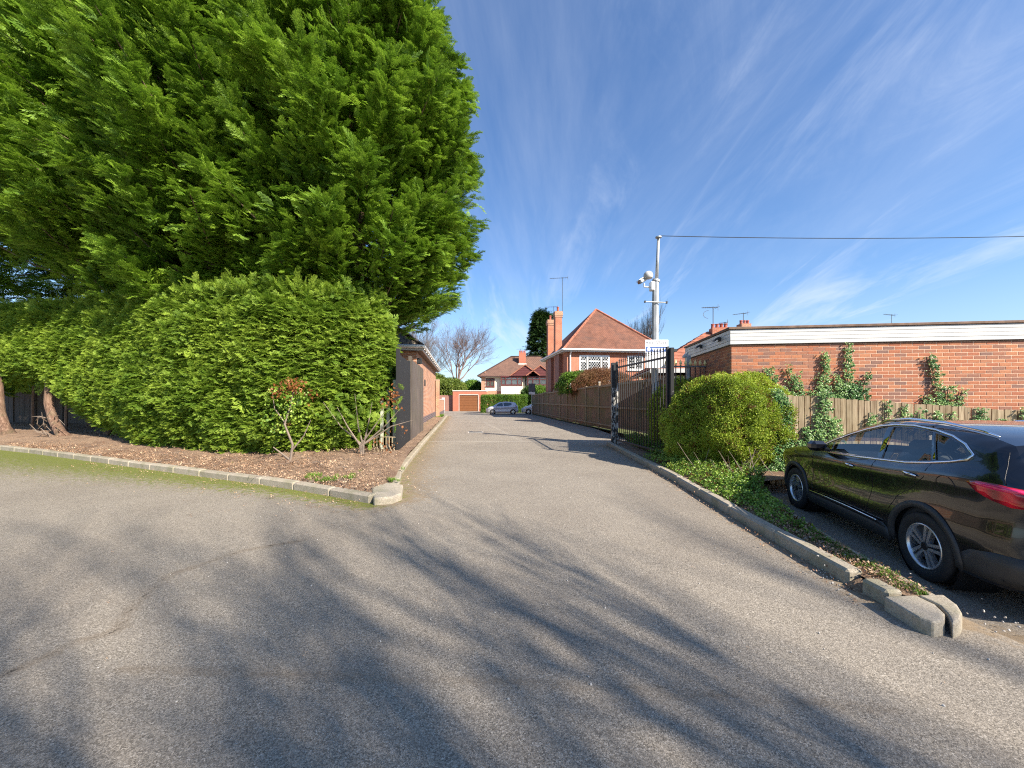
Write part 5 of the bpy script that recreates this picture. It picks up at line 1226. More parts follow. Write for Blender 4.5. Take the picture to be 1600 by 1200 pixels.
c = sf @ Vector((sx(814), 3.0, szz(551))); aerial('television_aerial', (c.x, c.y, c.z), .95, .9, 'television aerial beside the chimney of the cream rendered house')

# clipped hedge in front of the house, built as a leafy block
def blockhedge(nm, x0, x1, y0, y1, z1, label, protos, n, smin, smax, seed, z0=.0, cat='hedge'):
    r = np.random.default_rng(seed); root = thing(nm, ((x0 + x1) / 2, y0, 0), label, cat)
    f = r.random(n); P = np.empty((n, 3)); P[:, 0] = r.uniform(x0, x1, n); P[:, 1] = np.where(f < .6, y0, r.uniform(y0, y1, n)); P[:, 2] = np.where(f < .6, r.uniform(z0, z1, n), z1)
    e = f > .93; P[e, 0] = x0; P[e, 2] = r.uniform(z0, z1, e.sum()); P += r.normal(0, .06, P.shape)
    scatter('foliage', P, euler_from(r.normal(0, 1, (n, 3)), r.normal(0, 1, (n, 3))), r.uniform(smin, smax, n), protos, root)
    mb = MB()
    for i in range(int((x1 - x0) / .5)): mb.tube([(x0 + .3 + i * .5, (y0 + y1) / 2, 0), (x0 + .3 + i * .5 + random.uniform(-.1, .1), (y0 + y1) / 2, z1 - .1)], [.05, .02], 5)
    mb.build('stem', 'bark', root, kind='stuff')
    return root
blockhedge('clipped_hedge', -3.5, 1.7, 44.0, 45.2, 1.92, 'clipped green hedge in front of the cream rendered house', P_FHE, 5200, .16, .3, 31)
def blob(nm, c, R, label, protos, n, smin, smax, seed, cat='shrub', group=None, lump=.25, flatbottom=True, inner=.25, stemm='bark', sname='foliage', trunkh=None, extra=None):
    """rounded shrub: sprigs over an uneven shell plus shaded inner ones, on a few stems"""
    from mathutils import noise
    r = np.random.default_rng(seed); c = np.array(c, float); R = np.array(R, float); root = thing(nm, (c[0], c[1], max(0, c[2] - R[2])), label, cat, group)
    d = r.normal(size=(n, 3)); d /= np.linalg.norm(d, axis=1)[:, None]
    if flatbottom: d[:, 2] = np.where(d[:, 2] < -.55, -d[:, 2], d[:, 2])
    nz = np.array([noise.noise(Vector(q * 1.6) + Vector((seed, 0, 0))) + .5 * noise.noise(Vector(q * 4) + Vector((seed, 3, 0))) for q in d])
    k = 1 + lump * nz * .5 - np.abs(r.normal(0, .05, n)); ins = r.random(n) < inner; k = np.where(ins, k * r.uniform(.45, .95, n), k)
    P = c + d * R * k[:, None]; P[:, 2] = np.maximum(P[:, 2], .08)
    D = d + r.normal(0, .6, (n, 3)); U = d + r.normal(0, .7, (n, 3)) + [0, 0, .4]; sc = r.uniform(smin, smax, n) * np.where(ins, 1.4, 1)
    scatter(sname, P, euler_from(D, U), sc, protos, root)
    mb = MB()
    for i in range(9):
        a = r.uniform(0, 6.3); q = c + np.array([math.cos(a), math.sin(a), .3]) * R * .55; mb.tube([(c[0] + .1 * math.cos(a), c[1] + .1 * math.sin(a), 0), tuple((c * [1, 1, .6] + q) / 2), tuple(q)], [.04 * R[0], .025 * R[0], .008], 5)
    mb.build('stem', stemm, root, kind='stuff')
    return root
blob('garden_shrub', (3.1, 47, 1.7), (2.0, 1.2, 1.5), 'yellow-green shrub between the far hedge and the white car, in front of the cream house', P_FHE, 2200, .25, .5, 41)
blob('garden_shrub', (2.2, 46.5, 1.3), (.9, .8, 1.4), 'upright dark green shrub at the right end of the far hedge', P_CON, 1200, .4, .7, 42)
# evergreen bushes left of and behind the garage
for k, (x, y, rx, rz_, h, lb, pr) in enumerate(((-9.3, 58, 2.6, 2.4, 2.9, 'mid green rounded garden bush rising behind the garage roof', P_GSH), (-12.2, 60, 2.4, 2.9, 3.2, 'pale olive garden bush behind the low wall end', P_GSH), (-6.2, 60, 1.9, 2.0, 3.0, 'dark green garden bush between the garage and the cream house', P_FHE), (-14.5, 57, 2.2, 2.6, 2.8, 'dark shaded garden bush beyond the outbuilding pier', P_FHE))):
    blob('garden_bush', (x, y, h - .6), (rx, 1.8, rz_), lb, pr, 2000, .35, .7, 50 + k, cat='bush', group='bushes beyond the garage')
ss = thing('street_sign', (1.95, 37, 0), 'back of a small grey street sign on a thin post by the fence end', 'sign')
MB().cyl((1.92, 37.0, -.1), (1.92, 37.0, 3.05), .035, n=8).build('post', 'galv', ss); MB().box(1.60, 2.24, 36.93, 36.96, 2.3, 3.08, .01).build('panel', 'sign_back', ss); MB().box(1.62, 2.22, 36.925, 36.96, 2.02, 2.27, .01).build('plate', 'sign_white', ss)
blob('garden_shrub', (4.3, 25.3, 2.45), (1.35, 1.1, .95), 'green end of a clipped shrub showing above the timber fence', P_FHE, 1500, .14, .26, 43)
blob('garden_shrub', (5.75, 24.6, 2.35), (2.0, 1.1, 1.15), 'russet twiggy rounded shrub above the timber fence, below the leaded window', P_TWG, 2600, .16, .30, 44)

# ================================================================== tiled bungalow and chimneys behind the flat roof
def tiled_roof(fr, parent, x0, x1, y0, y1, z0, z1, ridge0, ridge1, rows=13, hip=True):
    """front slope built row by row, the others as plain slopes"""
    ym = (y0 + y1) / 2
    for k in range(rows):
        t0, t1 = k / rows, (k + 1.12) / rows; a0 = x0 + (ridge0 - x0) * t0; b0 = x1 + (ridge1 - x1) * t0; a1 = x0 + (ridge0 - x0) * t1; b1 = x1 + (ridge1 - x1) * t1
        ya, yb = y0 + (ym - y0) * t0, y0 + (ym - y0) * t1; za, zb = z0 + (z1 - z0) * t0, z0 + (z1 - z0) * t1
        MB(fr).add([(a0, ya, za + .05), (b0, ya, za + .05), (b1, yb, zb), (a1, yb, zb), (a0, ya, za), (b0, ya, za)], [(0, 1, 2, 3), (4, 5, 1, 0)]).build('tile_row', 'tile_red', parent)
    MB(fr).add([(x0, y0, z0), (x1, y0, z0), (x1, y1, z0), (x0, y1, z0), (ridge0, ym, z1), (ridge1, ym, z1)], [(1, 2, 5), (2, 3, 4, 5)]).build('roof', 'roof_red', parent, uv=True)
    for k in range(rows):
        t0, t1 = k / rows, (k + 1.12) / rows
        f = lambda t: ((x0 + (ridge0 - x0) * t, y0 + (ym - y0) * t), (x0 + (ridge0 - x0) * t, y1 + (ym - y1) * t), z0 + (z1 - z0) * t)
        A, B, za = f(t0); C_, D_, zb = f(min(t1, 1)); MB(fr).add([(*B, za + .05), (*A, za + .05), (*C_, zb), (*D_, zb), (*B, za), (*A, za)], [(0, 1, 2, 3), (4, 5, 1, 0)]).build('tile_row', 'tile_red', parent)
bg_ = thing('tiled_bungalow', (10, 21, 0), 'bungalow with red tiled hipped roof seen between the sign and the flat roof', 'bungalow')
bf = frame(7.3, 19.2, .985, -.17)
tiled_roof(bf, bg_, -.4, 9.0, -.4, 7.4, 3.05, 5.45, 3.4, 6.2)
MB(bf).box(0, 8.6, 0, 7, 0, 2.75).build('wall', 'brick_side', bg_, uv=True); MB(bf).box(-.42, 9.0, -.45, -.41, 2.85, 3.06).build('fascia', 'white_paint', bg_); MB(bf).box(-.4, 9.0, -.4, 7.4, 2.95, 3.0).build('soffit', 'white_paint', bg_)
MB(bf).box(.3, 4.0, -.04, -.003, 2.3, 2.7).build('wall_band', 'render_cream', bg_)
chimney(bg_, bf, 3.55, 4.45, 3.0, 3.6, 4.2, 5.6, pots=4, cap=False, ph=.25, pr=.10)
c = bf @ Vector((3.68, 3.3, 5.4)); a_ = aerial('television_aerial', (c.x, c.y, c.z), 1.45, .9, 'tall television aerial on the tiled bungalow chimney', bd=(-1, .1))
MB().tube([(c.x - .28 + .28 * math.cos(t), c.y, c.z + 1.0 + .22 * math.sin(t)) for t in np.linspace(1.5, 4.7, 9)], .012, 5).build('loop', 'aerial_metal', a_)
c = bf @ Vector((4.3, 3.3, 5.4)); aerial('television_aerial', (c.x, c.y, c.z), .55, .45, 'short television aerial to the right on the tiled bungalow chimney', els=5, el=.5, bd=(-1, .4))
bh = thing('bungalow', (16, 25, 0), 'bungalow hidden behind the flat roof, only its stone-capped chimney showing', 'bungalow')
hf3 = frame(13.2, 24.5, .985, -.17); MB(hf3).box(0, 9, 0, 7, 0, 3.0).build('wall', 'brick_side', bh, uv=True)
MB(hf3).add([(-.4, -.4, 3), (9.4, -.4, 3), (9.4, 7.4, 3), (-.4, 7.4, 3), (3.4, 3.5, 5.0), (5.6, 3.5, 5.0)], [(0, 1, 5, 4), (1, 2, 5), (2, 3, 4, 5), (3, 0, 4)]).build('roof', 'roof_red', bh, uv=True)
p = W(1152, 505, 27.5); q = W(1178, 505, 27.5); hz = frame(0, 27.5, 1, 0)
c_ = chimney(bh, hz, p.x, q.x, 0, .75, 3.8, W(0, 510.5, 27.5).z, mat='brick_old', pots=0, cap=False)
mb = MB(hz); zt_ = W(0, 510.5, 27.5).z; mb.box(p.x + .35, q.x - .15, .05, .7, zt_ + .002, zt_ + .25); mb.build('chimney_head', 'brick_old', c_, uv=True)
for k in range(3):
    mb = MB(hz); x = p.x + .48 + k * .24; mb.lathe([(.10, 0), (.09, .2), (.11, .21), (.10, .28)], (x, .35, zt_ + .25), n=10); mb.build('chimney_pot', 'chimney_pot', c_)
c = W(1161.5, 507, 27.6); aerial('television_aerial', (c.x, c.y, c.z), .85, 1.1, 'television aerial above the stone-capped chimney over the flat roof', bd=(-1, .0), tilt=-.12)
b3 = thing('bungalow', (36, 36, 0), 'distant roof behind the flat building with a row of low chimney pots', 'bungalow')
f3 = frame(29, 34, .985, -.17); MB(f3).box(0, 9, 0, 7, 0, 4).build('wall', 'brick_side', b3, uv=True); MB(f3).add([(-.4, -.4, 4), (9.4, -.4, 4), (9.4, 7.4, 4), (-.4, 7.4, 4), (3.4, 3.5, 6.6), (5.6, 3.5, 6.6)], [(0, 1, 5, 4), (1, 2, 5), (2, 3, 4, 5), (3, 0, 4)]).build('roof', 'roof_red', b3, uv=True)
p = W(1385, 506, 36); q = W(1412, 506, 36); f4 = frame(0, 36, 1, 0); c_ = chimney(b3, f4, p.x, q.x, 0, .7, 6.0, W(0, 509, 36).z, mat='brick_old', pots=5, cap=False, ph=.25, pr=.11)
c = W(1393, 507, 36.2); aerial('television_aerial', (c.x, c.y, c.z), .95, 1.1, 'television aerial over the low row of chimney pots at the far right', bd=(-1, 0), tilt=.1)

# ================================================================== distant trees
def bare_tree(nm, base, H, label, seed, mat, spread=.55, levels=6, nb0=5, trunk_frac=.22, r0=.35, twig=6, cat='tree', group=None, wild=.35, upb=.25, fine=1.0, columnar=False, kinks=3):
    rr = random.Random(seed); root = thing(nm, base, label, cat, group); tm = MB(); cm = MB()
    def grow(p, d, L, r, lv):
        pts = [p]; rad = [r]; q = p.copy(); dd = d.copy(); n = kinks if lv < levels - 1 else 2
        for k in range(n):
            dd = (dd + Vector((rr.gauss(0, wild * .35), rr.gauss(0, wild * .35), rr.gauss(0, wild * .2) + upb * .12))).normalized(); q = q + dd * (L / n); pts.append(q.copy()); rad.append(r * (1 - .45 * (k + 1) / n))
        (tm if lv == 0 else cm).tube(pts, rad, 9 if lv == 0 else (6 if lv < 3 else (4 if lv < 4 else 3)), False)
        if lv >= levels: return
        nch = nb0 if lv == 0 else (rr.choice((3, 4)) if lv < levels - 1 else twig)
        for c in range(nch):
            t = rr.uniform(.45, 1.0) if lv > 0 else rr.uniform(.6, 1.0)
            i = min(n - 1, int(t * n)); f = t * n - i; b = pts[i].lerp(pts[i + 1], f)
            a = rr.uniform(0, 2 * PI); ax = dd.orthogonal().normalized(); ax = Matrix.Rotation(a, 3, dd) @ ax
            ang = (rr.uniform(.35, .85) if not columnar else rr.uniform(.15, .35)) * (spread / .55)
            nd = (Matrix.Rotation(ang, 3, ax) @ dd); nd = (nd + Vector((0, 0, upb))).normalized()
            grow(b, nd, L * rr.uniform(.58, .82), rad[i] * rr.uniform(.5, .68), lv + 1)
        if lv > 0 or True: grow(pts[-1], (dd + Vector((rr.gauss(0, .15), rr.gauss(0, .15), .1))).normalized(), L * .75, rad[-1], lv + 1)
    L0 = H * trunk_frac; grow(Vector(base) - Vector((0, 0, .2)), Vector((0, 0, 1)), L0, r0, 0)
    tm.build('trunk', mat, root, smooth=True); cm.build('branches', mat, root, kind='stuff'); return root
gt = 'bare winter trees beyond the garage'
bare_tree('bare_tree', (-10.8, 70, 0), 22.5, 'bare reddish spreading tree right of the pair beyond the garage', 3, 'far_twig_red', .62, 5, 6, .26, .32, 5, group=gt)
bare_tree('bare_tree', (-15.8, 76, 0), 23, 'bare grey tree left of the reddish one, beyond the outbuilding', 5, 'far_twig', .55, 5, 5, .28, .32, 5, group=gt)
bare_tree('bare_tree', (-21, 82, 0), 23, 'pale grey bare tree just right of the conifer overhang, beyond the outbuilding roof', 8, 'far_twig', .5, 5, 5, .26, .3, 4, group=gt)
bare_tree('bare_tree', (24, 55, 0), 11.5, 'bare rounded tree in the gap between the sign and the tiled bungalow', 9, 'far_twig', .62, 5, 6, .25, .25, 5)
for k, (px, py, lb) in enumerate(((1004, 474, 'tall narrow bare poplar just left of the camera pole'), (1013, 497, 'shorter bare poplar beside the camera pole'), (983, 505, 'faint thin bare poplar right of the hipped roof'))):
    p = W(px, 560, 75); H_ = (624 - py) / 597 * 75 + 1.55; bare_tree('bare_poplar', (p.x, 75, 0), H_ * (1.05), lb, 20 + k, 'far_twig', .4, 4, 5, .34, .2, 6, upb=.9, columnar=True, group='bare poplars beyond the brick house')
bough_tree('dark_conifer', (4.9, 62, 0), 16.0, [(1.0, 2.3), (5, 2.4), (9, 1.8), (12, 1.2), (15.8, .1)], 'dark green conifer standing behind the chimneys of the hipped brick house', 260, 20, 61, smin=.8, smax=1.5, protos=P_CON, inner=150, elev=(.0, .4), trunk_r=.25)
for k in range(9):
    x = -75 + k * 17.5; 
    if k in (3, 4): continue
    blob('distant_tree_mass', (x * 1.6, 150 + 10 * (k % 3), 2.5), (13, 6, 4.5), f'hazy low dark tree belt on the horizon', P_CON, 900, 2.2, 3.6, 70 + k, cat='trees', group='distant tree belt') if False else None
# ================================================================== cars
def build_car(root, paint, outline, wheels, w0, belt, wins, lamp, extras, detail=True, wr=.346, ww=.235, rim=None, arch=.405, tumble=.40, cladd='cladding', far_side=True):
    """outline: closed side contour [(x,z)] with the indexes of its upper run given by name; heights in metres, x forward.
    the flank is a height field y = S(x,z); the top run is lofted across the car"""
    ox = np.array([p[0] for p in outline['pts']]); oz = np.array([p[1] for p in outline['pts']])
    OP = np.array(outline['pts'])
    def spl(pts, n=5):       # Catmull-Rom through the upper run
        P = [np.array(p, float) for p in pts]; P = [2 * P[0] - P[1]] + P + [2 * P[-1] - P[-2]]; out = []
        for i in range(1, len(P) - 2):
            for k in range(n):
                t = k / n; out.append(.5 * ((2 * P[i]) + (-P[i - 1] + P[i + 1]) * t + (2 * P[i - 1] - 5 * P[i] + 4 * P[i + 1] - P[i + 2]) * t * t + (-P[i - 1] + 3 * P[i] - 3 * P[i + 1] + P[i + 2]) * t ** 3))
        out.append(P[-2]); return out
    runs = []; top = []
    for nm, pts in outline['top']:
        s = spl(pts); runs.append((nm, s)); top += s if not top else s[1:]
    top = np.array(top)                                     # from the front bumper over the roof to the rear bumper
    zb = outline['sill']; loop = [tuple(p) for p in top] ; xr, xf = top[-1][0], top[0][0]
    bottom = []
    for cx in sorted(wheels):
        a0 = math.asin(max(-1, min(1, (zb - wr) / arch)))
        for k in range(17):
            a = PI - a0 - (PI - 2 * a0) * k / 16; bottom.append((cx + arch * math.cos(a), wr + arch * math.sin(a)))
    loop += [(p[0], p[1]) for p in bottom]
    TP = top
    def S(x, z):
        x = np.asarray(x, float); z = np.asarray(z, float)
        w = np.interp(x, [p[0] for p in w0], [p[1] for p in w0])
        b = np.interp(x, [p[0] for p in belt], [p[1] for p in belt])
        lowz = np.clip((.55 - z) / .35, 0, 1); y = w - .045 * lowz ** 2
        y = y - .03 * np.exp(-((z - (b - .36)) / .16) ** 2) + .012 * np.exp(-((z - (b - .12)) / .07) ** 2)
        up = z - b; y = y - np.where(up > 0, up * tumble + .012 * np.tanh(up / .03), 0) - .045 * np.clip((z - (b - .10)) / .10, 0, 1) ** 2
        for cx in wheels: y = y + .022 * np.exp(-((x - cx) / .42) ** 2) * np.exp(-((z - wr - .35) / .22) ** 2)
        Q = np.stack([np.atleast_1d(x).ravel(), np.atleast_1d(z).ravel()], 1); d = polydist(Q, [tuple(p) for p in TP]).reshape(np.shape(np.atleast_1d(x)))
        r = .13; k = np.clip(1 - d / r, 0, 1); y = y - .085 * (1 - np.sqrt(np.clip(1 - k ** 2, 0, 1)))
        return y if y.shape == x.shape or x.shape else y.reshape(())
    def Sn(x, z):
        e = .01; dx = (S(x + e, z) - S(x - e, z)) / (2 * e); dz = (S(x, z + e) - S(x, z - e)) / (2 * e); n = np.stack([-dx, np.ones_like(dx), -dz], -1); return n / np.linalg.norm(n, axis=-1)[..., None]
    def inpoly(P, poly):
        poly = np.asarray(poly); x, y = P[:, 0], P[:, 1]; c = np.zeros(len(P), bool); j = len(poly) - 1
        for i in range(len(poly)):
            xi, yi = poly[i]; xj, yj = poly[j]; m = ((yi > y) != (yj > y)) & (x < (xj - xi) * (y - yi) / ((yj - yi) or 1e-9) + xi); c ^= m; j = i
        return c
    def densify(poly, st):
        out = []
        for a, b in zip(poly, poly[1:] + poly[:1]):
            a, b = np.array(a), np.array(b); n = max(1, int(np.linalg.norm(b - a) / st))
            for k in range(n): out.append(tuple(a + (b - a) * k / n))
        return out
    def sheet(poly, holes=(), grid=.06, st=.05):
        poly = densify(list(poly), st); vs = list(poly); loops = [list(range(len(poly)))]
        hs = []
        for h in holes:
            h = densify(list(h), st); loops.append(list(range(len(vs), len(vs) + len(h)))); vs += h; hs.append(h)
        P = np.array(poly); gx_ = np.arange(P[:, 0].min(), P[:, 0].max(), grid); gz_ = np.arange(P[:, 1].min(), P[:, 1].max(), grid)
        g_ = np.array([(a, b) for a in gx_ for b in gz_]); m = inpoly(g_, poly)
        for h in hs: m &= ~inpoly(g_, h)
        g_ = g_[m]
        if len(g_):
            dd = polydist(g_, poly + [poly[0]])
            for h in hs: dd = np.minimum(dd, polydist(g_, h + [h[0]]))
            g_ = g_[dd > grid * .35]; vs += [tuple(q) for q in g_]
        edges = [(l[i], l[(i + 1) % len(l)]) for l in loops for i in range(len(l))]
        r = delaunay_2d_cdt([Vector(v) for v in vs], edges, [], 0, 1e-5); V = np.array([tuple(v) for v in r[0]]); fs = []
        T = [f for f in r[2]]; C = np.array([V[list(f)].mean(0) for f in T]); ok = inpoly(C, poly)
        for h in hs: ok &= ~inpoly(C, h)
        return V, [tuple(f) for f, o in zip(T, ok) if o]
    def flank(name, poly, mat, holes=(), off=0.0, thick=0.0, sides=(1, -1), grid=.06, st=.05, parent=None, smooth=True):
        V, T = sheet(poly, holes, grid, st); y = S(V[:, 0], V[:, 1]); n = Sn(V[:, 0], V[:, 1])
        P = np.stack([V[:, 0], y, V[:, 1]], 1) + n * off; P[:, 1] = np.maximum(P[:, 1], .02); obs = []
        for s in sides:
            Q = P * [1, s, 1]; tri = np.array(T)
            a, b, c = Q[tri[:, 0]], Q[tri[:, 1]], Q[tri[:, 2]]; nn = np.cross(b - a, c - a)[:, 1] * s; tri = np.where((nn < 0)[:, None], tri[:, ::-1], tri)
            vs, fs = Q, tri.tolist()
            if thick:
                m = len(Q); Q2 = Q - n * [1, s, 1] * thick; vs = np.concatenate([Q, Q2]); from collections import Counter
                ed = Counter()
                for t in fs:
                    for i in range(3): ed[(t[i], t[(i + 1) % 3])] += 1
                fs = fs + [(q, p, p + m, q + m) for (p, q) in ed if (q, p) not in ed]
            obs.append(mk(name, vs, fs, mat, parent or root, smooth=smooth, local=True))
        return obs
    body_holes = [w['poly'] for w in wins]
    flank('body_side', loop, paint, body_holes, grid=.05, st=.04)
    # lofted top
    nj = 18
    cuts = outline.get('glass', {})
    for nm, run in runs:
        R_ = np.array(run); y = S(R_[:, 0], R_[:, 1]); t = np.gradient(R_, axis=0); t /= np.linalg.norm(t, axis=1)[:, None] + 1e-9; nrm = np.stack([t[:, 1], -t[:, 0]], 1)
        if np.cross(np.array([1, 0]), np.array([0, 1])) and nrm[:, 1].mean() < 0 and nm not in ('front_bumper', 'rear_bumper'): nrm = -nrm
        cen = np.array([0, .8]); sg_ = np.sign(((R_ - cen) * nrm).sum(1)); nrm = nrm * sg_[:, None]
        js = np.linspace(-1, 1, nj + 1); crown = outline.get('crown', {}).get(nm, .05)
        prof_ = (1 - np.abs(js) ** 2.6)
        P = np.zeros((len(R_), nj + 1, 3)); P[:, :, 0] = R_[:, 0][:, None] + nrm[:, 0][:, None] * crown * prof_; P[:, :, 2] = R_[:, 1][:, None] + nrm[:, 1][:, None] * crown * prof_; P[:, :, 1] = y[:, None] * js
        I = np.arange(len(R_) * (nj + 1)).reshape(len(R_), nj + 1)
        def grid_faces(j0, j1, i0=0, i1=None):
            J = I[i0:i1, j0:j1]; return np.stack([J[:-1, :-1], J[:-1, 1:], J[1:, 1:], J[1:, :-1]], -1).reshape(-1, 4)
        if nm in ('windscreen', 'rear_window'):
            mk(nm + '_surround', P.reshape(-1, 3), np.concatenate([grid_faces(0, 2), grid_faces(nj - 1, nj + 1)]), paint, root, smooth=True, local=True)
            mk(nm, P.reshape(-1, 3), grid_faces(1, nj), 'dark_glass' if nm == 'rear_window' or not detail else 'car_glass', root, smooth=True, local=True)
        else: mk(nm, P.reshape(-1, 3), grid_faces(0, nj + 1), outline.get('mat', {}).get(nm, paint), root, smooth=True, local=True)
    # windows
    for w in wins:
        for o in flank('window', w['poly'], w.get('mat', 'car_glass'), off=-.008, grid=.15, st=.08): pass
    # under floor and tub
    MB().box(xr + .35, xf - .35, -.62, .62, .17, .24).build('floor_pan', 'cladding', root, local=True)
    for s in (-1, 1):
        for cx in wheels:
            mb = MB(); yi = s * (w0[len(w0) // 2][1] - .045); mb.lathe([(arch + .004, yi), (arch + .004, s * .50), (.02, s * .50)], (cx, 0, wr), 'Y', 28); n_ = 28
            mb.f = mb.f[:-2]; mb.build('wheel_arch_liner', 'alloy_dark', root, local=True)
    # wheels
    for cx in wheels:
        for s in (1, -1):
            yo = np.interp(cx, [p[0] for p in w0], [p[1] for p in w0]) - .015
            R = wr; hw = ww / 2; cyc = yo - hw
            tyre = MB(); prof = [(rim, -hw * .8), (R * .90, -hw), (R * .965, -hw * .93), (R, -hw * .78)]
            for g_ in (-.5, -.18, .18, .5): prof += [(R, (g_ - .05) * ww), (R - .010, (g_ - .045) * ww), (R - .010, (g_ + .0) * ww), (R, (g_ + .005) * ww)] if detail and abs(g_) < .4 else []
            prof += [(R, hw * .78), (R * .965, hw * .93), (R * .90, hw), (R * .80, hw * 1.02), (rim, hw * .86), (rim - .012, hw * .7), (rim - .012, -hw * .7)]
            tyre.lathe(prof, (cx, s * cyc, R), 'Y', 56 if detail else 24, close=True); wh = tyre.build('wheel', 'tyre', root, local=True, smooth=False)
            for p in wh.data.polygons: p.use_smooth = True
            fy = s * (cyc + hw * .72)
            mb = MB(); mb.lathe([(rim + .002, s * hw * .88), (rim - .006, s * hw * .93), (rim - .016, s * hw * .90), (rim - .022, s * hw * .62), (rim - .03, -s * hw * .7)], (cx, s * cyc, R), 'Y', 48, close=True); mb.build('rim', 'alloy', wh, local=True, smooth=True)
            mb = MB(); mb.lathe([(rim - .02, 0), (.03, 0)], (cx, s * (cyc - hw * .35), R), 'Y', 32); mb.build('brake_disc', 'alloy_dark', wh, local=True)
            for k in range(5):
                for dd in ((-.16, .16) if detail else (0,)):
                    a = PI / 2 + 2 * PI * k / 5 + .2; a1 = a + dd; c_, s_ = math.cos(a1), math.sin(a1); ci, si = math.cos(a), math.sin(a)
                    t = np.array([-s_, c_]); ti = np.array([-si, ci]); w1, w2 = (.013, .018) if detail else (.03, .03)
                    o = np.array([c_, s_]) * (rim - .016) ; i_ = np.array([ci, si]) * .035 + ti * dd * .12
                    q = [i_ - ti * w1, i_ + ti * w1, o + t * w2, o - t * w2]
                    v = [(cx + p[0], fy - s * .004 * (n_ > 1) + s * .006, R + p[1]) for n_, p in enumerate(q)] + [(cx + p[0], fy - s * .04, R + p[1]) for p in q]
                    MB().add(v, [(0, 1, 2, 3), (7, 6, 5, 4), (0, 4, 5, 1), (1, 5, 6, 2), (2, 6, 7, 3), (3, 7, 4, 0)]).build('spoke', 'alloy', wh, local=True)
            MB().lathe([(.045, 0), (.045, s * .03), (.036, s * .038), (.001, s * .038)], (cx, fy - s * .025, R), 'Y', 20).build('hub_cap', 'alloy_dark' if detail else 'alloy', wh, local=True)
    return S, Sn, flank, runs

# ---- the parked black SUV
suv = thing('parked_car', (0, 0, 0), 'shiny black SUV parked beside the planting strip in front of the timber fence', 'car')
heading = math.atan2(2.42, .60)      # car x axis in the world
WL, WRr = np.array((4.45, 6.02)), np.array((3.87, 3.58)); dirv = (WL - WRr) / np.linalg.norm(WL - WRr)
CS = .90; left = np.array([-dirv[1], dirv[0]])     # car's left side
midw = (WL + WRr) / 2 - left * (.93 - .02) * CS
suv.location = (midw[0], midw[1], park_z); suv.rotation_euler = (0, 0, math.atan2(dirv[1], dirv[0])); suv.scale = (CS,) * 3
ROOTM[suv] = Matrix.Translation((midw[0], midw[1], park_z)) @ Matrix.Rotation(math.atan2(dirv[1], dirv[0]), 4, 'Z') @ Matrix.Scale(CS, 4)
OUT = {'pts': [(0, 0)], 'sill': .27,
  'top': [('front_bumper', [(2.02, .24), (2.16, .30), (2.24, .50), (2.22, .72), (2.14, .88)]),
          ('bonnet', [(2.14, .88), (1.90, .98), (1.40, 1.07), (1.0, 1.12)]),
          ('windscreen', [(1.0, 1.12), (.66, 1.26), (.28, 1.41), (-.05, 1.52)]),
          ('roof', [(-.05, 1.52), (-.35, 1.585), (-.8, 1.615), (-1.3, 1.60), (-1.7, 1.55), (-2.0, 1.475)]),
          ('rear_window', [(-2.0, 1.475), (-2.07, 1.38), (-2.16, 1.27), (-2.24, 1.18)]),
          ('tailgate', [(-2.24, 1.18), (-2.30, 1.09), (-2.33, .95), (-2.34, .78), (-2.33, .66)]),
          ('rear_bumper', [(-2.33, .66), (-2.37, .60), (-2.375, .50), (-2.33, .36), (-2.18, .27)])],
  'crown': {'front_bumper': .16, 'bonnet': .05, 'windscreen': .10, 'roof': .03, 'rear_window': .10, 'tailgate': .12, 'rear_bumper': .14}, 'mat': {'rear_bumper': 'paint_black'}}
W0 = [(-2.40, .76), (-2.2, .86), (-2.0, .905), (-1.75, .925), (-1.36, .935), (0, .925), (1.36, .93), (1.7, .915), (1.95, .86), (2.15, .76), (2.25, .66)]
BELT = [(-2.3, 1.25), (-1.6, 1.225), (-.9, 1.155), (0, 1.11), (.8, 1.08), (2.2, .98)]
WIN = [{'poly': [(.66, 1.15), (.42, 1.25), (.12, 1.365), (-.15, 1.455), (-.40, 1.52), (-.52, 1.535), (-.60, 1.165), (-.2, 1.14), (.3, 1.12), (.6, 1.11)]},
       {'poly': [(-.62, 1.545), (-.9, 1.553), (-1.23, 1.532), (-1.40, 1.25), (-1.1, 1.20), (-.69, 1.172)]},
       {'poly': [(-1.28, 1.526), (-1.48, 1.492), (-1.64, 1.435), (-1.75, 1.36), (-1.72, 1.325), (-1.60, 1.29), (-1.45, 1.262)]}]
S, Sn, flank, runs = build_car(suv, 'paint_black', OUT, (1.36, -1.36), W0, BELT, WIN, None, None, rim=.232)
def onside(pts, off, s=1):
    P = np.array(pts, float); y = S(P[:, 0], P[:, 1]); n = Sn(P[:, 0], P[:, 1]); Q = np.stack([P[:, 0], y, P[:, 1]], 1) + n * off; return Q * [1, s, 1]
def side_line(name, pts, r, mat, off=.004, close=False, n=6):
    P = []
    seq = pts + ([pts[0]] if close else [])
    for a, b in zip(seq[:-1], seq[1:]):
        m = max(1, int(math.dist(a, b) / .05))
        for k in range(m): P.append((a[0] + (b[0] - a[0]) * k / m, a[1] + (b[1] - a[1]) * k / m))
    if not close: P.append(seq[-1])
    for s in (1, -1):
        MB().tube([tuple(q) for q in onside(P, off, s)], r, n, close=close).build(name, mat, suv, local=True, smooth=True)
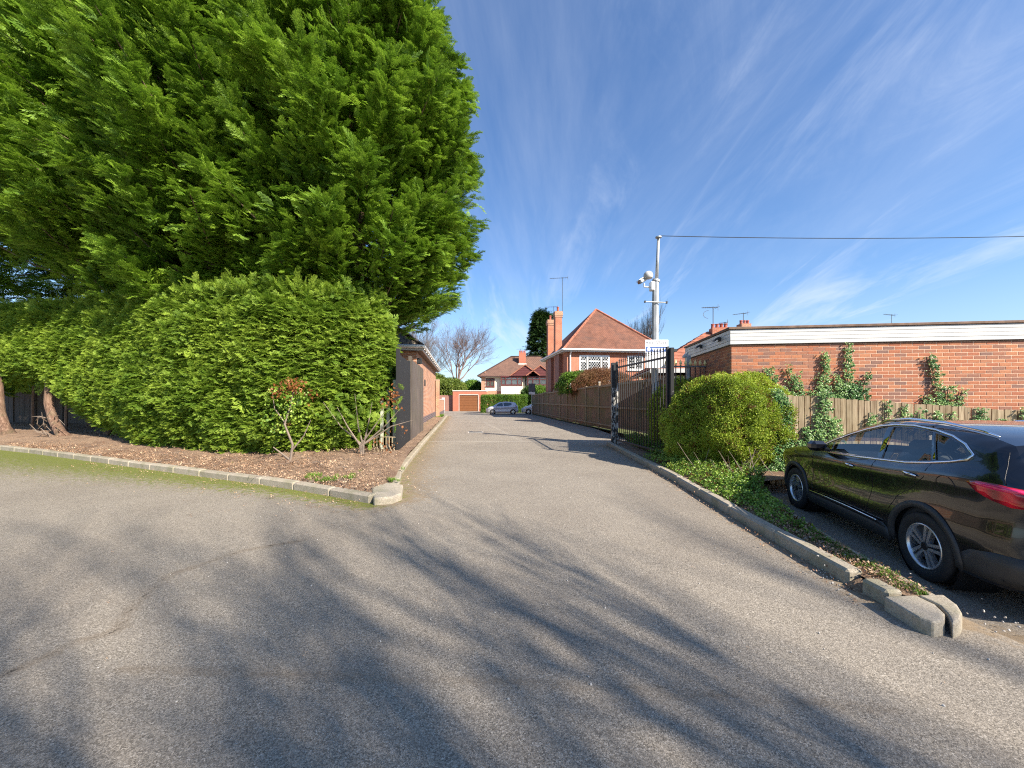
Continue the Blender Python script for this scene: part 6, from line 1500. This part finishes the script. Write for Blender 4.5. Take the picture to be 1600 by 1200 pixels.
side_line('window_trim', [(.74, 1.12), (.46, 1.26), (.12, 1.39), (-.15, 1.478), (-.40, 1.542), (-.62, 1.57), (-.9, 1.578), (-1.25, 1.555), (-1.50, 1.512), (-1.68, 1.45), (-1.80, 1.365), (-1.77, 1.315), (-1.62, 1.27), (-1.4, 1.225), (-1.1, 1.178), (-.6, 1.142), (-.2, 1.116), (.3, 1.096), (.66, 1.09)], .012, 'chrome', close=True)
for s in (1,): pass
# dark pillars between the panes
for pl in ([(-.53, 1.536), (-.61, 1.545), (-.68, 1.172), (-.61, 1.166)], [(-1.24, 1.532), (-1.27, 1.527), (-1.44, 1.262), (-1.41, 1.252)]): flank('pillar', pl, 'dark_glass', off=.002, grid=.2)
# door gaps and fuel flap
for ln in ([(.72, 1.08), (.78, .85), (.80, .55), (.76, .42)], [(-.63, 1.13), (-.58, .8), (-.50, .45)], [(-1.43, 1.22), (-1.42, 1.08), (-1.22, .92), (-1.02, .80), (-.90, .62)], [(1.45, 1.02), (1.20, .96), (.78, .97)], [(-2.02, 1.42), (-2.10, 1.25), (-2.16, 1.16)]):
    side_line('door_gap', ln, .0035, 'alloy_dark', off=.0, n=4)
for s in (1, -1):
    c_ = [(-1.66 + .10 * math.cos(t), 1.05 + .09 * math.sin(t)) for t in np.linspace(0, 2 * PI, 26)[:-1]]
    if s > 0: MB().tube([tuple(q) for q in onside(c_, .0, s)], .003, 4, close=True).build('fuel_flap', 'alloy_dark', suv, local=True)
# handles
for hx, hz_ in ((-.18, 1.0), (-1.24, 1.075)):
    for s in (1, -1):
        Q = onside([(hx + .09, hz_ + .006), (hx + .05, hz_ + .012), (hx - .05, hz_ + .008), (hx - .10, hz_)], .028, s); Q[0] -= [0, s * .02, 0]; Q[-1] -= [0, s * .02, 0]
        hd = MB().tube([tuple(q) for q in Q], [.009, .013, .013, .009], 8).build('handle', 'chrome', suv, local=True, smooth=True)
        
        V = onside([(hx + .08, hz_ - .03), (hx + .08, hz_ + .02), (hx - .08, hz_ + .02), (hx - .08, hz_ - .03)], .002, s); MB().add([tuple(v) for v in V], [(0, 1, 2, 3)]).build('handle_recess', 'alloy_dark', suv, local=True)
# cladding: arches, sill, bumper
def ring(cx, r0, r1, a0, a1, n=22): return [(cx + r0 * math.cos(a), .346 + r0 * math.sin(a)) for a in np.linspace(a0, a1, n)] + [(cx + r1 * math.cos(a), .346 + r1 * math.sin(a)) for a in np.linspace(a1, a0, n)]
for cx in (1.36, -1.36): flank('arch_trim', ring(cx, .398, .462, -.12, PI + .12), 'cladding', off=.014, thick=.03, grid=.2, st=.06)
flank('sill_trim', [(.90, .24), (.90, .36), (.78, .42), (-.80, .42), (-.90, .36), (-.90, .24)], 'cladding', off=.016, thick=.03, grid=.2)
flank('sill_strip', [(.84, .395), (.80, .435), (-.74, .435), (-.86, .385), (-.60, .395)], 'alloy_dark', off=.024, thick=.01, grid=.2)
side_line('sill_chrome', [(.82, .43), (.4, .44), (-.2, .44), (-.74, .43)], .008, 'chrome', off=.03)
flank('bumper_trim', [(-1.80, .30), (-1.79, .44), (-1.90, .52), (-2.10, .56), (-2.30, .57), (-2.34, .50), (-2.30, .36), (-2.2, .30)], 'cladding', off=.006, thick=.01, grid=.08)
# rear surface helper: the lofted strip shapes
def rear(z, y, crown=None):
    zz_, xx_ = [], []
    for nm, r in runs:
        if nm in ('rear_window', 'tailgate', 'rear_bumper'):
            for p in r: zz_.append(p[1]); xx_.append(p[0])
    zz_ = np.array(zz_); xx_ = np.array(xx_); o = np.argsort(zz_); x = float(np.interp(z, zz_[o], xx_[o])); w = float(S(np.array([x]), np.array([z]))[0]); j = min(1, abs(y) / w)
    return x - (.12 if z > .66 else .14) * (1 - j ** 2.6)
def rear_patch(name, zy, mat, off=.008, parent=None):
    P = [(rear(z, y) - off, y, z) for z, y in zy]; Pb = [(p[0] + .02, p[1], p[2]) for p in P]; return P, Pb
# tail lamps: a side wedge and a rear wing
flank('tail_light', [(-1.88, 1.135), (-1.98, 1.155), (-2.12, 1.155), (-2.255, 1.135), (-2.30, 1.07), (-2.325, .985), (-2.18, .975), (-2.06, 1.005), (-1.95, 1.065)], 'lamp_red', off=.010, thick=.02, grid=.05)
flank('tail_light_lens', [(-1.92, 1.13), (-1.99, 1.145), (-2.12, 1.145), (-2.24, 1.13), (-2.26, 1.10), (-2.12, 1.105)], 'lamp_pink', off=.017, thick=.01, grid=.05)
for s in (1, -1):
    mb = MB(); ys = np.linspace(.845, .36, 12); up = [1.13 - .035 * (k / 11) for k in range(12)]; lo = [.985 + .03 * (k / 11) for k in range(12)]
    v = []
    for y, a, b in zip(ys, up, lo):
        for z in np.linspace(b, a, 5): v.append((rear(z, y) - .012, s * y, z))
    f = [(i * 5 + j, i * 5 + j + 1, (i + 1) * 5 + j + 1, (i + 1) * 5 + j) for i in range(11) for j in range(4)]
    if s > 0: f = [q[::-1] for q in f]
    mb.add(v, f).build('tail_light', 'lamp_red', suv, local=True, smooth=True)
    # bumper reflector, chrome exhaust trim
    v = [(rear(z, y) - .012, s * y, z) for y, z in ((.80, .49), (.50, .47), (.50, .51), (.80, .53))]; MB().add(v, [(0, 1, 2, 3)]).build('reflector', 'lamp_red', suv, local=True)
    MB().tube([(rear(.485, .84) - .02, s * .84, .505), (rear(.465, .7) - .018, s * .70, .462), (rear(.46, .5) - .018, s * .48, .455)], .009, 6).build('reflector_trim', 'chrome', suv, local=True)
    MB().tube([(rear(.545, .84) - .02, s * .84, .512), (rear(.545, .7) - .018, s * .70, .55), (rear(.54, .5) - .018, s * .48, .54)], .009, 6).build('reflector_trim', 'chrome', suv, local=True)
    cxx = rear(.335, .6); c_ = []
    MB().tube([(cxx - .03 + .0, s * .60 + .13 * math.cos(t), .335 + .042 * math.sin(t)) for t in np.linspace(0, 2 * PI, 25)[:-1]], .012, 6, close=True).build('exhaust_trim', 'chrome', suv, local=True, smooth=True)
    MB().add([(cxx - .015, s * .60 + .13 * math.cos(t), .335 + .042 * math.sin(t)) for t in np.linspace(0, 2 * PI, 25)[:-1]], [tuple(range(24))]).build('exhaust', 'alloy_dark', suv, local=True)
    # door mirror
    mb = MB(Matrix.Translation((.42, s * 1.02, 1.185)) @ Matrix.Rotation(s * .18, 4, 'Z')); mb.box(-.07, .10, -.11, .11, -.075, .075, .045); m_ = mb.build('door_mirror', 'paint_black', suv, local=True, smooth=False)
    MB().tube([(.50, s * .84, 1.12), (.45, s * .95, 1.14)], [.03, .035], 8).build('mirror_arm', 'cladding', suv, local=True)
    # roof rail
    pts = [(-.25, 1.575), (-.42, 1.618), (-.8, 1.652), (-1.3, 1.636), (-1.68, 1.58), (-1.82, 1.54)]
    P = [(x, s * (float(S(np.array([x]), np.array([min(z, 1.54)]))[0]) - .055), z) for x, z in pts]; MB().tube(P, [.008, .016, .017, .017, .015, .008], 8).build('roof_rail', 'chrome', suv, local=True, smooth=True)
MB().box(-2.15, -1.93, -.58, .58, 1.475, 1.50, .012).build('spoiler', 'paint_black', suv, local=True)
MB().tube([(-1.72, .05, 1.56), (-1.78, .05, 1.63), (-1.88, .05, 1.64)], [.035, .02, .006], 8).build('roof_antenna', 'paint_black', suv, local=True)
pl = MB().box(rear(.78, 0) - .018, rear(.78, 0) - .004, -.26, .26, .72, .83).build('number_plate', 'gold', suv, local=True)
MB().tube([(rear(1.2, .1) - .02, .0, 1.14), (rear(1.2, .3) - .03, .36, 1.17)], .012, 5).build('rear_wiper', 'rail_black', suv, local=True)
# interior
def seat(x, y, bench=False):
    w = .25
    MB().box(x - .25, x + .27, y - w, y + w, .42, .60, .05).build('seat', 'seat_cloth', suv, local=True)
    fr_ = Matrix.Translation((x - .24, y, .58)) @ Matrix.Rotation(-.22, 4, 'Y'); MB(fr_).box(-.07, .07, -w, w, 0, .60, .06).build('seat_back', 'seat_cloth', suv, local=True)
    MB(fr_).box(-.05, .05, -.13, .13, .63, .83, .045).build('headrest', 'seat_cloth', suv, local=True)
for x, y in ((-.15, .38), (-.15, -.38), (-1.02, .40), (-1.02, -.40)): seat(x, y)
MB().box(.45, .95, -.72, .72, .6, 1.07, .08).build('dashboard', 'seat_cloth', suv, local=True)
MB().tube([(.32 + .05 * math.sin(t), -.38 + .18 * math.cos(t), 1.0 + .17 * math.sin(t)) for t in np.linspace(0, 2 * PI, 25)[:-1]], .014, 6, close=True).build('steering_wheel', 'seat_cloth', suv, local=True)
MB().box(-2.0, 1.2, -.80, .80, .30, .42).build('cabin_floor', 'seat_cloth', suv, local=True); MB().box(-2.1, -1.4, -.74, .74, .425, 1.12).build('parcel_shelf', 'seat_cloth', suv, local=True)
for s in (-1, 1): MB().box(-1.4, .7, s * .84 - .02, s * .84 + .02, .43, 1.08).build('door_trim', 'seat_cloth', suv, local=True)
# pale screen and headliner
MB().box(-1.9, .2, -.56, .56, 1.50, 1.52).build('headliner', 'seat_cloth', suv, local=True) if False else None

# ---- far hatchbacks
def hatch(nm, loc, rz, paint, label, scale):
    r = thing(nm, loc, label, 'car', rz=rz, scale=scale)
    O = {'pts': [(0, 0)], 'sill': .24, 'top': [('front_bumper', [(1.70, .22), (1.82, .32), (1.84, .52), (1.78, .68)]), ('bonnet', [(1.78, .68), (1.60, .82), (1.30, .92), (1.02, .98)]), ('windscreen', [(1.02, .98), (.72, 1.16), (.42, 1.33), (.18, 1.41)]),
         ('roof', [(.18, 1.41), (-.2, 1.475), (-.7, 1.475), (-1.2, 1.42), (-1.42, 1.38)]), ('rear_window', [(-1.42, 1.38), (-1.52, 1.25), (-1.63, 1.08)]), ('tailgate', [(-1.63, 1.08), (-1.72, .95), (-1.75, .75), (-1.75, .6)]), ('rear_bumper', [(-1.75, .60), (-1.80, .5), (-1.78, .34), (-1.66, .24)])],
         'crown': {'front_bumper': .14, 'bonnet': .05, 'windscreen': .09, 'roof': .03, 'rear_window': .09, 'tailgate': .1, 'rear_bumper': .1}}
    Wd = [(-1.82, .68), (-1.6, .78), (-1.2, .825), (1.2, .825), (1.5, .79), (1.7, .70), (1.85, .6)]; Bt = [(-1.7, 1.02), (-.9, .98), (0, .93), (1.0, .90), (1.8, .8)]
    Wn = [{'poly': [(.90, .985), (.62, 1.15), (.35, 1.29), (.08, 1.365), (.0, 1.37), (-.06, .96), (.5, .955)], 'mat': 'dark_glass'}, {'poly': [(-.10, 1.375), (-.5, 1.39), (-.95, 1.345), (-1.12, 1.25), (-1.02, 1.08), (-.6, .98), (-.15, .965)], 'mat': 'dark_glass'}]
    S_, Sn_, fl, rn = build_car(r, paint, O, (1.16, -1.23), Wd, Bt, Wn, None, None, detail=False, wr=.29, ww=.18, rim=.20, arch=.335, tumble=.36)
    fl('tail_light', [(-1.50, 1.08), (-1.62, 1.10), (-1.70, .95), (-1.60, .92)], 'lamp_red', off=.01, grid=.2); fl('headlight', [(1.72, .68), (1.45, .80), (1.30, .80), (1.45, .66), (1.66, .60)], 'lamp_clear', off=.01, grid=.2)
    for s in (1, -1): MB().box(.62, .76, s * .92 - .09, s * .92 + .09, .96, 1.08, .03).build('door_mirror', paint, r, local=True)
    return r
hatch('parked_car', (-.98, 40.0, 0), PI, 'paint_silver', 'small silver hatchback parked in front of the far clipped hedge', .875)
hatch('parked_car', (2.75, 40.4, 0), PI, 'paint_white', 'white car half hidden behind the end of the timber fence', .9)
# ================================================================== box bush, ivy
bb = blob('box_bush', (4.86, 8.6, .88), (1.36, 1.3, 1.24), 'large rounded yellow-green bush behind the open black bar gate', P_BOX, 22000, .06, .115, 81, cat='bush', lump=.42, inner=.22)
blob('box_bush', (4.85, 10.45, .95), (1.05, 1.3, 1.15), 'darker back part of the hedge plants seen through the gate bars', P_BOX, 5000, .09, .16, 82, cat='bush', lump=.3)
def ivy_on(nm, base, label, strands, plane, seed, dens=80, sm=.075, sM=.135):
    """strands: polylines in plane coordinates (s, z) with half widths; plane maps (s, z) to a point and gives the outward normal"""
    r = np.random.default_rng(seed); root = thing(nm, base, label, 'ivy'); P, D, U = [], [], []; mb = MB()
    for pts, wd in strands:
        L = sum(math.dist(a, b) for a, b in zip(pts[:-1], pts[1:])); cum = np.concatenate([[0], np.cumsum([math.dist(a, b) for a, b in zip(pts[:-1], pts[1:])])])
        wm = np.mean(wd); n = int(dens * L * max(.5, wm * 9)); t = r.uniform(0, cum[-1], n); s = np.interp(t, cum, [p[0] for p in pts]); z = np.interp(t, cum, [p[1] for p in pts]); w = np.interp(t, cum, wd)
        s = s + r.normal(0, .5, n) * w; z = z + r.normal(0, .03, n)
        for a, b in zip(s, z):
            q, nn = plane(a, b); P.append(tuple(np.array(q) + np.array(nn) * r.uniform(.02, .09))); D.append(np.array(nn) + r.normal(0, .22, 3)); U.append(np.array([0, 0, 1.]) + r.normal(0, .2, 3))
        mb.tube([tuple(np.array(plane(a, b)[0]) + np.array(plane(a, b)[1]) * .015) for a, b in pts], .008, 4)
    mb.build('stem', 'twig', root, kind='stuff'); n = len(P)
    scatter('leaves', np.array(P), euler_from(np.array(D), np.array(U)), r.uniform(sm, sM, n), P_IVY, root); return root
fn = np.array([-(-fd[1] / fL), -(fd[0] / fL)]); fn = np.array([fd[1], -fd[0]]) / fL
def on_fence(s, z):
    p = FP0 + fd / fL * s; return (p[0], p[1], z), (fn[0], fn[1], 0.0)
def on_wall(s, z): 
    q = FB @ Vector((s, -.012, z)); n_ = FB.to_3x3() @ Vector((0, -1, 0)); return tuple(q), tuple(n_)
def fs(px, z=1.5):       # fence coordinate seen at image column px
    k = (px - 800) / 597; d_ = fd / fL; return float((k * FP0[1] - FP0[0]) / (d_[0] - k * d_[1]))
def ws(px):
    k = (px - 800) / 597; return float((k * 8.6 - 4.94) / (math.cos(A8) + k * math.sin(A8)))
def fzz(px, py): s = fs(px); y = FP0[1] + fd[1] / fL * s; return CAM_H + (624 - py) * y / 597
def wzz(px, py): s = ws(px); y = (FB @ Vector((s, 0, 0))).y; return CAM_H + (624 - py) * y / 597
def F_(*p): return [(fs(a), fzz(a, b)) for a, b in p]
def W_(*p): return [(ws(a), wzz(a, b)) for a, b in p]
ivy_on('ivy', (6.2, 8.3, 1.2), 'pair of short ivy fingers on the brick wall above the box bush', [(W_((1212, 612), (1200, 590), (1193, 577)), (.12, .08, .03)), (W_((1214, 612), (1206, 592), (1204, 576)), (.1, .06, .03)), (W_((1195, 604), (1220, 612), (1238, 618)), (.1, .12, .1)), (W_((1250, 618), (1236, 596), (1230, 575)), (.14, .09, .03)), (W_((1252, 618), (1246, 598), (1244, 584)), (.08, .05, .02))], on_wall, 1)
ivy_on('ivy', (7.3, 8.1, 1.2), 'tallest ivy growth, with a finger reaching the white fascia and several shorter ones beside it', [(W_((1292, 618), (1286, 590), (1286, 552)), (.14, .09, .03)), (W_((1322, 622), (1323, 590), (1321, 562), (1322, 541)), (.16, .11, .09, .03)), (W_((1275, 618), (1277, 590)), (.08, .03)), (W_((1305, 622), (1304, 590)), (.12, .06)), (W_((1340, 622), (1348, 600), (1353, 585)), (.14, .08, .03)), (W_((1310, 608), (1340, 606)), (.16, .12)), (W_((1260, 616), (1310, 621), (1350, 623)), (.1, .12, .06))], on_wall, 2, dens=95)
ivy_on('ivy', (9.0, 8.0, 1.2), 'ivy with one tall leaning finger at the middle of the long brick wall', [(W_((1466, 632), (1458, 592), (1450, 556)), (.14, .09, .03)), (W_((1444, 634), (1446, 616)), (.09, .04)), (W_((1480, 636), (1478, 606)), (.1, .05)), (W_((1494, 634), (1501, 610)), (.08, .04)), (W_((1440, 632), (1470, 634), (1495, 636)), (.1, .14, .08))], on_wall, 3, dens=95)
st = []
for (x0_, y0_), (x1_, y1_), wa, wb in (((1216, 730), (1212, 612), .2, .14), ((1232, 740), (1226, 640), .14, .08), ((1225, 640), (1210, 612), .12, .12), ((1262, 720), (1258, 672), .14, .05), ((1246, 725), (1244, 690), .12, .05), ((1276, 710), (1284, 620), .12, .10), ((1290, 700), (1296, 655), .12, .04), ((1304, 690), (1306, 655), .10, .04), ((1270, 700), (1274, 650), .1, .04), ((1284, 622), (1296, 612), .12, .06)): st.append((F_((x0_, y0_), ((x0_ + x1_) / 2, (y0_ + y1_) / 2), (x1_, y1_)), (wa, (wa + wb) / 2, wb)))
st += [(F_((1205, 735), (1250, 722), (1320, 700)), (.3, .3, .15))]
ivy_on('ivy', (5.7, 7.5, 0), 'dense ivy climbing the timber fence between the box bush and the car bonnet', st, on_fence, 4, dens=95)
for k, (a, b, c_, lb) in enumerate(((1359, 644, 662, 'small tuft of ivy on the fence pickets, first from the left above the car roof'), (1384, 630, 660, 'second ivy tuft from the left on the fence above the car roof'), (1410, 634, 660, 'third ivy tuft from the left on the fence above the car roof'), (1435, 643, 664, 'fourth ivy tuft from the left on the fence above the car roof'), (1462, 643, 666, 'fifth ivy tuft from the left on the fence, below the leaning ivy finger'), (1486, 646, 668, 'narrow ivy tuft on the fence just right of the leaning ivy finger'), (1530, 642, 672, 'broad bushy ivy clump topping the fence above the rear of the car'), (1556, 655, 674, 'low ivy tuft right of the broad bushy clump on the fence'), (1597, 640, 676, 'ivy tuft on the fence at the right edge of view'))):
    w = .16 if a == 1530 else .07; ivy_on('ivy', (fs(a) + 5.1, 7.2, .9), lb, [(F_((a, c_ + 6), (a, b)), (w, w * .5))] + ([(F_((a - 8, c_), (a + 14, c_)), (w, w))] if a == 1530 else []), on_fence, 20 + k, dens=90)
# ground ivy on the planting strip
gi = thing('ground_ivy', (3.6, 6.0, .1), 'low spread of ivy and weeds over the strip at the foot of the box bush', 'ground cover')
pts = []
while len(pts) < 2600:
    y = random.uniform(4.1, 9.6); x0 = np.interp(y, [3.79, 5.5, 7.34, 12.9], [2.98, 3.04, 3.18, 3.3]); x1 = np.interp(y, [4.1, 4.53, 6.0, 7, 9], [3.3, 3.42, 3.9, 4.6, 5.2]); q = random.random(); x = x0 + (x1 - x0) * q
    dens = np.interp(y, [4.1, 4.8, 6, 9], [.06, .35, 1, .8])
    if random.random() > dens or (x < x0 + .06 and random.random() < .7): continue
    h = np.interp(y, [4.1, 5.2, 6.5, 9], [.03, .08, .2, .25]) * min(1, (x - x0 + .1) / .4); pts.append((x, y, .10 + random.uniform(0, 1) * h))
n = len(pts); r_ = np.random.default_rng(4); scatter('leaves', np.array(pts), euler_from(r_.normal(0, 1, (n, 3)) + [-.3, -.3, .8], r_.normal(0, 1, (n, 3))), r_.uniform(.05, .10, n), P_GIV, gi)
mb = MB()
for k in range(26):
    a = random.uniform(0, 6.3); x, y = random.uniform(3.6, 5.0), random.uniform(6.4, 7.6); L = random.uniform(.3, .8); mb.tube([(x, y, .08), (x + .3 * L * math.cos(a), y + .3 * L * math.sin(a), .5 * L), (x + .6 * L * math.cos(a), y + .6 * L * math.sin(a) - .1, .9 * L)], [.009, .006, .003], 4)
mb.build('stem', 'twig', gi, kind='stuff')
# ivy on the foot of the gate and bed behind the gate bars
gi2 = thing('ground_ivy', (3.9, 10.8, .1), 'dark leafy undergrowth below the open bar gate', 'ground cover')
pts = [(3.75 + abs(random.gauss(0, .4)), random.uniform(9.3, 12.8), .1 + random.random() * .35) for k in range(900)]; n = len(pts)
scatter('leaves', np.array(pts), euler_from(r_.normal(0, 1, (n, 3)), r_.normal(0, 1, (n, 3))), r_.uniform(.07, .13, n), P_GIV, gi2)

# ================================================================== bare trees behind the camera whose shadows fall across the asphalt
gs = 'bare trees whose shadows streak the asphalt'
lbt = 'bare tree standing out of view, casting branch shadows over the asphalt'
for k, (x, y, h, sd_, r0_) in enumerate(((17.0, -14.5, 25, 101, .40), (11.5, -17.6, 24, 103, .38), (8.6, -7.6, 14, 102, .20), (1.6, -10.8, 15, 106, .20))):
    bare_tree('bare_tree', (x, y, 0), h * 1.15, lbt, sd_, 'bark', .40, 4, 5, .30, r0_, 3, group=gs, wild=.45, upb=.42)
